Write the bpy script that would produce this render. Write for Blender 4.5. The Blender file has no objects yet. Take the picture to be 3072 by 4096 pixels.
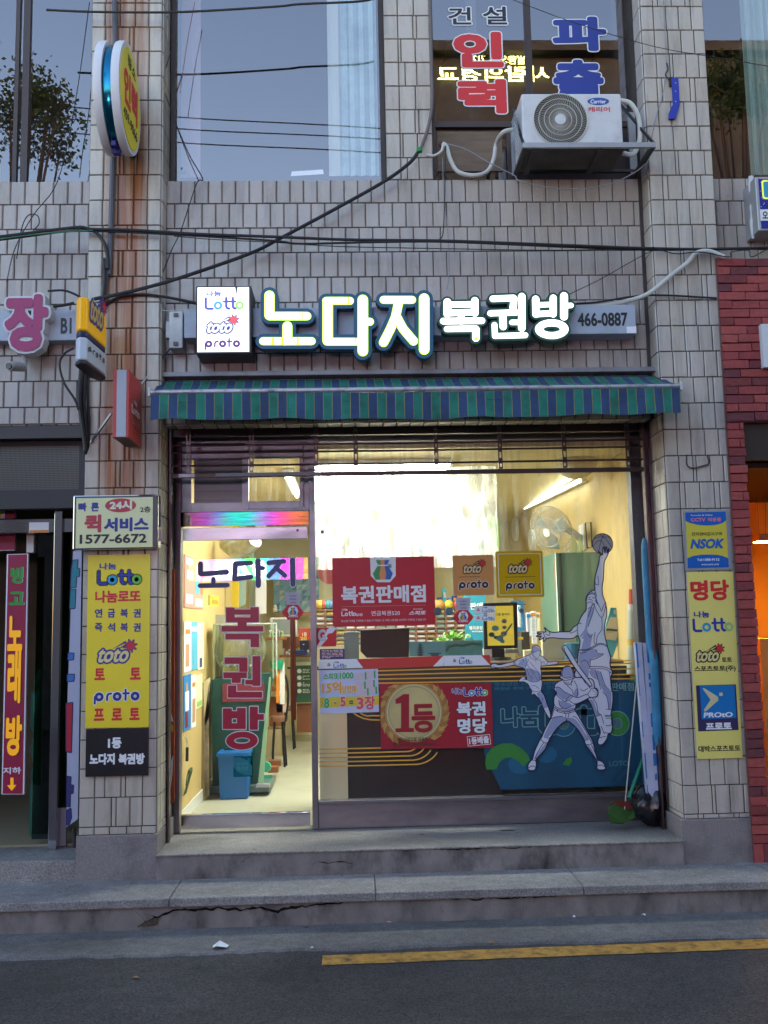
import bpy, bmesh, math, random
import numpy as np
from mathutils import Vector, Matrix
from mathutils.geometry import delaunay_2d_cdt
random.seed(7)
SC = bpy.context.scene
COL = SC.collection
RAD = math.radians

# ------------------------------------------------------------------ camera
F_PX, CX, CY = 3794.0, 1536.0, 2048.0            # focal length and centre in photograph pixels (3072 x 4096)
PITCH, YAW, ROLL = RAD(6.587), RAD(1.913), RAD(-1.14)
CAM = np.array([0.0, -6.5, 1.483])
_f = np.array([math.sin(YAW)*math.cos(PITCH), math.cos(YAW)*math.cos(PITCH), math.sin(PITCH)])
_r = np.array([math.cos(YAW), -math.sin(YAW), 0.0])
_u = np.cross(_r, _f)
_c, _s = math.cos(ROLL), math.sin(ROLL)
RIGHT, UP = _c*_r + _s*_u, _c*_u - _s*_r
cam_d = bpy.data.cameras.new('camera')
cam = bpy.data.objects.new('camera', cam_d)
COL.objects.link(cam)
SC.camera = cam
cam_d.sensor_fit = 'VERTICAL'; cam_d.sensor_height = 36.0
cam_d.lens = 36.0*F_PX/4096.0
cam_d.clip_start = 0.05; cam_d.clip_end = 500
m = Matrix(((RIGHT[0], UP[0], -_f[0], CAM[0]), (RIGHT[1], UP[1], -_f[1], CAM[1]), (RIGHT[2], UP[2], -_f[2], CAM[2]), (0, 0, 0, 1)))
cam.matrix_world = m

# ------------------------------------------------------------------ sky, sun, exposure
W = bpy.data.worlds.new('World'); SC.world = W; W.use_nodes = True
nt = W.node_tree
bg = nt.nodes['Background']
sky = nt.nodes.new('ShaderNodeTexSky')
sky.sky_type = 'NISHITA'; sky.sun_disc = False
sky.sun_elevation = RAD(6); sky.sun_rotation = RAD(20)
sky.air_density = 1.0; sky.dust_density = 1.0; sky.ozone_density = 2.0
tint = nt.nodes.new('ShaderNodeMix'); tint.data_type = 'RGBA'; tint.blend_type = 'MULTIPLY'; tint.inputs[0].default_value = 1.0; tint.inputs[7].default_value = (1.14, .94, .93, 1)
nt.links.new(sky.outputs[0], tint.inputs[6]); nt.links.new(tint.outputs[2], bg.inputs[0])
bg.inputs[1].default_value = 0.15
sun_d = bpy.data.lights.new('sun', 'SUN'); sun_d.energy = 0.2; sun_d.angle = RAD(10); sun_d.color = (1.0, .85, .75)
sun = bpy.data.objects.new('sun', sun_d); COL.objects.link(sun)
sd = Vector((math.sin(RAD(20)), math.cos(RAD(20)), math.tan(RAD(4)))).normalized()
sun.rotation_euler = sd.to_track_quat('Z', 'Y').to_euler()
sun.location = (0, 0, 30)
SC.view_settings.view_transform = 'Standard'
SC.view_settings.look = 'None'
SC.view_settings.exposure = 3.1
SC.view_settings.gamma = 1.0
SC.render.engine = 'CYCLES'
SC.cycles.use_denoising = True
SC.cycles.max_bounces = 8; SC.cycles.diffuse_bounces = 3; SC.cycles.glossy_bounces = 4
SC.cycles.transmission_bounces = 4; SC.cycles.transparent_max_bounces = 24
SC.cycles.caustics_reflective = False; SC.cycles.caustics_refractive = False
SC.cycles.sample_clamp_indirect = 6.0

# ------------------------------------------------------------------ a pixel of the photograph -> a point on the plane y = Y
def at(px, py, Y):
    d = _f + RIGHT*((px-CX)/F_PX) - UP*((py-CY)/F_PX)
    t = (Y - CAM[1])/d[1]
    q = CAM + t*d
    return Vector((q[0], Y, q[2]))
def atz(px, py, Z):
    d = _f + RIGHT*((px-CX)/F_PX) - UP*((py-CY)/F_PX)
    t = (Z - CAM[2])/d[2]
    q = CAM + t*d
    return Vector((q[0], q[1], Z))
def atx(px, py, X):
    d = _f + RIGHT*((px-CX)/F_PX) - UP*((py-CY)/F_PX)
    t = (X - CAM[0])/d[0]
    q = CAM + t*d
    return Vector((X, q[1], q[2]))
class K:
    """a zoomed view of the photograph: origin in photograph pixels and scale"""
    def __init__(s, ox, oy, sc): s.ox, s.oy, s.sc = ox, oy, sc
    def px(s, x, y): return s.ox + x/s.sc, s.oy + y/s.sc
    def __call__(s, x, y, Y): return at(*s.px(x, y), Y)
    def z(s, x, y, Z): return atz(*s.px(x, y), Z)
    def x(s, x, y, X): return atx(*s.px(x, y), X)
    def rect(s, x0, y0, x1, y1, Y):
        xm, ym = (x0+x1)/2, (y0+y1)/2
        return s(x0, ym, Y).x, s(x1, ym, Y).x, s(xm, y1, Y).z, s(xm, y0, Y).z      # x0 x1 z0 z1
FV = K(0, 0, .54004)
A1 = K(0, 0, 1.508); A2 = K(1000, 0, 1.508); A3 = K(1972, 0, 1.508); A4 = K(0, 1000, 1.659); A5 = K(700, 1050, 1.508); A6 = K(1700, 1050, 1.2092)
B1 = K(0, 1900, 2.37); B2 = K(0, 2700, 2.0738); B3 = K(650, 1650, 2.5523); B4 = K(650, 2450, 2.3277); B5 = K(1200, 1650, 2.0738); B6 = K(1200, 2400, 2.0738); B7 = K(1900, 1800, 2.0738); B8 = K(1900, 2500, 1.9518)
C1 = K(2500, 1900, 2.7657); C2 = K(2500, 2600, 2.458); C3 = K(0, 3300, 1.106); C4 = K(1400, 3300, .9922); C5 = K(1250, 2180, 1.659); C6 = K(2100, 2080, 3.5667); C7 = K(1950, 2550, 2.765)
D1 = K(1950, 2550, 4.1475); D2 = K(2150, 2200, 4.1475); D3 = K(2200, 2550, 4.1475); D4 = K(0, 1900, 3.6857); D5 = K(650, 2350, 2.5523); D6 = K(1750, 2300, 2.765)

# ------------------------------------------------------------------ materials
MATS = {}
def _hex(c):
    if isinstance(c, str):
        v = [int(c[i:i+2], 16)/255 for i in (0, 2, 4)]
        return tuple((x/12.92 if x <= .04045 else ((x+.055)/1.055)**2.4) for x in v)
    return c
def mat(name, col=(.5, .5, .5), rough=.5, metal=0.0, spec=.5, var=0.0, vscale=6.0, dirt=0.0, dscale=2.5, bump=0.0, bscale=120.0, emit=0.0, ecol=None, alpha=1.0, trans=0.0, stretch=(1, 1, 1)):
    """a Principled material; var = tone variation by noise, dirt = darker worn patches, bump = fine grain"""
    if name in MATS: return MATS[name]
    col = _hex(col)
    m = bpy.data.materials.new(name); m.use_nodes = True
    t = m.node_tree; N = t.nodes; Lk = t.links
    b = N['Principled BSDF']
    b.inputs['Base Color'].default_value = (*col, 1); b.inputs['Roughness'].default_value = rough
    b.inputs['Metallic'].default_value = metal; b.inputs['Specular IOR Level'].default_value = spec
    if var or dirt or bump:
        tc = N.new('ShaderNodeTexCoord'); mp = N.new('ShaderNodeMapping'); mp.inputs['Scale'].default_value = stretch
        Lk.new(tc.outputs['Object'], mp.inputs[0])
    cur = None
    if var:
        n = N.new('ShaderNodeTexNoise'); n.inputs['Scale'].default_value = vscale; n.inputs['Detail'].default_value = 6
        Lk.new(mp.outputs[0], n.inputs['Vector'])
        r = N.new('ShaderNodeMapRange'); r.inputs[1].default_value = .3; r.inputs[2].default_value = .7
        r.inputs[3].default_value = 1-var; r.inputs[4].default_value = 1+var
        Lk.new(n.outputs[0], r.inputs[0])
        x = N.new('ShaderNodeVectorMath'); x.operation = 'SCALE'; x.inputs[0].default_value = col
        Lk.new(r.outputs[0], x.inputs['Scale']); cur = x.outputs[0]
    if dirt:
        n = N.new('ShaderNodeTexNoise'); n.inputs['Scale'].default_value = dscale; n.inputs['Detail'].default_value = 8; n.inputs['Roughness'].default_value = .65
        Lk.new(mp.outputs[0], n.inputs['Vector'])
        r = N.new('ShaderNodeMapRange'); r.inputs[1].default_value = .48; r.inputs[2].default_value = .72
        r.inputs[3].default_value = 0; r.inputs[4].default_value = dirt
        Lk.new(n.outputs[0], r.inputs[0])
        x = N.new('ShaderNodeMix'); x.data_type = 'RGBA'; x.inputs[6].default_value = (*col, 1); x.inputs[7].default_value = (.035, .03, .028, 1)
        if cur: Lk.new(cur, x.inputs[6])
        Lk.new(r.outputs[0], x.inputs[0]); cur = x.outputs[2]
        rr = N.new('ShaderNodeMapRange'); rr.inputs[3].default_value = rough; rr.inputs[4].default_value = min(1, rough+.3)
        Lk.new(r.outputs[0], rr.inputs[0]); Lk.new(rr.outputs[0], b.inputs['Roughness'])
    if cur: Lk.new(cur, b.inputs['Base Color'])
    if bump:
        n = N.new('ShaderNodeTexNoise'); n.inputs['Scale'].default_value = bscale; n.inputs['Detail'].default_value = 3
        Lk.new(mp.outputs[0], n.inputs['Vector'])
        bb = N.new('ShaderNodeBump'); bb.inputs['Strength'].default_value = bump; bb.inputs['Distance'].default_value = .01
        Lk.new(n.outputs[0], bb.inputs['Height']); Lk.new(bb.outputs[0], b.inputs['Normal'])
    if emit:
        b.inputs['Emission Color'].default_value = (*(_hex(ecol) if ecol else col), 1); b.inputs['Emission Strength'].default_value = emit
    if alpha < 1: b.inputs['Alpha'].default_value = alpha
    if trans: b.inputs['Transmission Weight'].default_value = trans
    MATS[name] = m
    return m
def glass(name, tint=(1, 1, 1), ior=1.5, rough=0.0, smear=0.0, haze=0.0, zmask=None, gcol=(1, 1, 1)):
    """a thin pane: see-through by angle, mirror-like by Fresnel, optionally smeared with dried dirt"""
    if name in MATS: return MATS[name]
    m = bpy.data.materials.new(name); m.use_nodes = True; t = m.node_tree; N = t.nodes; Lk = t.links
    N.remove(N['Principled BSDF'])
    tr = N.new('ShaderNodeBsdfTransparent'); tr.inputs[0].default_value = (*tint, 1)
    gl = N.new('ShaderNodeBsdfGlossy'); gl.inputs['Roughness'].default_value = rough; gl.inputs['Color'].default_value = (*gcol, 1)
    fr = N.new('ShaderNodeFresnel'); fr.inputs[0].default_value = ior
    ge = N.new('ShaderNodeNewGeometry'); inv = N.new('ShaderNodeMath'); inv.operation = 'SUBTRACT'; inv.inputs[0].default_value = 1; Lk.new(ge.outputs['Backfacing'], inv.inputs[1]); fm = N.new('ShaderNodeMath'); fm.operation = 'MULTIPLY'; Lk.new(fr.outputs[0], fm.inputs[0]); Lk.new(inv.outputs[0], fm.inputs[1])
    mx = N.new('ShaderNodeMixShader'); Lk.new(fm.outputs[0], mx.inputs[0]); Lk.new(tr.outputs[0], mx.inputs[1]); Lk.new(gl.outputs[0], mx.inputs[2])
    out = mx
    if smear:
        tc = N.new('ShaderNodeTexCoord'); mp = N.new('ShaderNodeMapping'); mp.inputs['Scale'].default_value = (9, 1, 1.1)
        n = N.new('ShaderNodeTexNoise'); n.inputs['Scale'].default_value = 2.2; n.inputs['Detail'].default_value = 8
        Lk.new(tc.outputs['Object'], mp.inputs[0]); Lk.new(mp.outputs[0], n.inputs['Vector'])
        r = N.new('ShaderNodeMapRange'); r.inputs[1].default_value = .45; r.inputs[2].default_value = .8; r.inputs[3].default_value = haze; r.inputs[4].default_value = smear
        Lk.new(n.outputs[0], r.inputs[0])
        fac = r.outputs[0]
        if zmask:
            sp = N.new('ShaderNodeSeparateXYZ'); Lk.new(tc.outputs['Object'], sp.inputs[0]); r2 = N.new('ShaderNodeMapRange'); r2.inputs[1].default_value = zmask[0]; r2.inputs[2].default_value = zmask[1]; Lk.new(sp.outputs[2], r2.inputs[0])
            q = N.new('ShaderNodeMath'); q.operation = 'MULTIPLY'; Lk.new(fac, q.inputs[0]); Lk.new(r2.outputs[0], q.inputs[1]); fac = q.outputs[0]
        df = N.new('ShaderNodeBsdfDiffuse'); df.inputs[0].default_value = (.7, .7, .66, 1)
        tl = N.new('ShaderNodeBsdfTranslucent'); tl.inputs[0].default_value = (.8, .8, .76, 1)
        ad = N.new('ShaderNodeMixShader'); Lk.new(df.outputs[0], ad.inputs[1]); Lk.new(tl.outputs[0], ad.inputs[2])
        m2 = N.new('ShaderNodeMixShader'); Lk.new(fac, m2.inputs[0]); Lk.new(mx.outputs[0], m2.inputs[1]); Lk.new(ad.outputs[0], m2.inputs[2]); out = m2
    Lk.new(out.outputs[0], N['Material Output'].inputs[0])
    MATS[name] = m
    return m

# ------------------------------------------------------------------ objects and tags
def tag(o, label=None, cat=None, group=None, kind=None):
    if label: o['label'] = label
    if cat: o['category'] = cat
    if group: o['group'] = group
    if kind: o['kind'] = kind
    return o
def thing(name, label, cat, loc=(0, 0, 0), group=None):
    o = bpy.data.objects.new(name, None); o.empty_display_size = .1
    COL.objects.link(o); o.location = loc
    return tag(o, label, cat, group)
class MB:
    def __init__(s): s.v = []; s.f = []; s.mi = []; s.cm = 0
    def poly(s, pts, fs):
        k = len(s.v); s.v += [tuple(p) for p in pts]
        for f in fs: s.f.append([k+i for i in f]); s.mi.append(s.cm)
        return s
    def box(s, x0, x1, y0, y1, z0, z1):
        x0, x1 = sorted((x0, x1)); y0, y1 = sorted((y0, y1)); z0, z1 = sorted((z0, z1))
        return s.poly([(x0, y0, z0), (x1, y0, z0), (x1, y1, z0), (x0, y1, z0), (x0, y0, z1), (x1, y0, z1), (x1, y1, z1), (x0, y1, z1)],
                      [(0, 3, 2, 1), (4, 5, 6, 7), (0, 1, 5, 4), (1, 2, 6, 5), (2, 3, 7, 6), (3, 0, 4, 7)])
    def bar(s, a, b, w, h=None, up=(0, 0, 1)):
        """a square-section bar from a to b"""
        h = w if h is None else h
        a, b = Vector(a), Vector(b); d = (b-a).normalized(); up = Vector(up)
        if abs(d.dot(up)) > .97: up = Vector((0, 1, 0))
        x = d.cross(up).normalized()*w/2; y = x.cross(d).normalized()*h/2
        p = [a-x-y, a+x-y, a+x+y, a-x+y, b-x-y, b+x-y, b+x+y, b-x+y]
        return s.poly(p, [(0, 3, 2, 1), (4, 5, 6, 7), (0, 1, 5, 4), (1, 2, 6, 5), (2, 3, 7, 6), (3, 0, 4, 7)])
    def tube(s, pts, r, seg=8, caps=True):
        pts = [Vector(p) for p in pts]; n = len(pts); rr = r if isinstance(r, (list, tuple)) else [r]*n
        k = len(s.v); pu = None
        for i, p in enumerate(pts):
            d = (pts[min(i+1, n-1)]-pts[max(i-1, 0)]).normalized()
            if pu is None:
                up = Vector((0, 0, 1)) if abs(d.z) < .9 else Vector((0, 1, 0)); pu = d.cross(up).normalized()
            x = (pu - d*pu.dot(d)).normalized(); pu = x; y = d.cross(x)
            for j in range(seg):
                a = 2*math.pi*j/seg; s.v.append(tuple(p + (x*math.cos(a)+y*math.sin(a))*rr[i]))
        for i in range(n-1):
            for j in range(seg):
                s.f.append([k+i*seg+j, k+i*seg+(j+1) % seg, k+(i+1)*seg+(j+1) % seg, k+(i+1)*seg+j]); s.mi.append(s.cm)
        if caps:
            s.f.append([k+j for j in range(seg)][::-1]); s.mi.append(s.cm)
            s.f.append([k+(n-1)*seg+j for j in range(seg)]); s.mi.append(s.cm)
        return s
    def lathe(s, c, prof, seg=24, axis='z'):
        """prof: list of (radius, height) round an axis through c"""
        k = len(s.v); c = Vector(c)
        for r, h in prof:
            for j in range(seg):
                a = 2*math.pi*j/seg; p = (r*math.cos(a), r*math.sin(a), h)
                if axis == 'y': p = (p[0], p[2], p[1])
                if axis == 'x': p = (p[2], p[0], p[1])
                s.v.append(tuple(c+Vector(p)))
        for i in range(len(prof)-1):
            for j in range(seg):
                s.f.append([k+i*seg+j, k+i*seg+(j+1) % seg, k+(i+1)*seg+(j+1) % seg, k+(i+1)*seg+j]); s.mi.append(s.cm)
        s.f.append([k+j for j in range(seg)][::-1]); s.mi.append(s.cm)
        s.f.append([k+(len(prof)-1)*seg+j for j in range(seg)]); s.mi.append(s.cm)
        return s
    def prism(s, pts, y0, y1):
        """polygon of (x, z) extruded from y0 to y1"""
        n = len(pts)
        s.poly([(x, y0, z) for x, z in pts]+[(x, y1, z) for x, z in pts], [list(range(n)), list(range(2*n-1, n-1, -1))]+[(i, i+n, (i+1) % n+n, (i+1) % n) for i in range(n)])
        return s
    def tris(s, V, T, Yf, th, back=False):
        """union shape (verts in x,z; faces) as a plate, front at y = Yf, thickness th"""
        k = len(s.v); n = len(V)
        s.v += [(x, Yf, z) for x, z in V]+[(x, Yf+th, z) for x, z in V]
        cnt = {}
        for t in T:
            s.f.append([k+i for i in t]); s.mi.append(s.cm)
            if back: s.f.append([k+n+i for i in reversed(t)]); s.mi.append(s.cm)
            for i in range(len(t)):
                e = (t[i], t[(i+1) % len(t)]); cnt[e] = cnt.get(e, 0)+1
        for (a, b) in cnt:
            if (b, a) not in cnt: s.f.append([k+a, k+a+n, k+b+n, k+b]); s.mi.append(s.cm)
        return s
    def build(s, name, mats, parent=None, bevel=0.0, smooth=False, xf=None, seg=2):
        me = bpy.data.meshes.new(name); V = s.v
        if xf is not None: V = [tuple(xf @ Vector(p)) for p in V]
        if parent is not None:
            o0 = parent.location; pp = parent.parent
            off = Vector(parent.location)
            while pp is not None: off += Vector(pp.location); pp = pp.parent
            V = [(p[0]-off.x, p[1]-off.y, p[2]-off.z) for p in V]
        me.from_pydata(V, [], s.f)
        if not isinstance(mats, (list, tuple)): mats = [mats]
        for q in mats: me.materials.append(q)
        if len(mats) > 1: me.polygons.foreach_set('material_index', s.mi)
        bm = bmesh.new(); bm.from_mesh(me); bmesh.ops.recalc_face_normals(bm, faces=bm.faces); bm.to_mesh(me); bm.free()
        if smooth:
            me.polygons.foreach_set('use_smooth', [True]*len(me.polygons))
        o = bpy.data.objects.new(name, me); COL.objects.link(o); o.parent = parent
        if bevel:
            b = o.modifiers.new('bevel', 'BEVEL'); b.width = bevel; b.segments = seg; b.limit_method = 'ANGLE'; b.angle_limit = RAD(40)
        if smooth:
            e = o.modifiers.new('split', 'EDGE_SPLIT'); e.split_angle = RAD(40)
        return o
def struct(mb, name, mats, **k):
    return tag(mb.build(name, mats, **k), kind='structure')
def single(mb, name, mats, label, cat, group=None, **k):
    return tag(mb.build(name, mats, **k), label, cat, group)
def copy_tree(o, parent=None):
    c = o.copy(); COL.objects.link(c); c.parent = parent
    for ch in [x for x in bpy.data.objects if x.parent == o]: copy_tree(ch, c)
    return c

# ------------------------------------------------------------------ flat shapes: unions of outlines, thick strokes, lettering
def union(polys, eps=1e-6):
    V = []; Fc = []
    for p in polys:
        k = len(V); V += [Vector(q) for q in p]; Fc.append(list(range(k, k+len(p))))
    v, e, f, *_ = delaunay_2d_cdt(V, [], Fc, 0, eps)
    A = np.array([tuple(q) for q in v])
    if not len(f): return [], []
    C = A[np.array([list(t) for t in f])].mean(1); ok = np.zeros(len(C), bool)
    for p in polys:
        a = np.array([tuple(q) for q in p]); lo, hi = a.min(0), a.max(0)
        idx = np.where(~ok & (C[:, 0] > lo[0]) & (C[:, 0] < hi[0]) & (C[:, 1] > lo[1]) & (C[:, 1] < hi[1]))[0]
        if not len(idx): continue
        c = C[idx]; b = np.roll(a, -1, 0); par = np.zeros(len(idx), bool)
        for (x0, y0), (x1, y1) in zip(a, b):
            if y0 == y1: continue
            par ^= ((y0 > c[:, 1]) != (y1 > c[:, 1])) & (c[:, 0] < (x1-x0)*(c[:, 1]-y0)/(y1-y0)+x0)
        ok[idx[par]] = True
    return [tuple(q) for q in v], [list(t) for t, o in zip(f, ok) if o]
def fill(loops, eps=1e-7):
    """outlines (outer ones and holes, even-odd) -> triangles"""
    vs, es = [], []
    for lp in loops:
        k = len(vs); vs += [Vector(x) for x in lp]; es += [(k+i, k+(i+1) % len(lp)) for i in range(len(lp))]
    v, e, f, *_ = delaunay_2d_cdt(vs, es, [], 0, eps)
    V = np.array([tuple(q) for q in v])
    if not len(f): return [], []
    C = np.array([V[list(t)].mean(0) for t in f]); ins = np.zeros(len(C), int)
    for lp in loops:
        a = np.array([tuple(q) for q in lp]); b = np.roll(a, -1, 0)
        for (x0, y0), (x1, y1) in zip(a, b):
            if y0 == y1: continue
            c = ((y0 > C[:, 1]) != (y1 > C[:, 1])) & (C[:, 0] < (x1-x0)*(C[:, 1]-y0)/(y1-y0)+x0)
            ins += c
    return [tuple(q) for q in V], [list(t) for t, i in zip(f, ins) if i % 2]
def ccw(p):
    a = sum(p[i][0]*p[(i+1) % len(p)][1]-p[(i+1) % len(p)][0]*p[i][1] for i in range(len(p)))
    return p if a > 0 else p[::-1]
def disc(c, r, n=10, r2=None):
    r2 = r if r2 is None else r2
    return [(c[0]+r*math.cos(2*math.pi*i/n), c[1]+r2*math.sin(2*math.pi*i/n)) for i in range(n)]
def stroke(pts, w, cap=True, n=12):
    """polygons that together cover a polyline of width w with round joins"""
    out = []; h = w/2
    for i in range(len(pts)-1):
        (x0, y0), (x1, y1) = pts[i], pts[i+1]; L = math.hypot(x1-x0, y1-y0)
        if L < 1e-9: continue
        nx, ny = -(y1-y0)/L*h, (x1-x0)/L*h
        out.append(ccw([(x0+nx, y0+ny), (x0-nx, y0-ny), (x1-nx, y1-ny), (x1+nx, y1+ny)]))
    for i, p in enumerate(pts):
        if cap or 0 < i < len(pts)-1: out.append(disc(p, h, n))
    return out
def simplify(V, T, tol):
    """drop outline points that change the outline by less than tol"""
    cnt = {}
    for t in T:
        for i in range(len(t)): cnt[(t[i], t[(i+1) % len(t)])] = 1
    nxt = {}
    for (a, b) in cnt:
        if (b, a) not in cnt: nxt.setdefault(a, []).append(b)
    loops = []
    while nxt:
        a = next(iter(nxt)); lp = []
        while a in nxt:
            lp.append(a); b = nxt[a].pop()
            if not nxt[a]: del nxt[a]
            a = b
        loops.append([V[i] for i in lp])
    def dp(p):
        if len(p) < 3: return p
        (x0, y0), (x1, y1) = p[0], p[-1]; L = math.hypot(x1-x0, y1-y0); best = 0; bi = 0
        for i in range(1, len(p)-1):
            x, y = p[i]
            d = abs((x1-x0)*(y0-y)-(x0-x)*(y1-y0))/L if L > 1e-9 else math.hypot(x-x0, y-y0)
            if d > best: best, bi = d, i
        return [p[0], p[-1]] if best < tol else dp(p[:bi+1])[:-1]+dp(p[bi:])
    out = []
    for lp in loops:
        k = max(range(len(lp)), key=lambda i: lp[i][0]+.37*lp[i][1]); lp = lp[k:]+lp[:k]+[lp[k]]
        q = dp(lp)[:-1]
        if len(q) >= 3: out.append(q)
    return fill(out)
def grow(V, T, r, n=8):
    """the same shape made fatter by r"""
    cnt = {}
    for t in T:
        for i in range(len(t)): cnt[(t[i], t[(i+1) % len(t)])] = 1
    P = [ccw([V[i] for i in t]) for t in T]; seen = set()
    for (a, b) in cnt:
        if (b, a) not in cnt:
            (x0, y0), (x1, y1) = V[a], V[b]; L = math.hypot(x1-x0, y1-y0)
            if L > 1e-7:
                nx, ny = -(y1-y0)/L*r, (x1-x0)/L*r
                P.append(ccw([(x0+nx, y0+ny), (x0-nx, y0-ny), (x1-nx, y1-ny), (x1+nx, y1+ny)]))
            if a not in seen: P.append(disc(V[a], r, n)); seen.add(a)
    return simplify(*union(P), r*.1)
_G = {}
_cu = bpy.data.curves.new('lettering_source', 'FONT'); _cu.resolution_u = 3
_to = bpy.data.objects.new('lettering_source', _cu)
def _raw(s):
    _cu.body = s
    COL.objects.link(_to); bpy.context.view_layer.update()
    dg = bpy.context.evaluated_depsgraph_get(); me = bpy.data.meshes.new_from_object(_to.evaluated_get(dg))
    COL.objects.unlink(_to)
    V = [(v.co.x, v.co.y) for v in me.vertices]; T = [list(p.vertices) for p in me.polygons]
    bpy.data.meshes.remove(me)
    key = {}; idx = []; V2 = []
    for v in V:
        k = (round(v[0], 5), round(v[1], 5))
        if k not in key: key[k] = len(V2); V2.append(v)
        idx.append(key[k])
    T2 = []
    for t in T:
        q = [idx[i] for i in t]
        if len(set(q)) == len(q): T2.append(q)
    return V2, T2
def glyph(ch, bold):
    k = (ch, round(bold, 4))
    if k not in _G:
        V, T = _raw(ch)
        if bold > 0 and V:
            T = [t if ccw([V[i] for i in t]) == [V[i] for i in t] else t[::-1] for t in T]
            V, T = grow(V, T, bold, 8)
        _G[k] = (V, T)
    return _G[k]
_ADV = {}
def layout(s):
    if s in _ADV: return _ADV[s]
    out = []
    for i, ch in enumerate(s):
        if ch == ' ': continue
        V, _ = glyph(ch, 0); mx = max(v[0] for v in V)
        W_, _t = _raw(s[:i+1]) if i else (V, 0)
        out.append((ch, max(v[0] for v in W_)-mx))
    _ADV[s] = out
    return out
def put_text(mb, s, box, Y, bold=.02, extra=0.0, slant=0.0, th=.0012, rot=0.0, mirror=False, gap=0.0):
    """lettering fitted into box = (x0, x1, z0, z1); extra fattens every stroke beyond that fit (for outlines)"""
    L = layout(s); pts = []
    for i, (ch, dx) in enumerate(L):
        V, T = glyph(ch, bold)
        pts += [(x+dx+gap*i+slant*y, y) for x, y in V]
    x0, x1 = min(p[0] for p in pts), max(p[0] for p in pts); y0, y1 = min(p[1] for p in pts), max(p[1] for p in pts)
    bx0, bx1, bz0, bz1 = box; sx, sz = (bx1-bx0)/(x1-x0), (bz1-bz0)/(y1-y0)
    cx, cz = (bx0+bx1)/2, (bz0+bz1)/2
    for i, (ch, dx) in enumerate(L):
        V, T = glyph(ch, bold)
        P = []
        for x, y in V:
            X = bx0+(x+dx+gap*i+slant*y-x0)*sx; Z = bz0+(y-y0)*sz
            if mirror: X = bx0+bx1-X
            if rot:
                a, b = X-cx, Z-cz; X, Z = cx+a*math.cos(rot)-b*math.sin(rot), cz+a*math.sin(rot)+b*math.cos(rot)
            P.append((X, Z))
        TT = [t if ccw([P[j] for j in t]) == [P[j] for j in t] else t[::-1] for t in T]
        if extra: P, TT = grow(P, TT, extra, 8)
        mb.tris(P, TT, Y-(i % 2)*.00025, th)
    return mb
def text(s, box, Y, m, parent, bold=.02, name='lettering', outline=None, ow=.004, **k):
    if outline: put_text_obj(s, box, Y, outline, parent, bold, ow, name+'_border', **k)
    return put_text_obj(s, box, Y-(.0014 if outline else 0), m, parent, bold, 0, name, **k)
def put_text_obj(s, box, Y, m, parent, bold, extra, name, **k):
    mb = MB(); put_text(mb, s, box, Y, bold, extra, **k); return mb.build(name, m, parent)
def rrect(x0, x1, z0, z1, r, n=5):
    p = []
    for cx, cz, a0 in ((x1-r, z1-r, 0), (x0+r, z1-r, 90), (x0+r, z0+r, 180), (x1-r, z0+r, 270)):
        for i in range(n+1):
            a = RAD(a0+90*i/n); p.append((cx+r*math.cos(a), cz+r*math.sin(a)))
    return p
def bez(pts, n=10):
    """a smooth curve through points (Catmull-Rom)"""
    P = [Vector(p) for p in pts]; P = [P[0]*2-P[1]]+P+[P[-1]*2-P[-2]]; out = []
    for i in range(1, len(P)-2):
        for j in range(n):
            t = j/n; a, b, c, d = P[i-1], P[i], P[i+1], P[i+2]
            out.append(.5*((2*b)+(c-a)*t+(2*a-5*b+4*c-d)*t*t+(3*b-a-3*c+d)*t**3))
    return out+[P[-2]]
# ================================================================== main levels of the place (metres; y grows into the building)
PL0, PL1, PR0, PR1 = -1.835, -1.328, 2.194, 2.664      # the two pillars
YS, YG, YR = .17, .62, .30                              # wall between the pillars, shopfront glass, shutter rails
SILL, HEAD = 4.73, 2.905                                # upper window sill, underside of the wall over the shop
ROW = .1878

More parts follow.
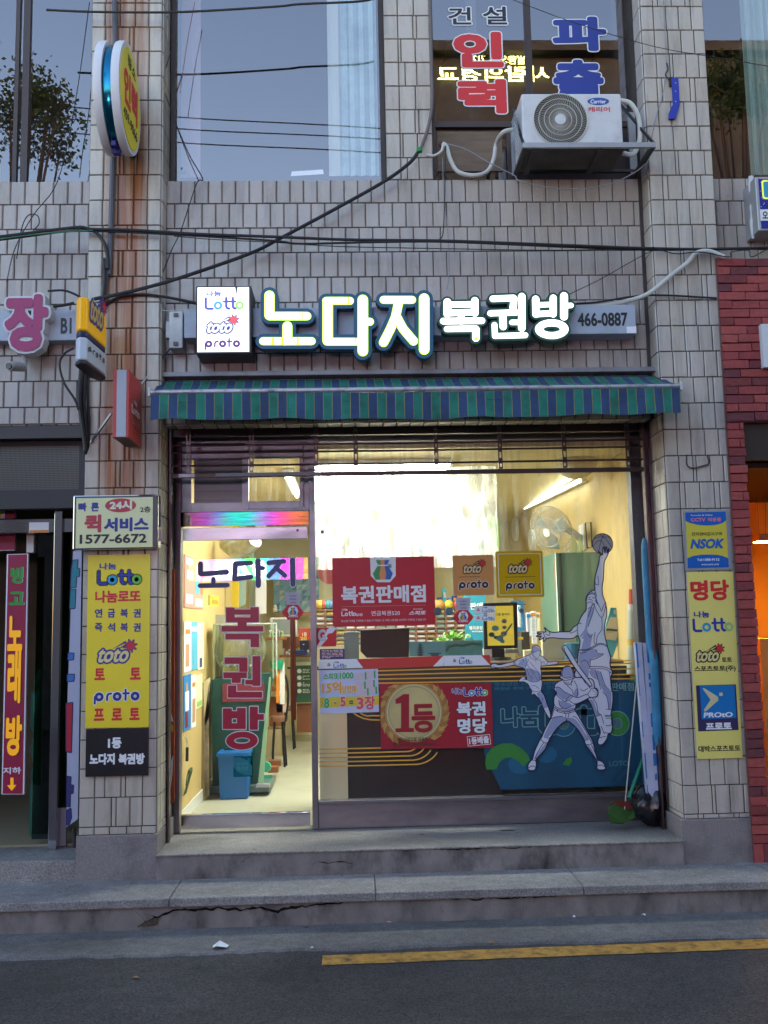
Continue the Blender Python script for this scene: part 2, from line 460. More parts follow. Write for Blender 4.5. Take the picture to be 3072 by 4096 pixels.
def tile_material(name, base, rust=False, glossy=.28):
    m = bpy.data.materials.new(name); m.use_nodes = True; t = m.node_tree; N = t.nodes; L = t.links; b = N['Principled BSDF']
    geo = N.new('ShaderNodeNewGeometry'); tc = N.new('ShaderNodeTexCoord')
    mr = N.new('ShaderNodeMapRange'); mr.inputs[3].default_value = .92; mr.inputs[4].default_value = 1.07
    L.new(geo.outputs['Random Per Island'], mr.inputs[0])
    # a few tiles are warmer than their neighbours
    rp = N.new('ShaderNodeValToRGB'); rp.color_ramp.elements[0].color = (*base, 1); rp.color_ramp.elements[1].color = (base[0]*.98, base[1]*.95, base[2]*.90, 1)
    ml = N.new('ShaderNodeMath'); ml.operation = 'MULTIPLY'; ml.inputs[1].default_value = 7.31
    fr = N.new('ShaderNodeMath'); fr.operation = 'FRACT'
    L.new(geo.outputs['Random Per Island'], ml.inputs[0]); L.new(ml.outputs[0], fr.inputs[0]); L.new(fr.outputs[0], rp.inputs[0])
    sc = N.new('ShaderNodeVectorMath'); sc.operation = 'SCALE'; L.new(rp.outputs[0], sc.inputs[0]); L.new(mr.outputs[0], sc.inputs['Scale'])
    def noise(scale, vec, detail=6, rough=.6):
        mp = N.new('ShaderNodeMapping'); mp.inputs['Scale'].default_value = vec; L.new(tc.outputs['Object'], mp.inputs[0])
        n = N.new('ShaderNodeTexNoise'); n.inputs['Scale'].default_value = scale; n.inputs['Detail'].default_value = detail; n.inputs['Roughness'].default_value = rough
        L.new(mp.outputs[0], n.inputs['Vector']); return n.outputs[0]
    def rng(src, a, b_, c, d):
        r = N.new('ShaderNodeMapRange'); r.inputs[1].default_value = a; r.inputs[2].default_value = b_; r.inputs[3].default_value = c; r.inputs[4].default_value = d
        L.new(src, r.inputs[0]); return r.outputs[0]
    def mix(fac, a, col):
        x = N.new('ShaderNodeMix'); x.data_type = 'RGBA'; x.inputs[7].default_value = (*col, 1); L.new(a, x.inputs[6]); L.new(fac, x.inputs[0]); return x.outputs[2]
    cur = mix(rng(noise(3.0, (3, 1, .45), 8, .7), .46, .76, 0, .70), sc.outputs[0], (.18, .15, .135))        # runs of grime
    cur = mix(rng(noise(28.0, (1, 1, 1), 3), .60, .80, 0, .35), cur, (.20, .16, .12))               # specks
    if rust:
        a = rng(noise(1.0, (11, 4, .40), 8, .7), .38, .56, 0, 1)
        sp = N.new('ShaderNodeSeparateXYZ'); L.new(tc.outputs['Object'], sp.inputs[0])
        w1 = rng(sp.outputs[0], -1.76, -1.66, 0, 1); w2 = rng(sp.outputs[0], -1.40, -1.50, 0, 1)
        w3 = rng(sp.outputs[2], 1.9, 2.5, 0.0, 1)
        k = N.new('ShaderNodeMath'); k.operation = 'MULTIPLY'; L.new(a, k.inputs[0]); L.new(w1, k.inputs[1])
        k2 = N.new('ShaderNodeMath'); k2.operation = 'MULTIPLY'; L.new(k.outputs[0], k2.inputs[0]); L.new(w2, k2.inputs[1])
        k3 = N.new('ShaderNodeMath'); k3.operation = 'MULTIPLY'; L.new(k2.outputs[0], k3.inputs[0]); L.new(w3, k3.inputs[1])
        k4 = N.new('ShaderNodeMath'); k4.operation = 'MULTIPLY'; L.new(k3.outputs[0], k4.inputs[0]); k4.inputs[1].default_value = .95
        k6 = N.new('ShaderNodeMath'); k6.operation = 'MULTIPLY'; L.new(w1, k6.inputs[0]); L.new(w2, k6.inputs[1]); k8 = N.new('ShaderNodeMath'); k8.operation = 'MULTIPLY'; L.new(k6.outputs[0], k8.inputs[0]); L.new(w3, k8.inputs[1]); k7 = N.new('ShaderNodeMath'); k7.operation = 'MULTIPLY'; L.new(k8.outputs[0], k7.inputs[0]); L.new(rng(noise(2.0, (2, 1, .6), 5), .32, .58, .15, .75), k7.inputs[1])
        cur = mix(k7.outputs[0], cur, (.36, .20, .085))
        cur = mix(k4.outputs[0], cur, (.29, .085, .016))
        b2 = rng(noise(1.0, (30, 8, .6), 5, .6), .52, .62, 0, .95)
        k5 = N.new('ShaderNodeMath'); k5.operation = 'MULTIPLY'; L.new(b2, k5.inputs[0]); L.new(k4.outputs[0], k5.inputs[1])
        cur = mix(k5.outputs[0], cur, (.13, .045, .015))
    L.new(cur, b.inputs['Base Color']); b.inputs['Roughness'].default_value = glossy; b.inputs['Specular IOR Level'].default_value = .5
    bp = N.new('ShaderNodeBump'); bp.inputs['Strength'].default_value = .25; bp.inputs['Distance'].default_value = .004
    L.new(noise(14, (1, 1, 1), 2), bp.inputs['Height']); L.new(bp.outputs[0], b.inputs['Normal'])
    MATS[name] = m; return m
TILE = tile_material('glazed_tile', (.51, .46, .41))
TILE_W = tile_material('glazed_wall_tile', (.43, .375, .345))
TILE_R = tile_material('glazed_tile_rust_stained', (.50, .45, .385), rust=True)
GROUT = mat('dark_grout', (.055, .045, .042), .9, var=.3)

def tiles(mb, fn, u0, u1, z0, z1, zref, rw=ROW, w=.0985, holes=(), pattern=None, seed=1, gap=.0052, depth=.007, bev=.0065):
    """tall tiles in courses; fn(u, z, d) places a point d in front of the wall; pattern = list of joint lists per course"""
    rnd = random.Random(seed)
    k0 = math.floor((z0-zref)/rw); k1 = math.ceil((z1-zref)/rw)
    for k in range(k0, k1):
        za, zb = max(z0, zref+k*rw), min(z1, zref+(k+1)*rw)
        if zb-za < .012: continue
        if pattern: js = [u0+(u1-u0)*f for f in pattern[(k+seed) % len(pattern)]]
        else:
            off = (rnd.random()*.2+(.0 if k % 2 else .5))*w
            n = int((u1-u0)/w)+2; js = [u0]+[u0+off+i*w for i in range(n) if u0+.02 < u0+off+i*w < u1-.02]+[u1]
        for a, b in zip(js, js[1:]):
            rects = [(a, b, za, zb)]
            for (h0, h1, g0, g1) in holes:
                nr = []
                for (p, q, r, s) in rects:
                    if q <= h0 or p >= h1 or s <= g0 or r >= g1: nr.append((p, q, r, s)); continue
                    if p < h0: nr.append((p, h0, r, s))
                    if q > h1: nr.append((h1, q, r, s))
                    pp, qq = max(p, h0), min(q, h1)
                    if r < g0: nr.append((pp, qq, r, g0))
                    if s > g1: nr.append((pp, qq, g1, s))
                rects = nr
            for (p, q, r, s) in rects:
                p, q, r, s = p+gap/2, q-gap/2, r+gap/2, s-gap/2
                if q-p < .008 or s-r < .008: continue
                B = min(bev, (q-p)/3, (s-r)/3); t1, t2 = rnd.uniform(-.0012, .0012), rnd.uniform(-.0012, .0012)
                d = depth
                P = [fn(p, r, 0), fn(q, r, 0), fn(q, s, 0), fn(p, s, 0),
                     fn(p+B, r+B*.5, d+t1), fn(q-B, r+B*.5, d+t2), fn(q-B, s-B*.5, d+t2), fn(p+B, s-B*.5, d+t1)]
                mb.poly(P, [(4, 5, 6, 7), (0, 1, 5, 4), (1, 2, 6, 5), (2, 3, 7, 6), (3, 0, 4, 7)])
    return mb
def front(Y): return lambda u, z, d: (u, Y-d, z)
def soffit(Z): return lambda u, z, d: (u, z, Z-d)
def side(X, s): return lambda u, z, d: (X+s*d, u, z)

bld = thing('tiled_building', 'building faced in tall grey beige glazed tiles with dark joints', 'building', (0, 0, 0))
# --- wall over the shop, between the pillars
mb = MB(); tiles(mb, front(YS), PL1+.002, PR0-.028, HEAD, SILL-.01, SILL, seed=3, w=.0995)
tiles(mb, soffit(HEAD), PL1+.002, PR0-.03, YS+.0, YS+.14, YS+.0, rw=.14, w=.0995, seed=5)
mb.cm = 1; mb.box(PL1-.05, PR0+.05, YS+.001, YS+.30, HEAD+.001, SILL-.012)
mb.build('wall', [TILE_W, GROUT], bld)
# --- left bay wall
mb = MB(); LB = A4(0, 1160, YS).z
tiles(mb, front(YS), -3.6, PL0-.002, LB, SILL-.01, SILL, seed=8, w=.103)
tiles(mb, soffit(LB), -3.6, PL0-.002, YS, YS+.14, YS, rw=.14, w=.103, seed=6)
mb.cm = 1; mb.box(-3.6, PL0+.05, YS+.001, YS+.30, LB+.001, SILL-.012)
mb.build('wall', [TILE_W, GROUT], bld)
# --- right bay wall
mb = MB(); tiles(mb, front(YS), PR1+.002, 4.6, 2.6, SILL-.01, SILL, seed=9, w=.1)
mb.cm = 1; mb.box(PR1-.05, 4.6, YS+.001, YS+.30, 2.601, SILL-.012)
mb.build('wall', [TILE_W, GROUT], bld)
# --- pillars
ZR = A1(800, 1208, 0).z
PATS_L = [[0, .2, .4, .62, .81, 1], [0, .2, .42, .48, .66, .82, 1], [0, .2, .33, .54, .60, .82, 1], [0, .19, .4, .62, .81, 1]]
PATS_R = [[0, .2, .4, .6, .8, 1], [0, .2, .28, .50, .72, .8, 1], [0, .21, .42, .47, .68, .88, 1], [0, .2, .41, .62, .83, 1]]
BASE_T = .125
mb = MB(); tiles(mb, front(0), PL0, PL1, BASE_T, 6.9, ZR, pattern=PATS_L, seed=0)
tiles(mb, side(PL1, 1), .008, YR, BASE_T, HEAD, ZR, pattern=[[0, .3, .62, 1]], seed=2)
tiles(mb, side(PL1, 1), .008, YS+.1, HEAD, 6.9, ZR, pattern=[[0, .5, 1], [0, .6, 1]], seed=2)
mb.cm = 1; mb.box(PL0+.001, PL1-.001, .001, YG+.1, BASE_T, 6.9)
pl = mb.build('pillar', [TILE_R, GROUT], bld)
GRAN = mat('granite', (.24, .21, .205), .72, var=.16, vscale=90, dirt=.5, dscale=3.2, bump=.5, bscale=160)
MB().box(PL0-.012, PL1+.010, -.018, YG+.05, -.30, BASE_T).build('pillar_base', GRAN, pl, bevel=.006)
mb = MB(); tiles(mb, front(0), PR0, PR1, BASE_T, 6.9, ZR-.02, pattern=PATS_R, seed=1)
tiles(mb, side(PR0, -1), .008, YR, BASE_T, HEAD, ZR-.02, pattern=[[0, .38, .68, 1], [0, .3, .62, 1]], seed=4)
tiles(mb, side(PR0, -1), .008, YS, HEAD, 6.9, ZR-.02, pattern=[[0, 1]], seed=4)
mb.cm = 1; mb.box(PR0+.001, PR1-.001, .001, YG+.1, BASE_T, 6.9)
pr = mb.build('pillar', [TILE, GROUT], bld)
MB().box(PR0-.03, PR1+.02, -.022, YG+.05, -.30, BASE_T).build('pillar_base', GRAN, pr, bevel=.006)
# --- plain upper storey above the picture and the roof slab, plus unseen light-blocking masses
mb = MB(); mb.box(-3.6, 4.6, .26, .5, 6.9, 9.5); mb.box(-3.6, 4.6, .26, 8, 9.5, 9.7)
mb.box(-14, -3.62, .3, 8, -.5, 9.6); mb.box(5.3, 14, .3, 8, -.5, 9.6); mb.box(-3.6, 5.3, 7.9, 8, -.5, 9.5)  # side and back blocks added out of view to keep low sky light out
mb.build('upper_wall_and_light_blocks', mat('render_grey', (.4, .36, .34), .8, var=.1), bld)

# --- upper windows: openings between pillars, brown frames, panes, dim rooms behind
BROWN = mat('brown_anodised_metal', (.055, .036, .034), .45, metal=.3, dirt=.3)
WG = glass('window_glass', ior=2.5, gcol=(1.0, .89, .87))
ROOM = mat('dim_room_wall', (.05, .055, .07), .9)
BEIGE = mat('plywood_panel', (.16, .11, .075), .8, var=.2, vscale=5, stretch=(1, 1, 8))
def window(x0, x1, z0, z1, Y, mulls=(), transom=None, rooms=True, fw=.035):
    fr = MB()
    fr.box(x0, x1, Y-.03, Y+.05, z0-.012, z0+fw*.7); fr.box(x0, x0+fw, Y-.03, Y+.05, z0+fw*.7, z1); fr.box(x1-fw, x1, Y-.03, Y+.05, z0+fw*.7, z1)
    for mx, mw in mulls: fr.box(mx-mw/2, mx+mw/2, Y-.022, Y+.05, z0+fw*.7, z1)
    if transom: fr.box(x0+fw, x1-fw, Y-.026, Y+.045, transom-.045, transom)
    w = fr.build('window', BROWN, bld)
    MB().box(x0+.01, x1-.01, Y, Y+.006, z0+.01, z1).build('pane', WG, w)
    return w
WY = YS+.12
z1 = 6.9
aL = A1(1035, 600, WY).x; aR = A2(812, 700, WY).x
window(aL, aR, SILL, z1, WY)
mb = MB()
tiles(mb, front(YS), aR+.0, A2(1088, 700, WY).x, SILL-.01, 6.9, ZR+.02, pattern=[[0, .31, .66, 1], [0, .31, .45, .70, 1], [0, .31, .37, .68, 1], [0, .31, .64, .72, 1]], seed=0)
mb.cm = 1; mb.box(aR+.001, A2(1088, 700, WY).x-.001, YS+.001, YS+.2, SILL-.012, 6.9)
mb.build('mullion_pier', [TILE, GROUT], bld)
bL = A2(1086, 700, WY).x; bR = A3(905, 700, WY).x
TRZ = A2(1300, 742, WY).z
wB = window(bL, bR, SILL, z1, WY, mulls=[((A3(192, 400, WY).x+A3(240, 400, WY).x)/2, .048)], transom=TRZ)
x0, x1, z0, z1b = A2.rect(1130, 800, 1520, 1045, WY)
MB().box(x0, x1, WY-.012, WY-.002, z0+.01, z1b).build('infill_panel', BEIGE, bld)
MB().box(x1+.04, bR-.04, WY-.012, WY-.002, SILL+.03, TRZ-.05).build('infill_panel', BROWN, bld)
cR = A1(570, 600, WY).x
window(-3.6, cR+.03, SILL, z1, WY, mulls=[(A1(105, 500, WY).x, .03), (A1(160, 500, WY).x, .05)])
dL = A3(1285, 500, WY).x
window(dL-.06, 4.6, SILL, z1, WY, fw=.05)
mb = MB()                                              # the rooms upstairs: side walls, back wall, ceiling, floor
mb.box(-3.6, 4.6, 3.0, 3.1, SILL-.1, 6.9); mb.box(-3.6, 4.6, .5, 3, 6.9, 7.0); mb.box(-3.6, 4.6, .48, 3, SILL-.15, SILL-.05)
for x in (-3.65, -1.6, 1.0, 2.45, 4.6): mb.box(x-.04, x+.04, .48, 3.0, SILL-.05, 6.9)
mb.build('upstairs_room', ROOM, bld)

# ================================================================== ground
def ground_mat(name, col, var, spk, crack=0.0, rough=.8):
    m = bpy.data.materials.new(name); m.use_nodes = True; t = m.node_tree; N = t.nodes; L = t.links; b = N['Principled BSDF']
    tc = N.new('ShaderNodeTexCoord')
    def noise(s, d=6, vec=(1, 1, 1), r=.6):
        mp = N.new('ShaderNodeMapping'); mp.inputs['Scale'].default_value = vec; L.new(tc.outputs['Object'], mp.inputs[0])
        n = N.new('ShaderNodeTexNoise'); n.inputs['Scale'].default_value = s; n.inputs['Detail'].default_value = d; n.inputs['Roughness'].default_value = r; L.new(mp.outputs[0], n.inputs['Vector']); return n.outputs[0]
    def rng(src, a, b_, c, d):
        r = N.new('ShaderNodeMapRange'); r.inputs[1].default_value = a; r.inputs[2].default_value = b_; r.inputs[3].default_value = c; r.inputs[4].default_value = d; L.new(src, r.inputs[0]); return r.outputs[0]
    big = rng(noise(1.1, 8, (1, 1.6, 1)), .3, .7, 1-var, 1+var); sp = rng(noise(85, 4, (1, 1, 1), .9), .36, .64, 1-spk, 1+spk); mid = rng(noise(14, 5), .3, .7, 1-var*.5, 1+var*.5)
    a = N.new('ShaderNodeMath'); a.operation = 'MULTIPLY'; L.new(big, a.inputs[0]); L.new(sp, a.inputs[1])
    a2 = N.new('ShaderNodeMath'); a2.operation = 'MULTIPLY'; L.new(a.outputs[0], a2.inputs[0]); L.new(mid, a2.inputs[1])
    x = N.new('ShaderNodeVectorMath'); x.operation = 'SCALE'; x.inputs[0].default_value = col; L.new(a2.outputs[0], x.inputs['Scale'])
    cur = x.outputs[0]
    st = N.new('ShaderNodeMix'); st.data_type = 'RGBA'; st.inputs[7].default_value = tuple(c*.42 for c in col)+(1,); L.new(cur, st.inputs[6]); L.new(rng(noise(2.3, 9, (1, 2, 1), .7), .56, .74, 0, .75), st.inputs[0]); cur = st.outputs[2]
    v = N.new('ShaderNodeTexVoronoi'); v.inputs['Scale'].default_value = 2.6; L.new(tc.outputs['Object'], v.inputs['Vector'])            # old chewing gum spots
    sg = N.new('ShaderNodeMix'); sg.data_type = 'RGBA'; sg.inputs[7].default_value = tuple(c*.35 for c in col)+(1,); L.new(cur, sg.inputs[6]); L.new(rng(v.outputs['Distance'], .055, .04, 0, .9), sg.inputs[0]); cur = sg.outputs[2]
    L.new(cur, b.inputs['Base Color']); b.inputs['Roughness'].default_value = rough
    bp = N.new('ShaderNodeBump'); bp.inputs['Strength'].default_value = .55; bp.inputs['Distance'].default_value = .006; L.new(noise(170, 3), bp.inputs['Height']); L.new(bp.outputs[0], b.inputs['Normal'])
    MATS[name] = m; return m
ASPH = ground_mat('asphalt', (.043, .040, .040), .35, .95, rough=.85)
CONC = ground_mat('gutter_concrete', (.145, .138, .134), .4, .45)
TERR = ground_mat('terrazzo', (.23, .215, .20), .28, .6, rough=.6)
GPAV = ground_mat('granite_paving', (.235, .22, .21), .32, .5, rough=.7)
RISE = mat('weathered_concrete', (.21, .185, .172), .85, var=.3, vscale=7, dirt=.95, dscale=4.5, bump=.6, bscale=70, stretch=(1, 1, .6))
ZP, ZS, ZG = 0.0, -.16, -.345                           # platform, pavement step, gutter
yS = atz(*C3.px(340, 338), ZS).y                       # front edge of the pavement step
yG = atz(*C3.px(900, 563), ZG).y                       # outer edge of the gutter strip
struct(MB().box(-40, 40, -40, yG+.02, ZG-.12, ZG-.012), 'road', ASPH)
# gutter with an uneven outer edge
mb = MB(); rnd = random.Random(5); n = 240; x = [-8+16*i/n for i in range(n+1)]; ye = [yG+rnd.uniform(-.012, .012)+.012*math.sin(i*.35) for i in range(n+1)]
P = [(x[i], ye[i], ZG) for i in range(n+1)]+[(x[i], yS+.03, ZG) for i in range(n+1)]+[(x[i], ye[i]-.01, ZG-.012) for i in range(n+1)]
mb.poly(P, [(i, i+1, n+2+i, n+1+i) for i in range(n)]+[(i+1, i, 2*n+2+i, 2*n+3+i) for i in range(n)])
struct(mb, 'gutter', CONC)
struct(MB().box(-8, 8, yS+.03, .8, ZG-.05, ZG-.001), 'subsoil', RISE)
# pavement step: slabs with a proud nosing, riser below set back
mb = MB(); xs = [-8, -3.2, C3.z(775, 285, ZS).x, C4.z(98, 215, ZS).x, C4.z(885, 195, ZS).x, C4.z(1620, 160, ZS).x, 4.6, 8]
for a, b in zip(xs, xs[1:]): mb.box(a+.002, b-.002, yS, .04, ZS-.052, ZS)
struct(mb, 'pavement_step', GPAV, bevel=.006)
mb = MB(); mb.box(-8, 8, yS+.022, .0, ZG-.02, ZS-.053)
struct(mb, 'step_riser', RISE)
# shop platform: one step up, reaching in to the glass; its front face is cracked concrete
yP = atz(*B2.px(1460, 1490), ZP).y
mb = MB(); mb.box(PL1+.010, PR0-.03, yP, YG+.12, -.012, ZP)
struct(mb, 'platform_top', TERR, bevel=.004)
mb = MB(); mb.box(PL1+.012, PR0-.032, yP+.008, .3, ZS-.02, -.013)
struct(mb, 'platform_riser', RISE)
yL = atz(*C3.px(150, 160), -.03).y
mb = MB(); mb.box(-8, PL0-.014, yL, 1.6, ZS-.02, -.03)
struct(mb, 'side_platform', TERR, bevel=.004)
mb = MB(); mb.box(PR1+.03, 8, -.02, 1.2, ZS-.02, -.02); struct(mb, 'side_platform', TERR)
# yellow road line
p = [FV.z(697, 2064, ZG-.008), FV.z(1659, 2028, ZG-.008), FV.z(1659, 2049, ZG-.008), FV.z(697, 2085, ZG-.008)]
xl = p[0].x; ya = p[0].y; yb = p[3].y
def _ext(y): return y
mb = MB(); sl0 = (p[1].y-p[0].y)/(p[1].x-p[0].x); sl1 = (p[2].y-p[3].y)/(p[2].x-p[3].x)
n = 60; X = [xl+(7-xl)*i/n for i in range(n+1)]; rnd = random.Random(3)
P = [(q, ya+sl0*(q-xl)+rnd.uniform(-.004, .004), ZG-.0075) for q in X]+[(q, yb+sl1*(q-xl)+rnd.uniform(-.004, .004), ZG-.0075) for q in X]
mb.poly(P, [(i, n+1+i, n+2+i, i+1) for i in range(n)])
YEL = mat('road_paint', (.46, .24, .04), .7, var=.25, vscale=30, dirt=.9, dscale=11, bump=.5, bscale=150)
struct(mb, 'road_line', YEL)
# cracks in the risers: thin dark jagged gaps that stand a hair in front of the face
DARK = mat('crack_shadow', (.012, .010, .009), 1.0, spec=.1)
def crack(pts, Y, w, name='crack'):
    P = [Vector((q.x, q.z)) for q in pts]; rnd = random.Random(len(pts)*7); Q = []
    for a, b in zip(P, P[1:]):
        m_ = max(2, int((b-a).length/.02))
        for i in range(m_): Q.append(a.lerp(b, i/m_)+Vector((rnd.uniform(-.004, .004), rnd.uniform(-.006, .006))))
    Q.append(P[-1]); up, dn = [], []
    for i, q in enumerate(Q):
        h = w*rnd.uniform(.35, 1.15)/2*(1 if 2 < i < len(Q)-3 else .4); up.append((q.x, q.y+h)); dn.append((q.x, q.y-h))
    mb.poly([(x, Y, z) for x, z in up]+[(x, Y, z) for x, z in dn], [(i, i+1, len(up)+i+1, len(up)+i) for i in range(len(up)-1)])
mb = MB(); Yr = yS+.019
crack([C3(*p, Yr) for p in [(610, 455), (640, 430), (700, 408), (745, 385), (800, 375), (880, 377), (960, 368), (1060, 374), (1150, 366), (1215, 385), (1290, 365), (1400, 355), (1500, 345), (1560, 322)]], Yr, .016)
crack([C3(*p, Yr) for p in [(600, 385), (625, 405), (645, 430)]], Yr, .008); crack([C3(*p, Yr) for p in [(640, 392), (670, 398), (700, 410), (690, 440)]], Yr, .008)
crack([C3(*p, Yr) for p in [(1180, 370), (1210, 388), (1222, 415)]], Yr, .012)
crack([C4(*p, Yr) for p in [(20, 290), (160, 284), (320, 280), (345, 292), (430, 290), (490, 297), (560, 287), (640, 290), (760, 283), (860, 276), (930, 272)]], Yr, .010)
crack([C4(*p, Yr) for p in [(445, 292), (448, 320), (452, 350)]], Yr, .004); crack([C4(*p, Yr) for p in [(190, 315), (184, 355)]], Yr, .004)
Yq = yP+.005
crack([C3(*p, Yq) for p in [(1040, 190), (1070, 165), (1085, 150), (1110, 138)]], Yq, .005); crack([C3(*p, Yq) for p in [(1080, 158), (1100, 178)]], Yq, .004)
crack([C3(*p, Yq) for p in [(1380, 180), (1400, 165), (1450, 170), (1500, 158), (1560, 170)]], Yq, .008); crack([C3(*p, Yq) for p in [(1440, 150), (1450, 200)]], Yq, .006)
crack([C4(*p, Yq) for p in [(330, 100), (560, 88), (640, 92), (760, 80), (960, 76)]], Yq, .008); crack([C4(*p, Yq) for p in [(755, 82), (757, 130)]], Yq, .010)
struct(mb, 'cracks', DARK)
patch = MB()
for pts in ([(605, 450), (640, 428), (705, 408), (695, 445), (640, 448)],):
    q = [C3(*p, Yr-.001) for p in pts]; patch.poly([(v.x, Yr-.001, v.z) for v in q], [list(range(len(q)))])
struct(patch, 'broken_concrete', mat('exposed_aggregate', (.07, .05, .035), 1.0, var=.4, vscale=60))

# ================================================================== red brick building on the right
brk = thing('brick_building', 'red brick shopfront with an orange lit opening right of tiled pillar', 'building')
def brick_material():
    m = bpy.data.materials.new('red_brick'); m.use_nodes = True; t = m.node_tree; N = t.nodes; L = t.links; b = N['Principled BSDF']
    geo = N.new('ShaderNodeNewGeometry'); rp = N.new('ShaderNodeValToRGB'); e = rp.color_ramp.elements
    e[0].color = (.21, .036, .034, 1); e[1].color = (.36, .075, .065, 1); q = rp.color_ramp.elements.new(.12); q.color = (.13, .035, .045, 1); q = rp.color_ramp.elements.new(.2); q.color = (.26, .042, .045, 1)
    L.new(geo.outputs['Random Per Island'], rp.inputs[0])
    n = N.new('ShaderNodeTexNoise'); n.inputs['Scale'].default_value = 30; n.inputs['Detail'].default_value = 6
    tc = N.new('ShaderNodeTexCoord'); L.new(tc.outputs['Object'], n.inputs['Vector'])
    r = N.new('ShaderNodeMapRange'); r.inputs[3].default_value = .65; r.inputs[4].default_value = 1.3; L.new(n.outputs[0], r.inputs[0])
    s = N.new('ShaderNodeVectorMath'); s.operation = 'SCALE'; L.new(rp.outputs[0], s.inputs[0]); L.new(r.outputs[0], s.inputs['Scale']); L.new(s.outputs[0], b.inputs['Base Color'])
    bp = N.new('ShaderNodeBump'); bp.inputs['Strength'].default_value = .8; bp.inputs['Distance'].default_value = .01; L.new(n.outputs[0], bp.inputs['Height']); L.new(bp.outputs[0], b.inputs['Normal'])
    b.inputs['Roughness'].default_value = .85; MATS['red_brick'] = m; return m
BRICK = brick_material()
BX0 = A6(1440, 500, -.03).x; BX1 = A6(1555, 1000, -.03).x; BT = A3(1500, 1560, -.03).z; BO = A6(1600, 775, -.03).z
def bricks(mb, x0, x1, z0, z1, Y, ref, h=.0625, w=.20, seed=2):
    rnd = random.Random(seed); k = 0; z = ref
    while z > z0-h:
        za, zb = max(z0, z-h), min(z1, z)
        if zb-za > .01:
            o = (k % 2)*w/2+rnd.uniform(-.02, .02); js = [x0]+[v for v in [x0+o+i*w for i in range(int((x1-x0)/w)+2)] if x0+.03 < v < x1-.03]+[x1]
            for a, b in zip(js, js[1:]):
                if a >= BX1-.001 and zb < BO+.01: continue
                j = [rnd.uniform(-.003, .003) for _ in range(8)]; y = Y-rnd.uniform(.008, .02)
                bb = b if b < x1-.01 else b+rnd.uniform(-.006, .006)
                P = [(a+.002, Y, za+.002), (bb-.002, Y, za+.002), (bb-.002, Y, zb-.002), (a+.002, Y, zb-.002), (a+.004+j[0], y, za+.005+j[1]), (bb-.004+j[2], y, za+.005+j[3]), (bb-.004+j[4], y, zb-.004+j[5]), (a+.004+j[6], y, zb-.004+j[7])]
                mb.poly(P, [(4, 5, 6, 7), (0, 1, 5, 4), (1, 2, 6, 5), (2, 3, 7, 6), (3, 0, 4, 7)])
        z -= h; k += 1
mb = MB(); bricks(mb, BX0, BX1, ZS+.12, BO, -.03, BT, seed=4); bricks(mb, BX0, 4.6, BO, BT, -.03, BT, seed=5)
n = 0
while BX0+n*.068 < BX1: mb.box(BX0+n*.068+.002, min(BX1, BX0+(n+1)*.068)-.002, -.045, -.028, ZS, ZS+.118); n += 1
mb.cm = 1; mb.box(BX0+.001, BX1-.006, -.029, .12, ZS, BO); mb.box(BX0+.001, 4.6, -.029, .12, BO, BT)
mb.build('brick_wall', [BRICK, mat('brick_joint', (.09, .035, .035), .95)], brk)
tx = [C1(1190, 100, -.01).x-.035, C1(1190, 100, -.01).x]
MB().box(PR1+.002, BX0-.002, -.02, YS, ZS, BT+.01).build('corner_trim', mat('brown_painted_steel', (.16, .105, .085), .5, dirt=.4), brk, bevel=.003)
ORW = mat('orange_painted_wall', (.85, .37, .035), .7, var=.1, vscale=2)
mb = MB(); mb.box(BX1+.3, 5.2, 2.2, 2.3, -.1, 2.75); mb.box(BX1-.0, BX1+.04, .125, 2.2, -.1, 2.75); mb.box(5.16, 5.2, .125, 2.2, -.1, 2.75)
mb.build('inner_wall', ORW, brk)
MB().box(BX1+.04, 5.16, .125, 2.2, 2.7, 2.75).build('ceiling', mat('black_ceiling', (.02, .015, .012), .8), brk)
MB().box(BX1+.04, 5.16, .125, 2.2, BO-.30, BO-.26).build('fascia', mat('dark_brown_board', (.03, .015, .01), .7), brk)
MB().box(BX1+.0, 5.16, .0, .05, BO-.26, BO-.001).build('fascia', mat('dark_brown_board', (.03, .015, .01), .7), brk)
# ================================================================== shopfront: rails, shutter, frames, glass, door
STEEL = mat('stainless_steel', (.58, .56, .57), .04, metal=1.0, bump=.015, bscale=9, stretch=(.3, 1, 60))
STEEL2 = mat('brushed_steel_panel', (.38, .35, .37), .33, metal=1.0, var=.2, vscale=2.5, dirt=.35, dscale=2, stretch=(1, 1, 3))
ALU = mat('aluminium', (.24, .23, .245), .40, metal=.9, dirt=.35)
BRAIL = mat('brown_steel_rail', (.085, .055, .055), .45, metal=.5, dirt=.4)
SGL = glass('shop_glass', ior=1.55, smear=.22, haze=.0, zmask=(1.55, 2.2))
DGL = glass('door_glass', ior=1.65)
CLG = 2.80
front_ = thing('shopfront', 'metal framed glass shopfront over a low steel panel between the pillars', 'shopfront', (0, YG, 0))
jl0, jl1 = B4(112, 1000, YG).x, B4(172, 1000, YG).x
ml0, ml1 = B4(1388, 900, YG).x, B4(1442, 900, YG).x
jr0, jr1 = B7(1290, 600, YG).x, B7(1400, 600, YG).x
zf1, zf0 = B5(800, 205, YG).z, B5(800, 245, YG).z            # top frame bar
zp = B6(900, 1640, YG).z                                     # top of the steel base panel
mb = MB(); mb.box(jl0, jl1, YG-.05, YG+.05, .003, zf1+.02); mb.box(jr0, jr1, YG-.05, YG+.05, .003, zf1+.02)
mb.box(jl1, jr0, YG-.045, YG+.045, zf0, zf1+.02); mb.box(ml0, ml1, YG-.05, YG+.05, .003, zf0)
mb.build('frame', ALU, front_, bevel=.003)
MB().box(jr1, PR0+.01, YG-.02, YG+.04, .003, HEAD).build('jamb_filler', BRAIL, front_)
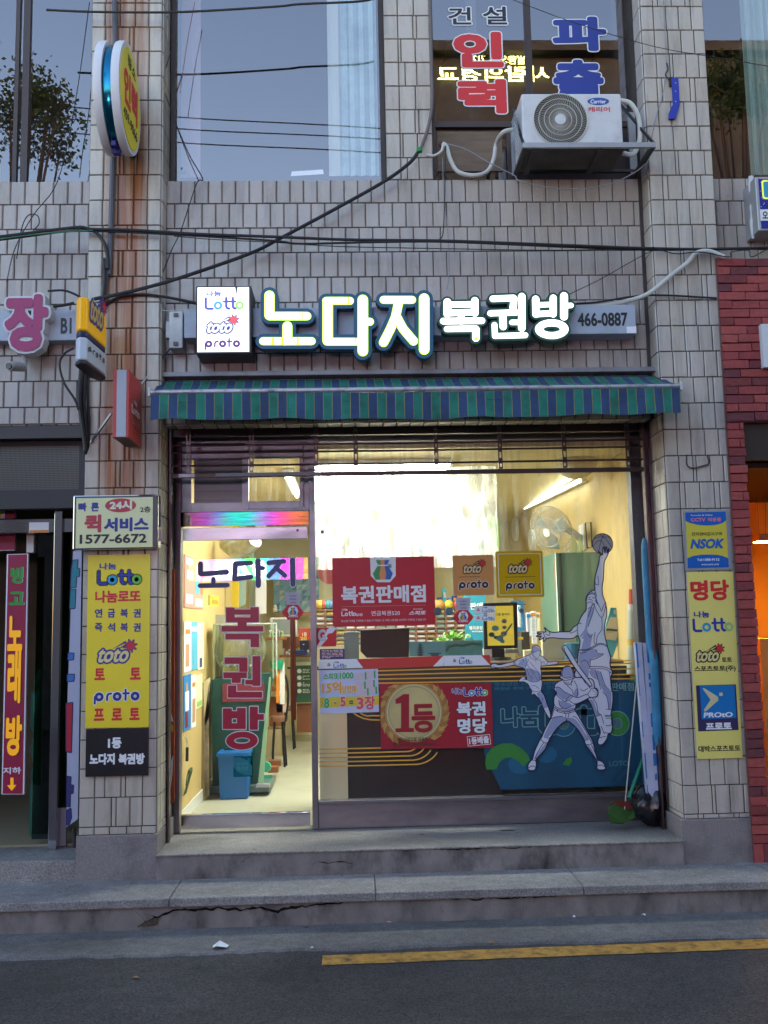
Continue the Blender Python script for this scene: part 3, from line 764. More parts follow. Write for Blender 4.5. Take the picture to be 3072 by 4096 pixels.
MB().box(PL1-.01, jl0, YG-.02, YG+.04, .003, HEAD).build('jamb_filler', mat('yellow_painted_jamb', (.42, .25, .04), .6, dirt=.4), front_)
MB().box(jl0, jr1, YG-.0, YG+.04, zf1+.021, HEAD).build('head_panel', mat('grey_head_panel', (.09, .09, .075), .5, dirt=.3), front_)
MB().box(ml1+.002, jr0-.002, YG-.035, YG+.02, .003, zp-.028).build('base_panel', STEEL2, front_, bevel=.003)
MB().box(ml1+.002, jr0-.002, YG-.055, YG+.03, zp-.027, zp).build('glazing_sill', ALU, front_, bevel=.002)
MB().box(ml1+.002, jr0-.002, YG-.004, YG+.004, zp, zf0).build('pane', SGL, front_)
# transom lights over the door
zt0, zt1 = B3(800, 1165, YG).z, B3(800, 1022, YG).z           # steel header bar over the door leaf
zs = B3(800, 1000, YG).z
hd = MB().box(jl1+.002, ml0-.002, YG-.058, YG+.03, zt0, zt1).build('door_header', STEEL, front_, bevel=.002)
MB().box(jl1+.002, ml0-.002, YG-.062, YG+.02, zt1+.001, zs).build('header_sill', ALU, front_, bevel=.002)
sx0, sx1, sx2, sx3 = B3(262, 700, YG).x, B3(850, 700, YG).x, B3(850, 700, YG).x, B3(1440, 700, YG).x
for i, (a, b) in enumerate(((sx0, sx1), (sx2, sx3))):
    y = YG-.03*i
    mb = MB(); w = .045
    mb.box(a, a+w*.6, y-.02, y+.01, zs+.002, zf0-.002); mb.box(b-w*.6, b, y-.02, y+.01, zs+.002, zf0-.002); mb.box(a+w*.6, b-w*.6, y-.02, y+.01, zs+.002, zs+.06); mb.box(a+w*.6, b-w*.6, y-.02, y+.01, zf0-.12, zf0-.002)
    sa = mb.build('transom_sash', ALU, front_, bevel=.002)
    if i == 0:
        mb = MB(); x0, x1, z0, z1 = B3.rect(335, 450, 815, 910, YG)
        for k in range(5): mb.box(x0, x1, YG-.005-.004*k % .008, YG+.004, z0+(z1-z0)*k/5+.012, z0+(z1-z0)*(k+1)/5-.010)
        mb.box(x0-.01, x1+.01, YG+.006, YG+.012, z0-.01, z1+.01); mb.build('louvre', mat('louvre_glass', (.17, .15, .16), .25, var=.2, vscale=3), sa)
    else: MB().box(a+.02, b-.02, y-.004, y, zs+.05, zf0-.1).build('pane', SGL, sa)
for a, b in ((jl1, sx0), (sx3, ml0)): MB().box(a, b, YG-.01, YG+.02, zs, zf0).build('filler_strip', ALU, front_)
# door leaf: patch rails top and bottom, frameless glass, wooden pull, lock
dx0, dx1 = B4(183, 1900, YG).x, B4(1378, 1900, YG).x
door = thing('glass_door', 'frameless glass shop door with steel rails and a long reddish wooden pull handle', 'door', (dx0, YG, 0))
dz0, dz1 = B4(780, 1992, YG).z, B4(780, 1862, YG).z; dt0, dt1 = B3(850, 1302, YG).z, B3(850, 1172, YG).z
MB().box(dx0, dx1, YG-.042, YG-.0, dz0, dz1).build('bottom_rail', STEEL, door, bevel=.002)
MB().box(dx0, dx1, YG-.042, YG-.0, dt0, dt1-.004).build('top_rail', STEEL2, door, bevel=.002)
MB().box(dx0, dx1, YG-.026, YG-.016, dz1, dt0).build('pane', DGL, door)
hx, hz0, hz1 = B4(1216, 500, YG-.09).x, B4(1216, 1000, YG-.09).z, B4(1216, 60, YG-.09).z
hd_ = MB().tube([(hx, YG-.09, hz0+(hz1-hz0)*i/6) for i in range(7)], [.018, .021, .0215, .0215, .0215, .021, .018], 14).build('pull_handle', mat('varnished_wood', (.20, .035, .012), .25, var=.25, vscale=4, stretch=(1, 1, .4)), door, smooth=True)
mb = MB()
for z in (hz0+.12, hz1-.22): mb.tube([(hx, YG-.09, z), (hx, YG-.02, z)], .009, 8)
mb.build('standoff', STEEL, hd_)
x0, x1, z0, z1 = B4.rect(1278, 258, 1366, 346, YG-.05)
lk = MB().box(x0, x1, YG-.07, YG-.027, z0, z1).build('lock', mat('black_plastic', (.02, .018, .02), .35), door, bevel=.004)
MB().lathe(((x0+x1)/2-.004, YG-.071, (z0+z1)/2), [(.008, 0), (.008, -.003), (.004, -.004)], 12, 'y').build('keyhole', STEEL, lk)
MB().lathe((B3(1378, 1202, YG-.05).x, YG-.044, B3(1378, 1202, YG-.05).z), [(.010, 0), (.010, -.004), (.004, -.005)], 14, 'y').build('pivot_cap', BRAIL, door)
# shutter guide rails and the open link shutter hanging half a metre down
gl0, gl1 = B4(18, 1200, YR).x, B4(70, 1200, YR).x
gr0, gr1 = B7(1412, 500, YR).x, B7(1468, 500, YR).x
sh = thing('link_shutter', 'brown open link roller shutter half rolled up under the awning', 'roller shutter', ((gl0+gr1)/2, YR, HEAD))
for a, b in ((gl0, gl1), (gr0, gr1)):
    mb = MB(); mb.box(a, b, YR+.03, YR+.035, .003, HEAD-.002); mb.box(a, a+.005, YR-.03, YR+.03, .003, HEAD-.002); mb.box(b-.005, b, YR-.03, YR+.03, .003, HEAD-.002)
    mb.box(a+.005, a+.012, YR-.03, YR-.026, .003, HEAD-.002); mb.box(b-.012, b-.005, YR-.03, YR-.026, .003, HEAD-.002)
    mb.build('guide_rail', mat('rail_steel', (.16, .115, .12), .33, metal=.85, dirt=.45), sh)
rx0, rx1 = gl1-.02, gr0+.02
rodz = [B5(800, y, YR).z for y in (252, 312, 418)]; zb1, zb0 = B5(800, 483, YR).z, B5(800, 520, YR).z
for z in rodz: MB().tube([(rx0, YR, z), ((rx0+rx1)/2, YR, z-.004), (rx1, YR, z)], .0075, 8).build('rod', BRAIL, sh, smooth=True)
lx = [B3(265, 470, YR).x, B3(910, 470, YR).x, B3(1568, 450, YR).x, B5(463, 370, YR).x, B5(1130, 360, YR).x, B7(210, 20, YR).x, B7(742, 20, YR).x, B7(1268, 30, YR).x]
lx[5] = B7(208, 20, YR).x
ztop = HEAD-.005
for i, x in enumerate(lx):
    mb = MB(); zz = [ztop]+rodz+[zb1]
    for a, b in zip(zz, zz[1:]):
        if a-b < .02: continue
        h = (a-b); w = .016
        mb.box(x-w, x-w*.45, YR-.006, YR+.006, b+.004, a-.004); mb.box(x+w*.45, x+w, YR-.006, YR+.006, b+.004, a-.004)
        mb.box(x-w*.45, x+w*.45, YR-.006, YR+.006, b+.004, b+.004+h*.22); mb.box(x-w*.45, x+w*.45, YR-.006, YR+.006, a-.004-h*.22, a-.004)
    mb.build('link_chain', mat('link_plate', (.15, .11, .115), .35, metal=.8, dirt=.4), sh)
xm = B3(1620, 640, YR).x; xq = B3(545, 640, YR).x
bb = MB().box(rx0, rx1, YR-.012, YR+.012, zb0, zb1).build('bottom_bar', BRAIL, sh, bevel=.003)
MB().box(xq, xm, YR-.018, YR-.013, zb0+.006, zb1-.002).build('bar_plate', STEEL, bb)
MB().box(B3(170, 640, YR).x, B3(330, 640, YR).x, YR-.018, YR-.013, zb0+.004, zb1-.004).build('bar_plate', ALU, bb)
# the other steel head rail inside the opening (fixed, at the soffit)
MB().box(PL1+.012, PR0-.012, YR+.05, YR+.09, HEAD-.055, HEAD-.002).build('head_rail', BRAIL, sh)

# ------------------------------------------------------------------ awning
YA = -.34
bl, br = A4(992, 935, YA), A6(1236, 585, YA)
tl, tr = A4(1052, 870, YS-.06), A6(1142, 535, YS-.06)
vb = (A4(1300, 1135, YA).z+A5(800, 945, YA).z+A6(900, 730, YA).z)/3
zbar = (A4(1300, 950, YA).z+A5(800, 778, YA).z+A6(900, 592, YA).z)/3
ztp = (A4(1300, 870, YS-.06).z+A5(800, 712, YS-.06).z+A6(700, 548, YS-.06).z)/3
aw = thing('awning', 'faded green and blue striped fabric awning with a straight valance over the shop window', 'awning', ((bl.x+br.x)/2, YS, ztp))
AG, AB, AY = mat('awning_green', (.006, .15, .105), .75, var=.3, vscale=7, dirt=.65, dscale=6), mat('awning_blue', (.016, .048, .125), .75, var=.25, vscale=7, dirt=.45, dscale=5), mat('awning_seam', (.22, .20, .06), .7)
NS = 59; mb = MB(); rnd = random.Random(4)
x0, x1 = bl.x+.01, br.x-.01; X0, X1 = tl.x, tr.x
def roofp(u, v):                                        # u along, v 0 at the wall .. 1 at the bar
    sag = .02*math.sin(math.pi*v)+.004*math.sin(u*37)*v
    return ((X0+(X1-X0)*u)*(1-v)+(x0+(x1-x0)*u)*v, (YS-.06)*(1-v)+YA*v, ztp*(1-v)+(zbar+.012)*v-sag)
def valp(u, v):
    return (x0+(x1-x0)*u, YA-.012-.012*math.sin(u*55)*v-.010*math.sin(u*21+1)*v, zbar-.018-(zbar-.018-vb)*v-.008*math.sin(u*3.1)*v+.006*math.sin(u*33)*v+.005*math.sin(u*9))
for i in range(NS):
    u0, u1 = i/NS, (i+1)/NS
    for fn, nv in ((roofp, 4), (valp, 3)):
        for j in range(nv):
            v0, v1 = j/nv, (j+1)/nv; e = .0022/ (x1-x0)
            mb.cm = i % 2; mb.poly([fn(u0+e, v0), fn(u1-e, v0), fn(u1-e, v1), fn(u0+e, v1)], [(0, 1, 2, 3)])
            mb.cm = 2; mb.poly([fn(u1-e, v0), fn(u1+e, v0), fn(u1+e, v1), fn(u1-e, v1)], [(0, 1, 2, 3)])
cl = mb.build('canopy', [AB, AG, AY], aw)
so = cl.modifiers.new('thick', 'SOLIDIFY'); so.thickness = .0025
gb = mat('galvanised_bar', (.42, .42, .44), .45, metal=.6, dirt=.7, dscale=14)
MB().tube([(bl.x, YA, zbar), (br.x, YA, zbar)], .017, 12).build('front_bar', gb, aw, smooth=True)
st0, st1 = A4(1300, 818, YS-.07).z, A4(1300, 845, YS-.07).z
MB().box(tl.x, tr.x, YS-.10, YS-.004, st1, st0+.005).build('cover_strip', mat('grey_cover_sheet', (.26, .25, .27), .5, metal=.3, dirt=.5), aw, bevel=.004)
MB().tube([(tl.x+.02, YS-.055, ztp-.025), (tr.x-.02, YS-.055, ztp-.025)], .028, 12).build('roller', mat('dark_roller', (.04, .05, .06), .6), aw)
for x in (bl.x+.12, br.x-.12): MB().bar((x, YS-.03, ztp-.10), (x, YA+.02, zbar-.006), .022, .012).build('folding_arm', gb, aw)
for x in (bl.x, br.x): MB().box(x-.008, x+.008, YA-.02, YA+.02, zbar-.03, zbar+.03).build('end_cap', mat('white_plastic', (.6, .6, .6), .4, dirt=.4), aw, bevel=.004)

# ================================================================== inside the shop
YW = mat('yellow_wall', (.56, .41, .16), .6, var=.08, vscale=2)
CRM = mat('cream_wall', (.72, .66, .42), .6, var=.06, vscale=2)
XL, XR, YB = -1.33, 2.17, 6.4
struct(MB().box(XL, XR, YG+.05, YB, -.05, -.004), 'shop_floor', mat('cream_floor_tile', (.46, .45, .33), .35, var=.06, vscale=3, dirt=.15))
struct(MB().box(XL-.05, XL, YG+.05, YB, 0, CLG).box(XR, XR+.05, YG+.05, YB, 0, CLG), 'shop_wall', YW)
struct(MB().box(XL-.05, XR+.05, YB, YB+.05, 0, CLG), 'shop_wall', CRM)
struct(MB().box(XL-.05, XR+.05, YG+.05, YB+.05, CLG, CLG+.05), 'shop_ceiling', mat('warm_ceiling', (.66, .56, .32), .7, var=.05))
LAMPM = mat('lit_tube', (1, 1, .95), emit=2.3, ecol=(.90, 1.0, .90))
LAMPW = mat('lit_panel', (1, 1, .95), emit=1.5, ecol=(.94, 1.0, .86))
LAMPB = mat('lit_panel_bright', (1, 1, .95), emit=6.5, ecol=(.95, 1.0, .88))
WPL = mat('white_gloss', (.72, .72, .68), .35)
def tube_light(x0, x1, y0, y1, z, label):
    t = thing('ceiling_light', label, 'ceiling light', ((x0+x1)/2, (y0+y1)/2, z), 'tube lights on the shop ceiling')
    a, b = Vector((x0, y0, z-.05)), Vector((x1, y1, z-.05))
    MB().bar(a+Vector((0, 0, .03)), b+Vector((0, 0, .03)), .09, .03).build('housing', WPL, t)
    MB().tube([a, b], .016, 10).build('tube', LAMPM, t, smooth=True)
tube_light(-.55, -.55, 1.5, 2.9, CLG-.01, 'bright fluorescent tube light running back from the glass above the door aisle')
tube_light(-.55, -.55, 4.0, 5.4, CLG-.01, 'fluorescent tube light at the far end of the door aisle ceiling')
def panel_light(x, y, w, l, label):
    t = thing('ceiling_panel', label, 'ceiling light', (x, y, CLG), 'flat light panels over the counter')
    MB().box(x-w/2-.02, x+w/2+.02, y-l/2-.02, y+l/2+.02, CLG-.045, CLG-.003).build('frame', WPL, t)
    MB().box(x-w/2, x+w/2, y-l/2, y+l/2, CLG-.055, CLG-.046).build('diffuser', LAMPB if y < 2 else LAMPW, t)
panel_light(.22, 1.50, 1.15, .7, 'flat white ceiling light panel nearest the shop window')
panel_light(.25, 2.75, 1.15, .62, 'flat white ceiling light panel second back from the window')
panel_light(.25, 3.85, 1.15, .62, 'flat white ceiling light panel at the back of the counter area')
# bare tube on the right, sloping on its wires
t = thing('wall_tube_light', 'bare fluorescent tube glowing high on the yellow wall beside the wall fan', 'tube light', tuple(B7.x(640, 370, XR-.06)))
pa, pb = B7.x(905, 245, XR-.05), B7.x(385, 500, XR-.05); pb.y = min(pb.y, 5.5)
MB().bar(pa, pb, .05, .04).build('housing', WPL, t)
MB().tube([pa-Vector((.045, 0, .01)), pb-Vector((.045, 0, .01))], .014, 10).build('tube', LAMPM, t)
# clear vinyl draught curtain hanging behind the glass, strongly lit from behind
VIN = bpy.data.materials.new('clear_vinyl'); VIN.use_nodes = True; t_ = VIN.node_tree; N_ = t_.nodes; N_.remove(N_['Principled BSDF'])
tr_ = N_.new('ShaderNodeBsdfTransparent'); tl_ = N_.new('ShaderNodeBsdfTranslucent'); tl_.inputs[0].default_value = (.92, .94, .86, 1); gl_ = N_.new('ShaderNodeBsdfGlossy'); gl_.inputs['Roughness'].default_value = .15
no_ = N_.new('ShaderNodeTexNoise'); no_.inputs['Scale'].default_value = 3; no_.inputs['Detail'].default_value = 8; mp_ = N_.new('ShaderNodeMapping'); mp_.inputs['Scale'].default_value = (6, 1, 1.5); tc_ = N_.new('ShaderNodeTexCoord')
t_.links.new(tc_.outputs['Object'], mp_.inputs[0]); t_.links.new(mp_.outputs[0], no_.inputs['Vector'])
rr_ = N_.new('ShaderNodeMapRange'); rr_.inputs[1].default_value = .35; rr_.inputs[2].default_value = .7; rr_.inputs[3].default_value = .12; rr_.inputs[4].default_value = .70; t_.links.new(no_.outputs[0], rr_.inputs[0])
m1_ = N_.new('ShaderNodeMixShader'); m2_ = N_.new('ShaderNodeMixShader'); m2_.inputs[0].default_value = .08
t_.links.new(rr_.outputs[0], m1_.inputs[0]); t_.links.new(tr_.outputs[0], m1_.inputs[1]); t_.links.new(tl_.outputs[0], m1_.inputs[2]); t_.links.new(m1_.outputs[0], m2_.inputs[1]); t_.links.new(gl_.outputs[0], m2_.inputs[2]); t_.links.new(m2_.outputs[0], N_['Material Output'].inputs[0])
x0, x1, z0, z1 = B5.rect(132, 560, 1640, 1290, .95)
mb = MB(); nx, nz = 90, 16
P = [(x0+(x1-x0)*i/nx, .95+.006*math.sin(i*.9)+.02*math.sin(i*.23+j*.7)+.006*math.sin(i*2.3+j*1.9), z0+(2.70-z0)*j/nz) for j in range(nz+1) for i in range(nx+1)]
mb.poly(P, [(j*(nx+1)+i, j*(nx+1)+i+1, (j+1)*(nx+1)+i+1, (j+1)*(nx+1)+i) for j in range(nz) for i in range(nx)])
single(mb, 'vinyl_curtain', VIN, 'clear crinkled plastic curtain hanging behind the glass, washed out by the lights', 'curtain', smooth=True)
# ---- counter along the window: dark front with a cream end, teal top
DK = mat('counter_charcoal', (.045, .040, .037), .45, var=.1)
CRP = mat('cream_panel', (.86, .80, .50), .5)
ct = thing('counter', 'charcoal shop counter with a cream end panel just inside the window', 'counter', (.3, 1.0, 0))
c0, c1 = B6(160, 1000, .98).x, B6(390, 1000, .98).x; ctz = B6(900, 565, .98).z
MB().box(c1, 1.12, .98, 1.02, 0, ctz).build('front_panel', DK, ct)
MB().box(c0, c1, .96, 1.03, 0, ctz-.002).build('end_panel', CRP, ct)
MB().box(c0-.01, 2.1, .94, 1.55, ctz, ctz+.03).build('worktop', mat('dark_worktop', (.10, .07, .05), .3), ct, bevel=.003)
TZ = ctz+.03
# ================================================================== things inside the shop
def paint(name, col=(.5, .5, .5), rough=.5, **k): return mat(name, col, rough, **k)
WHT = paint('white_paint', (.75, .75, .73), .5); BLK = paint('black_gloss', (.012, .012, .014), .3); RED = paint('sign_red', (.50, .015, .025), .45)
NAVY = paint('print_navy', (.015, .03, .22), .5); TEAL = paint('print_teal', (.02, .33, .42), .5); GREENP = paint('print_green', (.25, .55, .10), .5); PBLUE = paint('print_blue', (.02, .22, .55), .5)
PYEL = paint('print_yellow', (.72, .52, .03), .5); PAPER = paint('paper_white', (.78, .78, .80), .7); PRED = paint('print_red', (.62, .02, .03), .5); GREY = paint('print_grey', (.35, .35, .38), .6); PBLK = paint('print_black', (.015, .014, .016), .5)
ORG = paint('print_orange', (.70, .24, .02), .5); SKIN = paint('print_tan', (.50, .27, .15), .6); PINK = paint('print_pink', (.60, .28, .22), .6); SKYB = paint('print_sky', (.10, .42, .58), .5); DGRN = paint('print_dark_green', (.02, .09, .055), .5)

def plate(mb, x0, x1, z0, z1, Y, th=.004): return mb.box(x0, x1, Y-th, Y, z0, z1)
def flat(Kk, rect, Y, m, parent=None, name='panel', th=.004, bevel=0):
    x0, x1, z0, z1 = Kk.rect(*rect, Y); return MB().box(x0, x1, Y-th, Y, z0, z1).build(name, m, parent, bevel=bevel)
def lines(mb, x0, x1, z0, z1, Y, n, rnd, h=.45):
    """rows of small print, as short bars"""
    for i in range(n):
        z = z1-(z1-z0)*(i+.5)/n; x = x0
        while x < x1-.01:
            w = rnd.uniform(.012, .05); e = min(x+w, x1)
            plate(mb, x, e, z-(z1-z0)/n*h/2, z+(z1-z0)/n*h/2, Y, .0008); x = e+.008
            if rnd.random() < .08: break
def wallpic(Kk, xa, xb, ya, yb, X, m, name, label, cat, group=None, th=.006, extra=()):
    """a sheet pinned flat on a side wall x = X; xa, xb columns and ya, yb (at column xa) rows of the photograph"""
    a, b = Kk.x(xa, ya, X), Kk.x(xb, ya, X); lo = Kk.x(xa, yb, X)
    y0, y1, z0, z1 = a.y, b.y, lo.z, a.z
    s = 1 if X < 0 else -1
    o = MB().box(X, X+s*th, y0, y1, z0, z1).build(name, m); tag(o, label, cat, group)
    for (u0, u1, v0, v1, mm) in extra:
        MB().box(X+s*(th+.0005), X+s*(th+.002), y0+(y1-y0)*u0, y0+(y1-y0)*u1, z0+(z1-z0)*v0, z0+(z1-z0)*v1).build('print', mm, o)
    return o
XW = XL+.001
wallpic(B3, 218, 410, 1445, 1990, XW, PINK, 'notice_board', 'pink notice board on the left wall with white price cards', 'notice board', extra=[(.08, .38, .82, .95, PAPER), (.1, .42, .55, .72, PAPER), (.08, .4, .08, .26, PAPER), (.55, .8, .3, .85, SKYB), (.55, .95, .04, .2, CRP), (.84, .98, .3, .55, ORG)])
wallpic(B4, 195, 262, 85, 560, XW, PAPER, 'wall_poster', 'pale poster of a standing figure nearest the door, upper row on the yellow wall', 'poster', 'posters on the left wall', extra=[(.2, .7, .1, .55, SKIN), (.2, .8, .75, .85, ORG)])
wallpic(B4, 262, 322, 88, 540, XW, SKYB, 'wall_poster', 'light blue poster in the middle of the upper row on the yellow wall', 'poster', 'posters on the left wall', extra=[(.1, .9, .8, .9, PAPER), (.3, .8, .1, .4, SKYB)])
wallpic(B4, 322, 378, 92, 540, XW, CRP, 'wall_poster', 'cream poster with small print, last in the upper row on the yellow wall', 'poster', 'posters on the left wall', extra=[(.2, .8, .6, .62, GREY), (.2, .8, .7, .72, GREY), (.3, .7, .05, .25, NAVY)])
wallpic(B4, 190, 258, 590, 1115, XW, PBLUE, 'wall_poster', 'bright blue poster of a woman in white, lower row by the door', 'poster', 'posters on the left wall', extra=[(.2, .7, .35, .7, PAPER), (.3, .55, .7, .85, SKIN), (.2, .6, .05, .33, paint('print_maroon', (.2, .02, .04)))])
wallpic(B4, 262, 305, 590, 1085, XW, PAPER, 'wall_poster', 'narrow white poster with an orange heading, lower row on the yellow wall', 'poster', 'posters on the left wall', extra=[(.2, .8, .78, .86, ORG), (.25, .8, .1, .55, SKIN)])
wallpic(B4, 308, 365, 590, 900, XW, CRP, 'wall_poster', 'small cream poster with green edge, lower row behind the leaning boards', 'poster', 'posters on the left wall', extra=[(.1, .9, .05, .2, GREENP)])
wallpic(B3, 470, 566, 1862, 1968, XL+.25, PYEL, 'price_card', 'yellow card with green writing hanging above the ball machine', 'card', extra=[(.1, .5, .75, .9, GREENP), (.3, .9, .2, .6, ORG)])
o = single(MB().box(XL, XL+.012, YG+.1, 5.5, 0, .09), 'skirting', WPL, 'pale skirting board along the foot of the yellow wall', 'skirting board')
# wall hanger and tangle of cable low on the wall
q = B4.x(225, 1250, XL+.02); t = thing('wall_hook', 'white hanger with a black grip on the yellow wall below the posters', 'hook', tuple(q))
MB().tube([B4.x(192, 1140, XL+.02), B4.x(215, 1165, XL+.03), B4.x(232, 1200, XL+.03), B4.x(230, 1255, XL+.03)], .005, 6).build('rod', WPL, t)
MB().tube([B4.x(230, 1255, XL+.03), B4.x(228, 1385, XL+.03)], .012, 8).build('grip', BLK, t)
mb = MB(); r = random.Random(9); c = B4.x(235, 1700, XL+.05)
for k in range(3): mb.tube(bez([(c.x+.03*math.cos(a*1.1+k), c.y+.10*math.sin(a+k*.4), c.z+.10+.10*math.cos(a+k)) for a in [i*.9 for i in range(8)]], 5), .005, 6)
single(mb, 'cable_coil', paint('green_cable', (.05, .12, .04)), 'tangle of dark green cable lying at the foot of the yellow wall', 'cable')
# cartons leaning on the wall
t = thing('leaning_boards', 'flattened brown cartons leaning upright on the wall beside the ball machine', 'carton', tuple(B4(380, 1760, 1.95)))
KR = paint('kraft_board', (.30, .23, .12), .8, var=.15); KR2 = paint('kraft_board_dark', (.10, .07, .045), .8)
mb = MB()
def quad(Kk, pts, Y, m, parent, name, th=.02):
    q = [Kk(x, y, Y) for x, y in pts]; return MB().prism(ccw([(v.x, v.z) for v in q]), Y-th, Y).build(name, m, parent)
quad(B4, [(330, 665), (385, 650), (400, 1755), (345, 1765)], 1.9, KR, t, 'board')
quad(B4, [(388, 645), (445, 605), (420, 985), (385, 1060), (392, 1700)], 2.0, CRP, t, 'board', .03)
quad(B4, [(300, 705), (328, 700), (338, 1700), (310, 1690)], 1.96, KR2, t, 'board')
quad(B4, [(392, 1060), (432, 985), (440, 1700), (400, 1740)], 1.93, paint('printed_board', (.28, .24, .16), var=.5, vscale=12), t, 'board')
# ball machine
t = thing('ball_machine', 'tall ball machine with a clear globe in an acrylic box on a green cabinet', 'ball machine', tuple(B4(700, 1700, 2.2)))
gx0, gx1, gz0, gz1 = B4.rect(455, 630, 975, 1610, 2.1)
q = [B4(x, y, 2.1) for x, y in ((455, 625), (1005, 570), (960, 900), (895, 1610), (465, 1610))]
MB().prism(ccw([(v.x, v.z) for v in q]), 2.1, 2.5).build('cabinet', paint('machine_green', (.010, .075, .055), .35), t)
rx = B4.rect(560, 660, 1000, 830, 2.09); MB().box(rx[0], rx[1]-.05, 2.088, 2.096, rx[2], rx[3]).build('front_print', paint('machine_red', (.22, .03, .04), .4), t)
bx = B4.rect(440, 1610, 1005, 1680, 2.05); MB().box(bx[0], bx[1], 2.03, 2.55, bx[2], bx[3]).build('base', paint('machine_base', (.10, .16, .14), .4), t, bevel=.01)
ax = B4.rect(470, 110, 1035, 620, 2.12)
mb = MB(); e = .012
for x in (ax[0], ax[1]-e):
    for y in (2.12, 2.5): mb.box(x, x+e, y, y+e, ax[2], ax[3])
mb.box(ax[0], ax[1], 2.12, 2.52, ax[3]-.002, ax[3]+.01); mb.build('acrylic_edge', paint('acrylic_edge', (.55, .6, .5), .2), t)
MB().box(ax[0], ax[1], 2.115, 2.118, ax[2], ax[3]).build('acrylic_front', glass('acrylic', tint=(.86, .9, .84), ior=1.3), t)
cc = B4(725, 345, 2.32); mb = MB()
R_ = (B4(965, 345, 2.32).x-B4(485, 345, 2.32).x)/2
prof = [(max(.004, R_*math.sin(a)), -R_*math.cos(a)) for a in [math.pi*i/20 for i in range(21)]]
mb.lathe(cc, prof, 32); mb.build('globe', glass('globe_plastic', tint=(.86, .87, .76), ior=1.25, smear=.35, haze=.22), t, smooth=True)
mb = MB(); r = random.Random(3)
for k in range(26):
    a = r.uniform(0, 6.28); rr = R_*.75*math.sqrt(r.random()); p = cc+Vector((rr*math.cos(a), rr*math.sin(a), -R_*.62+r.uniform(0, .03)))
    mb.lathe(p, [(max(.001, .022*math.sin(b)), -.022*math.cos(b)) for b in [math.pi*i/6 for i in range(7)]], 8)
mb.build('balls', [WHT], t, smooth=True)
# blue bin
t = thing('waste_bin', 'blue plastic bin with a round printed leaf label inside the door', 'bin', tuple(B4(660, 1740, 1.86)))
x0, x1, z0, z1 = B4.rect(530, 1290, 790, 1738, 1.86); xa, xb = B4(516, 1300, 1.86).x, B4(822, 1300, 1.86).x
BB = paint('bin_blue', (.01, .13, .42), .4); mb = MB(); xm = (x0+x1)/2
def frus(mb, w0, w1, d0, d1, z0, z1, xc, yc): return mb.poly([(xc-w0, yc-d0, z0), (xc+w0, yc-d0, z0), (xc+w0, yc+d0, z0), (xc-w0, yc+d0, z0), (xc-w1, yc-d1, z1), (xc+w1, yc-d1, z1), (xc+w1, yc+d1, z1), (xc-w1, yc+d1, z1)], [(0, 3, 2, 1), (0, 1, 5, 4), (1, 2, 6, 5), (2, 3, 7, 6), (3, 0, 4, 7)])
frus(mb, (x1-x0)/2, (xb-xa)/2-.01, .10, .14, .0, z1-.02, xm, 1.98); frus(mb, (xb-xa)/2-.02, (x1-x0)/2-.01, .12, .09, z1-.02, .02, xm, 1.98)
mb.build('body', BB, t, bevel=.01)
mb = MB(); h = (xb-xa)/2; mb.box(xm-h, xm+h, 1.83, 1.86, z1-.045, z1-.01); mb.box(xm-h, xm+h, 2.10, 2.13, z1-.045, z1-.01); mb.box(xm-h, xm-h+.03, 1.86, 2.10, z1-.045, z1-.01); mb.box(xm+h-.03, xm+h, 1.86, 2.10, z1-.045, z1-.01)
mb.build('rim', BB, t, bevel=.006)
# squeegee mop, green pads
t = thing('floor_mop', 'pale green upright mop leaning on the side of the ball machine', 'mop', tuple(B4(910, 1600, 2.0)))
quad(B4, [(995, 600), (1010, 610), (940, 1600), (890, 1600)], 2.02, paint('pale_green_plastic', (.30, .50, .30), .4), t, 'handle', .02)
quad(B4, [(880, 1590), (1000, 1590), (1000, 1620), (872, 1620)], 2.02, GREY, t, 'head', .05)
t = thing('green_dustpan', 'mint green dustpan lying behind the mop near the door aisle', 'dustpan', tuple(B4(980, 1600, 2.35)))
quad(B4, [(930, 1510), (1025, 1510), (985, 1610), (905, 1610)], 2.4, paint('mint_plastic', (.08, .42, .25), .4), t, 'pan', .02)
e = B4(962, 1440, 2.45); MB().lathe(e, [(.045, 0), (.05, .02), (.02, .03)], 16, 'y').build('scoop', paint('mint_plastic'), t)
# stool and chairs down the aisle
WOOD = paint('brown_wood', (.24, .085, .035), .45, var=.2, vscale=5); SEAT = paint('brown_vinyl', (.22, .10, .06), .4); DM = paint('dark_metal', (.03, .03, .035), .4, metal=.7)
def stool(K_, cx, ys, yf, w, Y, label, back=False):
    c = K_(cx, ys, Y); f = K_(cx, yf, Y); r = (K_(cx+w, ys, Y).x-c.x)
    t = thing('stool', label, 'stool', (c.x, Y+r, 0), 'stools along the aisle')
    MB().lathe((c.x, Y+r, c.z-.03), [(r*.9, -.02), (r, 0), (r, .025), (r*.9, .035), (.01, .04)], 20).build('seat', SEAT, t, smooth=True)
    for a in (.6, 2.5, 3.9, 5.5): MB().tube([(c.x+r*.6*math.cos(a), Y+r+r*.6*math.sin(a), c.z-.05), (c.x+r*.95*math.cos(a), Y+r+r*.95*math.sin(a), 0)], .012, 8).build('leg', DM, t)
    if back: MB().tube(bez([(c.x+r*.8, Y+r*.4, c.z-.05), (c.x+r*1.1, Y+r*.5, c.z+.2), (c.x+r*.8, Y+r*.6, c.z+.42), (c.x-r*.1, Y+r*.7, c.z+.46)], 6), .012, 8).build('back_frame', DM, t)
    return t
stool(B4, 1075, 975, 1355, 85, 3.6, 'round brown padded stool in the aisle, nearest the door', True)
stool(B4, 1170, 880, 1200, 70, 5.0, 'round brown padded stool further down the aisle by the green notice', True)
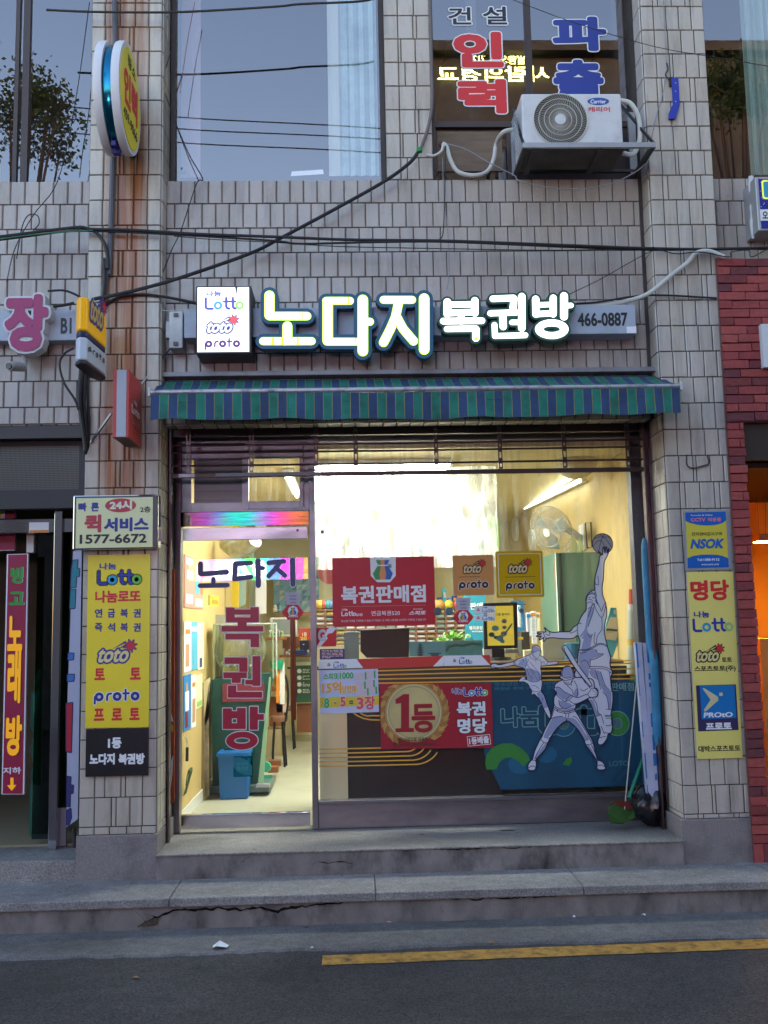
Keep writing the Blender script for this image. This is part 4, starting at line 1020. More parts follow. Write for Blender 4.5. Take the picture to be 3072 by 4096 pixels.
t = thing('writing_ledge', 'brown wooden writing ledge on a leg behind the ball machine', 'ledge', tuple(B4(1080, 1300, 4.2)))
flat(B4, (1000, 780, 1125, 1150), 4.2, WOOD, t, 'side', .1); flat(B4, (1000, 675, 1170, 720), 4.15, WOOD, t, 'top', .25); flat(B4, (1062, 842, 1170, 928), 4.12, paint('pink_paper', (.6, .42, .36)), t, 'pad', .02)
t = thing('green_tray_stand', 'green scoop shaped tray on an orange post behind the ball machine', 'stand', tuple(B4(1070, 850, 3.4)))
x0, x1, z0, z1 = B4.rect(990, 448, 1122, 528, 3.4); MB().lathe(((x0+x1)/2, 3.5, z0), [((x1-x0)*.42, 0), ((x1-x0)*.5, (z1-z0)*.7), ((x1-x0)*.5, z1-z0), ((x1-x0)*.4, z1-z0)], 20).build('tray', paint('tray_green', (.01, .28, .14), .35), t)
flat(B4, (1060, 530, 1085, 840), 3.5, ORG, t, 'post', .03); flat(B4, (1092, 470, 1140, 850), 3.55, WPL, t, 'panel', .03)
t = thing('carton', 'printed brown carton on the floor under the ledge', 'carton', tuple(B4(1050, 1290, 3.9)))
flat(B4, (955, 1060, 1145, 1300), 3.95, KR, t, 'box', .3)
t = thing('brown_box', 'low reddish brown box lying on the floor beside the mint dustpan', 'box', tuple(B4(1040, 1420, 3.0)))
flat(B4, (985, 1365, 1108, 1415), 3.1, WOOD, t, 'upper_box', .12); flat(B4, (990, 1425, 1085, 1475), 2.95, WOOD, t, 'lower_box', .12)
# far end of the aisle: dark green notice, brown base, wooden counter with boxes
t = thing('green_notice', 'dark green notice with white round icons at the end of the aisle', 'notice', tuple(B4(1310, 840, 5.6)))
flat(B4, (1240, 400, 1400, 836), 5.6, DGRN, t, 'board', .02); flat(B4, (1240, 408, 1400, 492), 5.57, paint('pale_green_print', (.55, .62, .48)), t, 'heading', .004)
mb = MB(); r = random.Random(2)
for y in (545, 607, 670, 732):
    q = B4(1274, y, 5.565); mb.lathe(q, [(.028, 0), (.028, -.004), (.001, -.005)], 14, 'y')
    x0, x1, z0, z1 = B4.rect(1305, y-22, 1372, y+20, 5.57); lines(mb, x0, x1, z0, z1, 5.568, 3, r, .4)
x0, x1, z0, z1 = B4.rect(1255, 440, 1372, 475, 5.56)
mb.build('icons', WHT, t); put_text_obj('스포츠토토의 안내', (x0, x1, z0+.02, z1), 5.56, GREY, t, .01, 0, 'lettering')
t = thing('aisle_cabinet', 'reddish brown cabinet with shelves of small goods at the end of the aisle', 'cabinet', tuple(B4(1310, 1115, 5.7)))
flat(B4, (1252, 845, 1400, 1115), 5.7, WOOD, t, 'base', .03); flat(B4, (1120, 225, 1400, 400), 5.75, WOOD, t, 'shelf_back', .05)
flat(B4, (1100, 0, 1400, 30), 5.6, WOOD, t, 'shelf', .3); flat(B4, (1245, 350, 1340, 385), 5.5, NAVY, t, 'box', .15)
t = thing('white_appliance', 'white framed screen standing under the shelf behind the pull handle', 'screen', tuple(B4(1130, 220, 5.2)))
flat(B4, (1003, 45, 1255, 220), 5.2, WPL, t, 'frame', .06, .01); flat(B4, (1030, 62, 1235, 200), 5.13, paint('screen_grey', (.22, .25, .24), .2), t, 'screen', .006)
t = thing('red_price_sign', 'red sign reading 1st 20 in white and yellow over the aisle cabinet', 'sign', tuple(B4(1315, 250, 5.0)))
flat(B4, (1268, 148, 1395, 255), 5.0, paint('sign_orange_red', (.50, .05, .03)), t, 'board', .01)
x0, x1, z0, z1 = B4.rect(1302, 185, 1345, 222, 4.985); put_text_obj('1등', (x0, x1, z0, z1), 4.985, WHT, t, .02, 0, 'lettering')
x0, x1, z0, z1 = B4.rect(1282, 226, 1345, 256, 4.985); put_text_obj('20', (x0, x1, z0, z1), 4.985, PYEL, t, .03, 0, 'lettering')
# blue faceted wall poster and ornaments
t = thing('blue_wall_art', 'large blue grey poster of triangular facets behind the door lettering', 'poster', tuple(B3(1310, 2040, 5.9)))
flat(B3, (1135, 1480, 1600, 2040), 5.95, paint('art_blue', (.14, .26, .32)), t, 'sheet', .02)
rnd = random.Random(12); x0, x1, z0, z1 = B3.rect(1135, 1480, 1600, 2040, 5.92)
tones = [paint('facet_%s' % n, c) for n, c in (('pale', (.26, .38, .42)), ('mid', (.10, .22, .29)), ('dark', (.06, .13, .18)), ('sand', (.34, .36, .30)))]
mb = MB(); nx, nz = 8, 10
for i in range(nx):
    for j in range(nz):
        if rnd.random() < .6:
            a, b = x0+(x1-x0)*i/nx, x0+(x1-x0)*(i+1)/nx; c, d = z0+(z1-z0)*j/nz, z0+(z1-z0)*(j+1)/nz; mb.cm = rnd.randrange(4)
            p = [(a, c), (b, c), (b, d)] if rnd.random() < .5 else [(a, c), (b, d), (a, d)]
            mb.poly([(x, 5.925, z) for x, z in p], [(0, 1, 2)])
mb.build('facets', tones, t)
for i, (x, y0_, c, n) in enumerate(((1150, 1980, (.65, .6, .5), 'small cream bear shaped ornament on the back shelf'), (1200, 1985, (.15, .35, .42), 'small blue round ornament beside the cream one on the back shelf'))):
    q = B3(x, 2035, 5.5); h = abs(B3(x, y0_, 5.5).z-q.z)*1.3
    t = single(MB().lathe(q, [(h*.28, 0), (h*.36, h*.25), (h*.22, h*.5), (h*.27, h*.7), (h*.18, h*.95), (.004, h)], 14), 'ornament', paint('ornament_%d' % (i), c), n, 'ornament', smooth=True)
# hanging bottles, papers and coats seen through the upper door glass
for (K_, pts, Y, m, nm, lb, ct_) in (
    (B3, [(720, 1600), (785, 1600), (780, 1990), (700, 1985)], 4.0, PYEL, 'hanging_folder', 'yellow document folder hanging behind the door lettering', 'folder'),
    (B3, [(790, 1610), (860, 1640), (850, 1960), (785, 1990)], 4.1, paint('mint_cloth', (.35, .5, .45)), 'hanging_cloth', 'pale green cloth hanging beside the yellow folder', 'cloth'),
    (B3, [(955, 1620), (1060, 1620), (1060, 2050), (955, 2060)], 4.6, PAPER, 'paper_roll', 'white sheets of notices hanging on the pillar inside', 'paper'),
    (B3, [(880, 1330), (940, 1330), (950, 2000), (890, 2000)], 4.8, paint('grey_green_pillar', (.35, .40, .33)), 'inner_pillar', 'narrow grey green pillar in the middle of the shop', 'pillar'),
    (B3, [(415, 1480), (480, 1500), (480, 1850), (415, 1840)], 2.9, paint('pink_scroll', (.55, .38, .33)), 'wall_scroll', 'pinkish scroll hanging at the end of the notice board', 'scroll'),
    (B3, [(560, 1750), (650, 1750), (640, 2450), (560, 2450)], 3.4, paint('ochre_cloth', (.38, .27, .10)), 'hanging_coat', 'ochre coat hanging on the wall behind the ball machine', 'coat'),
    (B4, [(430, 20), (590, 20), (560, 640), (430, 620)], 2.75, paint('grey_machine', (.33, .34, .27)), 'grey_locker', 'grey locker standing behind the ball machine', 'locker')):
    tag(quad(K_, pts, Y, m, None, nm, .05), lb, ct_)
# ---- on the counter
def on(K_, r, Y, m, nm, lb, ct_, th=.03, bevel=.003, group=None):
    o = flat(K_, r, Y, m, None, nm, th, bevel); return tag(o, lb, ct_, group)
t = thing('computer_monitor', 'back of a wide black computer monitor standing on the counter', 'monitor', tuple(C5(480, 748, 1.25)))
q = [C5(x, y, 1.25) for x, y in ((318, 562), (642, 548), (640, 700), (638, 748), (360, 748), (318, 705))]
MB().prism(ccw([(v.x, v.z) for v in q]), 1.22, 1.26).build('case', paint('matt_black', (.015, .014, .016), .6), t, bevel=.006)
on(C5, (210, 575, 308, 760), 1.3, paint('grey_teal_plastic', (.16, .30, .28), .5), 'card_terminal', 'tall grey green screen standing left of the black monitor', 'screen')
t = thing('blue_leaflet_box', 'small navy box of leaflets standing left on the counter', 'box', tuple(C5(130, 756, 1.2)))
flat(C5, (50, 688, 213, 757), 1.2, NAVY, t, 'box', .05)
mb = MB(); x0, x1, z0, z1 = C5.rect(62, 694, 202, 752, 1.149); lines(mb, x0, x1, z0, z1, 1.148, 6, random.Random(4), .35); mb.build('print', PAPER, t)
for (r, lb, k) in (((642, 640, 880, 738), 'blue desk calendar with a pagoda picture on the counter', 0), ((880, 634, 1128, 736), 'blue green desk calendar with an arched bridge picture on the counter', 1)):
    q = C5((r[0]+r[2])/2, r[3], 1.2); t = thing('desk_calendar', lb, 'calendar', tuple(q), 'desk calendars')
    flat(C5, r, 1.2, paint('calendar_blue', (.10, .34, .42)) if k == 0 else paint('calendar_teal', (.07, .27, .28), var=.3, vscale=9), t, 'sheet', .01)
    mb = MB(); x0, x1, z0, z1 = C5.rect(*r, 1.188)
    for i in range(26): mb.tube([(x0+(x1-x0)*(i+.5)/26, 1.18, z1-.006), (x0+(x1-x0)*(i+.5)/26, 1.18, z1+.008)], .0012, 5)
    mb.build('wire_binding', GREY, t)
    mb = MB()
    if k == 0:
        for i, (yy, w) in enumerate(((730, 22), (715, 24), (700, 22), (686, 19), (672, 15), (660, 10))):
            a = C5(715-w, yy, 1.186); b = C5(715+w, yy-7, 1.186); mb.box(a.x, b.x, 1.184, 1.187, a.z, b.z)
            a = C5(715-w*.55, yy+8, 1.186); b = C5(715+w*.55, yy-6, 1.186); mb.box(a.x, b.x, 1.185, 1.187, a.z, b.z)
        a = C5(770, 738, 1.186); b = C5(855, 722, 1.186); mb.box(a.x+.02, b.x-.02, 1.185, 1.187, a.z, b.z); mb.box(a.x, b.x, 1.184, 1.187, b.z, b.z+.010)
        mb.build('picture', paint('print_slate', (.02, .08, .13)), t)
    else:
        pp = stroke([(v.x, v.z) for v in [C5(x, y, 1.186) for x, y in ((890, 700), (905, 675), (950, 665), (1000, 668), (1060, 655), (1115, 660))]], .02)
        V, T = union(pp); mb.tris(V, T, 1.184, .002); mb.build('picture', paint('print_deep_green', (.03, .12, .08)), t)
# potted plant behind the calendars
t = thing('potted_plant', 'small leafy green pot plant behind the calendars', 'plant', tuple(C5(935, 640, 1.5)))
mb = MB(); r = random.Random(8); base = C5(935, 640, 1.5)
for k in range(150):
    a, s = r.uniform(0, 6.28), r.uniform(.012, .026); rad = abs(r.gauss(0, .055)); p = base+Vector((rad*math.cos(a)*1.5, rad*math.sin(a), r.uniform(-.02, .10)*max(.15, 1-rad*6)))
    n = Vector((r.uniform(-1, 1), r.uniform(-1, .3), r.uniform(0, 1))).normalized(); u = n.orthogonal().normalized()*s; v = n.cross(u).normalized()*s*.7
    mb.poly([p-u, p+v, p+u, p-v], [(0, 1, 2, 3)])
mb.build('leaves', paint('leaf_green', (.10, .28, .03), .5, var=.4, vscale=30), t)
MB().lathe((base.x, base.y, TZ), [(.04, 0), (.055, base.z-TZ-.02)], 14).build('pot', WPL, t)
# portrait screen on a stand (plain abstract picture)
t = thing('portrait_screen', 'black framed portrait screen with an olive yellow picture on a stand', 'screen', tuple(D6(700, 980, 1.35)))
q = [D6(x, y, 1.35) for x, y in ((505, 312), (878, 300), (884, 806), (515, 822))]
MB().prism(ccw([(v.x, v.z) for v in q]), 1.33, 1.37).build('case', paint('matt_black'), t, bevel=.004)
flat(D6, (550, 342, 842, 780), 1.327, mat('screen_olive', (.20, .18, .02), .3, emit=.10, ecol=(.55, .42, .05)), t, 'screen', .003)
mb = MB()
for (x, y, rr, mi) in ((640, 590, 40, 0), (740, 580, 26, 1), (600, 660, 34, 2), (690, 700, 42, 0), (735, 650, 36, 1), (645, 690, 24, 2), (740, 510, 30, 1), (720, 735, 26, 0)):
    c = D6(x, y, 1.32); s = abs(D6(x+rr, y, 1.32).x-c.x); mb.cm = mi; mb.tris(*union([disc((c.x, c.z), s, 14, s*.8)]), 1.3225, .001)
mb.cm = 2; V, T = union(stroke([(v.x, v.z) for v in (D6(745, 650, 1.32), D6(825, 540, 1.32))], .012)); mb.tris(V, T, 1.3215, .001)
mb.build('picture', [paint('shape_teal', (.10, .26, .30)), paint('shape_grey', (.18, .22, .22)), paint('shape_dark', (.03, .07, .10))], t)
x0, x1, z0, z1 = D6.rect(640, 420, 800, 450, 1.322); put_text_obj('스를 즐겨라', (x0, x1, z0, z1), 1.322, DGRN, t, .02, 0, 'lettering')
flat(D6, (600, 815, 735, 975), 1.38, BLK, t, 'stand', .03); q = D6(660, 975, 1.38); MB().lathe((q.x, 1.42, TZ), [(.13, 0), (.12, .02), (.02, .03)], 20).build('foot', BLK, t)
on(D6, (735, 818, 885, 862), 1.42, paint('clear_ticket_tray', (.28, .30, .28), .2), 'ticket_tray', 'clear tray beside the portrait screen stand', 'tray', .05)
on(D6, (885, 625, 975, 890), 1.75, paint('charcoal_plastic', (.06, .055, .05), .4), 'ticket_printer', 'dark ticket printer behind the portrait screen with a yellow label', 'printer', .2)
on(D6, (885, 686, 948, 714), 1.54, PYEL, 'yellow_label', 'narrow yellow label on the dark ticket printer', 'label', .004)
on(D6, (945, 825, 1165, 970), 1.5, CRP, 'card_holder', 'cream card holder between the screen and the footballer decal', 'holder', .05)
on(D6, (500, 815, 600, 970), 1.5, WPL, 'white_box', 'white box on the counter left of the portrait screen stand', 'box', .05)
# teal poster column and paper racks behind
t = thing('teal_banner', 'teal banner with white lettering hanging behind the portrait screen', 'banner', tuple(D6(430, 880, 2.6)))
flat(D6, (300, 225, 540, 880), 2.6, SKYB if False else paint('banner_teal', (.03, .25, .34)), t, 'cloth', .01)
for s, r_ in (('판매', (360, 305, 500, 385)), ('행복공감', (350, 565, 500, 605)), ('복권위원회', (380, 617, 500, 635))):
    x0, x1, z0, z1 = D6.rect(*r_, 2.585); put_text_obj(s, (x0, x1, z0, z1), 2.585, WHT, t, .025, 0, 'lettering')
for i, (r_, m, lb) in enumerate((((980, 415, 1032, 680), PAPER, 'tall white leaflet rack left of the white paper stack'), ((1035, 400, 1092, 760), PAPER, 'white leaflet rack with an orange heading'), ((1095, 415, 1130, 620), CRP, 'cream leaflet rack beside the ticket cabinet'), ((885, 335, 915, 575), WPL, 'white strip calendar with a blue mark right of the portrait screen'))):
    o = on(D6, r_, 2.2, m, 'leaflet_rack', lb, 'leaflet rack', .03, group='leaflet racks behind the counter')
    x0, x1, z0, z1 = D6.rect(*r_, 2.169); mb = MB(); lines(mb, x0+.01, x1-.01, z0+.03, z1-.05, 2.168, 16, random.Random(i), .3); mb.build('print', GREY if i != 2 else SKIN, o)
    MB().box(x0+.006, x1-.006, 2.166, 2.169, z1-.045, z1-.015).build('heading', ORG if i in (1, 2) else PBLUE, o)
on(D6, (885, 325, 970, 330), 2.3, BLK, 'black_shelf', 'thin black shelf edge above the leaflet racks', 'shelf', .05)
# ticket rack on the back wall: brown lattice of pale pigeonholes
t = thing('ticket_rack', 'brown lattice rack of pale ticket pigeonholes across the back of the shop', 'rack', tuple(C5(820, 640, 4.4)))
x0, x1, z0, z1 = C5.rect(20, 425, 1015, 650, 4.4)
MB().box(x0, x1, 4.40, 4.44, z0, z1).build('back', paint('rack_white', (.70, .68, .52)), t)
mb = MB(); nx, nz = 15, 7
for i in range(nx+1): x = x0+(x1-x0)*i/nx; mb.box(x-.010, x+.010, 4.33, 4.40, z0, z1)
for j in range(nz+1):
    z = z0+(z1-z0)*j/nz
    for i in range(nx): mb.box(x0+(x1-x0)*i/nx+.010, x0+(x1-x0)*(i+1)/nx-.010, 4.335, 4.40, z-.008, z+.008)
mb.build('lattice', paint('rack_brown', (.20, .095, .06)), t)
mb = MB(); r = random.Random(1)
for i in range(nx):
    for j in range(nz):
        a = x0+(x1-x0)*(i+.15)/nx; z = z0+(z1-z0)*(j+.15)/nz; mb.cm = r.choice([0, 0, 0, 1, 2]); mb.box(a, a+(x1-x0)/nx*.7, 4.36, 4.38, z, z+(z1-z0)/nz*r.uniform(.25, .5))
mb.build('tickets', [PAPER, paint('ticket_yellow', (.6, .5, .12)), paint('ticket_teal', (.25, .45, .4))], t)
cols = [(.5, .25, .05), (.6, .5, .05), (.5, .08, .08), (.05, .3, .3), (.1, .2, .4), (.55, .35, .1)]
for k, x in enumerate((30, 52, 76, 100, 118, 830, 850, 905, 965, 985)):
    q = C5(x, 428, 4.37); s = .055
    tag(MB().lathe(q, [(max(.001, s*math.sin(b)), s-s*math.cos(b)) for b in [math.pi*i/8 for i in range(9)]], 12).build('toy_ball', paint('toy_%d' % (k % 6), cols[k % 6], .3), smooth=True),
        ['orange', 'yellow', 'red', 'dark teal', 'blue', 'tan', 'orange', 'yellow', 'red', 'dark teal'][k]+' ball on top of the ticket rack, '+('left' if k < 5 else 'right')+' part, '+['first', 'second', 'third', 'fourth', 'fifth'][k % 5]+' from its left', 'ball', 'coloured balls on the ticket rack')
# the pale discs and round sign behind the red poster
for (x, y, rr, Y, c, lb) in ((75, 170, 82, 1.3, (.50, .16, .13), 'big faded red disc half hidden behind the red poster'),):
    q = C5(x+45, y, Y); s = abs(C5(x+rr, y, Y).x-C5(x, y, Y).x)*1.1; tag(MB().lathe(q, [(s, 0), (s, -.01), (.01, -.012)], 32, 'y').build('round_sign', paint('faded_red', c)), lb, 'sign')
# ticket cabinet: green locker with a lit display side
LG = paint('locker_green', (.10, .20, .145), .35, var=.08, vscale=2)
t = thing('ticket_cabinet', 'big grey green metal cabinet with a glass display side facing left', 'cabinet', tuple(C6(900, 1600, 1.9)))
x0, x1, z0, z1 = C6.rect(505, 455, 1500, 1600, 1.75)
MB().box(x0, XR-.01, 1.75, 2.6, TZ+.0, z1).build('body', LG, t, bevel=.004)
MB().box(x0-.004, x0+.022, 1.742, 1.749, TZ, z1-.01).build('door_gap', paint('rubber_black', (.01, .02, .015)), t)
xs = C6(440, 455, 1.75).x; MB().box(xs, x0-.006, 1.75, 2.4, TZ, z1+.0).build('door_edge', LG, t)
# display door: a panel that faces the aisle, seen very obliquely
d0 = C6(440, 470, 1.75); d1x = C6(240, 530, 2.6); zc = TZ
P = [(d0.x-.002, 1.75), (d1x.x, 2.6)]
def dpt(u, z, o=0): return (P[0][0]+(P[1][0]-P[0][0])*u-o, P[0][1]+(P[1][1]-P[0][1])*u-o*.2, z)
def dquad(mb, u0, u1, a, b, o): return mb.poly([dpt(u0, a, o), dpt(u1, a, o), dpt(u1, b, o), dpt(u0, b, o)], [(0, 1, 2, 3)])
zt = d0.z; mb = MB(); dquad(mb, 0, 1, zc, zt, 0); mb.build('display_door', mat('display_frame', (.75, .75, .68), .4), t)
mb = MB(); dquad(mb, .08, .95, zt-.32, zt-.04, .003); mb.build('sign_panel', paint('display_red', (.55, .13, .07), .4), t)
mb = MB(); dquad(mb, .10, .92, zc+.05, zt-.42, .003); mb.build('display_glass', paint('display_inside', (.33, .36, .32), .2, var=.5, vscale=8), t)
lb_ = MB(); V_ = MB(); put_text(V_, 'Lotto', (.25, .85, zt-.25, zt-.13), 0, .03); lb_.v = [dpt(p[0], p[2], .006) for p in V_.v]; lb_.f = V_.f; lb_.mi = V_.mi; lb_.build('lettering', NAVY, t)
mb = MB(); dquad(mb, .10, .9, zt-.44, zt-.36, .005); mb.build('shelf_edge', paint('shelf_grey', (.2, .2, .24)), t)
mb = MB(); dquad(mb, .55, .85, zc+.25, zc+.40, .006); mb.build('goods', TEAL, t)
zcab = z1
on(C6, (1145, 480, 1325, 625), 1.735, paint('faded_red_print', (.25, .12, .08)), 'cabinet_sticker', 'faded red printed sticker on the green cabinet beside the basketball', 'sticker', .003, 0)
# things on top of the cabinet
t = thing('wall_fan', 'wall fan with a dusty wire cage wrapped in clear plastic over the cabinet', 'fan', tuple(B7(640, 660, 1.9)))
fc = B7(635, 665, 1.95); FM = paint('fan_cage_grey', (.42, .42, .36), .4)
tilt = Matrix.Rotation(RAD(-50), 4, 'Z') @ Matrix.Rotation(RAD(-28), 4, 'X'); tilt = Matrix.Translation(fc) @ Matrix.Rotation(RAD(-28), 4, 'Y') @ Matrix.Rotation(RAD(-52), 4, 'Z')
mb = MB(); RF = .225
for k in range(44):
    a = 2*math.pi*k/44
    mb.tube([(RF*.15*math.cos(a), -.07, RF*.15*math.sin(a)), (RF*.6*math.cos(a), -.065, RF*.6*math.sin(a)), (RF*.95*math.cos(a), -.03, RF*.95*math.sin(a)), (RF*math.cos(a), 0, RF*math.sin(a)), (RF*.8*math.cos(a), .05, RF*.8*math.sin(a)), (RF*.25*math.cos(a), .09, RF*.25*math.sin(a))], .0022, 4, caps=False)
for rr, yy in ((RF, 0), (RF*.6, -.066), (RF*.8, .05)): mb.tube([(rr*math.cos(a), yy, rr*math.sin(a)) for a in [2*math.pi*i/32 for i in range(33)]], .004, 5, caps=False)
mb.build('cage', FM, t, xf=tilt)
MB().lathe((0, -.07, 0), [(.04, 0), (.036, -.012), (.004, -.014)], 16, 'y').build('hub_cap', WPL, t, xf=tilt)
for k in range(3):
    a0 = k*2.094; MB().poly([(.03*math.cos(a0), 0, .03*math.sin(a0)), (RF*.8*math.cos(a0-.35), -.02, RF*.8*math.sin(a0-.35)), (RF*.85*math.cos(a0+.35), .01, RF*.85*math.sin(a0+.35)), (RF*.4*math.cos(a0+.55), .02, RF*.4*math.sin(a0+.55))], [(0, 1, 2, 3)]).build('blade', paint('fan_blade', (.25, .30, .28), .3), t, xf=tilt)
MB().lathe((0, .09, 0), [(.06, 0), (.062, .06), (.045, .11), (.01, .12)], 16, 'y').build('motor', WPL, t, xf=tilt, smooth=True)
MB().bar(tuple(tilt @ Vector((0, .15, 0))), (XR-.02, 2.3, fc.z-.06), .05, .05).build('arm', WPL, t)
MB().box(XR-.03, XR-.001, 2.2, 2.4, fc.z-.16, fc.z+.08).build('bracket', WPL, t)
for (K_, x, y, rx_, Y, lb) in ((B7, 485, 745, 30, 4.6, 'round wall clock seen edge on, on the yellow wall near the fan'), (B7, 272, 695, 28, 5.6, 'smaller round clock further back on the yellow wall')):
    q = K_.x(x, y, XR-.01); s = abs(K_.x(x, y-90 if rx_ == 30 else y-100, XR-.01).z-q.z); q.y = min(q.y, 5.9)
    t = thing('wall_clock', lb, 'clock', (XR-.02, q.y, q.z), 'round clocks on the yellow wall')
    MB().lathe((XR-.002, q.y, q.z), [(s, -.0), (s, -.045), (s*.93, -.05)], 28, 'x').build('rim', WPL, t); MB().lathe((XR-.05, q.y, q.z), [(s*.9, 0), (.01, -.002)], 28, 'x').build('face', CRM, t)
for k, (x, w, h, m) in enumerate(((772, 12, 60, WPL), (825, 33, 150, glass('bottle_glass', tint=(.75, .85, .6), ior=1.4, smear=.3, haze=.3)), (885, 26, 125, glass('bottle_glass')), (700, 14, 40, PYEL))):
    q = B7(x, 845, 1.95); a = abs(B7(x+w, 845, 1.95).x-q.x); hh = abs(B7(x, 845-h, 1.95).z-q.z)
    tag(MB().lathe((q.x, 1.98, zcab+.001), [(a, 0), (a, hh*.5), (a*.5, hh*.85), (a*.3, hh)], 16).build('bottle', m, smooth=True), ['short white bottle', 'tall clear dome shaped bottle', 'slimmer clear bottle', 'small yellow bottle'][k]+' on the green cabinet under the fan', 'bottle', 'bottles on the cabinet')
q = B7(945, 700, 2.0); mb = MB(); z0_ = B7(945, 815, 2.0).z; z1_ = B7(945, 600, 2.0).z; xw = .022
mb.tube([(q.x-xw, 2.0, z0_), (q.x+xw, 2.0, z0_+.01), (q.x+xw, 2.0, z1_), (q.x-xw, 2.02, z1_), (q.x-xw, 2.0, z0_)], .006, 6); single(mb, 'wire_rack', paint('dark_metal'), 'dark bent wire rack standing on the green cabinet', 'rack')
t = thing('white_machine', 'white wall box with dark switches above the right end of the cabinet', 'machine', tuple(B7(1190, 835, 1.8)))
q = [B7(x, y, 1.8) for x, y in ((1095, 590), (1240, 515), (1262, 835), (1140, 835), (1140, 700))]
MB().prism(ccw([(v.x, v.z) for v in q]), 1.78, 2.0).build('case', WPL, t, bevel=.005)
mb = MB()
for r_ in ((1105, 615, 1190, 700), (1165, 655, 1185, 735), (1205, 560, 1230, 610), (1200, 660, 1235, 720)): x0, x1, z0, z1 = B7.rect(*r_, 1.78); plate(mb, x0, x1, z0, z1, 1.779)
mb.build('switch', paint('switch_dark', (.10, .10, .09)), t)
# round hanging lampshade by the right jamb
q = B7(838, 62, 1.3); s = abs(B7(1022, 62, 1.3).x-q.x)
t = thing('round_ceiling_lamp', 'big round pale lampshade hanging under the ceiling behind the shutter', 'lamp', tuple(q))
MB().lathe(q, [(s*math.sin(b), -s*math.cos(b)*.98) for b in [.03+(math.pi-.06)*i/14 for i in range(15)]], 32).build('shade', paint('lampshade', (.55, .48, .30), .5), t, smooth=True)
MB().tube([(q.x, q.y, q.z+s*.9), (q.x, q.y, CLG)], .006, 6).build('cord', WPL, t)
q = B7(1130, 300, 1.5); mb = MB(); za, zb_ = B7(1130, 60, 1.5).z, B7(1130, 500, 1.5).z
for i in range(26): z = za+(zb_-za)*i/26; mb.tube([(q.x+.006*(i % 2), 1.5, z), (q.x-.006+.012*(i % 2), 1.5, z-.02)], .0045, 5)
single(mb, 'hanging_chain', paint('chain_grey', (.25, .24, .2), .4, metal=.6), 'thin chain hanging from the ceiling by the right end of the window', 'chain')
q = B7.rect(1010, -10, 1260, 80, 1.6); single(MB().box(q[0], q[1], 1.6, 1.9, q[2], q[3]), 'air_curtain', paint('grey_unit', (.16, .16, .13)), 'grey unit hung under the ceiling in the right corner', 'ceiling unit')
# slanted blue notice stand and rolled banners in the corner
t = thing('slanted_notice', 'light blue slanted notice stand with a printed sheet in the right corner', 'notice stand', tuple(C6(1300, 1900, 1.0)))
quad(C6, [(1215, 1250), (1490, 1260), (1470, 1340), (1240, 1960), (1150, 1960), (1130, 1560)], 1.35, paint('stand_blue', (.07, .34, .44)), t, 'board', .02)
quad(C6, [(1215, 1385), (1418, 1400), (1290, 1720), (1130, 1700), (1148, 1560)], 1.32, paint('sheet_cream', (.5, .5, .36)), t, 'sheet', .004)
quad(C6, [(1165, 1548), (1325, 1562), (1310, 1590), (1150, 1575)], 1.314, DGRN, t, 'rule', .003)
mb = MB()
for x, y, rx_, ry in ((1290, 1310, 26, 34), (1350, 1300, 26, 30), (1385, 1325, 22, 22)): c = C6(x, y, 1.31); s = abs(C6(x+rx_, y, 1.31).x-c.x); mb.tris(*union([disc((c.x, c.z), s, 14, s*ry/rx_)]), 1.318, .001)
mb.build('print', paint('print_pale_mint', (.35, .5, .4)), t)
t = thing('striped_roller', 'tall pale pole with red and yellow bands standing in the window corner', 'pole', tuple(C6(1530, 2200, .8)))
q0 = C6(1535, 990, .82); q1 = C6(1520, 2180, .82)
segs = [(990, 1205, 'band_red', (.45, .04, .02), .034), (1205, 1290, 'band_white', (.55, .55, .5), .042), (1290, 1700, 'band_cream', (.42, .46, .36), .044), (1700, 1790, 'band_yellow', (.5, .33, .05), .044), (1790, 2200, 'band_cream', (.42, .46, .36), .044)]
for a, b, nm, c, r_ in segs: A_, B_ = C6(1535-(a-990)*.012, a, .82), C6(1535-(b-990)*.012, b, .82); MB().tube([A_, B_], r_*.85, 14).build('segment', paint(nm, c), t, smooth=True)
single(MB().lathe(C6(692, 2010, 1.3), [(.066, 0), (.066, abs(C6(692, 1760, 1.3).z-C6(692, 2010, 1.3).z)), (.05, abs(C6(692, 1750, 1.3).z-C6(692, 2010, 1.3).z))], 20), 'blue_canister', paint('canister_blue', (.04, .17, .27), .4), 'blue cylinder canister on the counter behind the bat', 'canister')
on(C6, (225, 1600, 700, 1980), 1.5, paint('cream_case', (.50, .50, .33), .4, var=.1), 'cream_case', 'wide cream display case on the counter behind the decals', 'case', .08)
on(C6, (235, 1600, 490, 1615), 1.6, WPL, 'white_tray', 'white tray edge on top of the cream case', 'tray', .1)
on(C6, (1240, 1620, 1475, 2000), 1.7, paint('dark_recess', (.015, .013, .012)), 'dark_recess_panel', 'dark panel painted as the shaded recess behind the slanted notice', 'bag', .06)  # near-black panel put in for the darkness of a recess
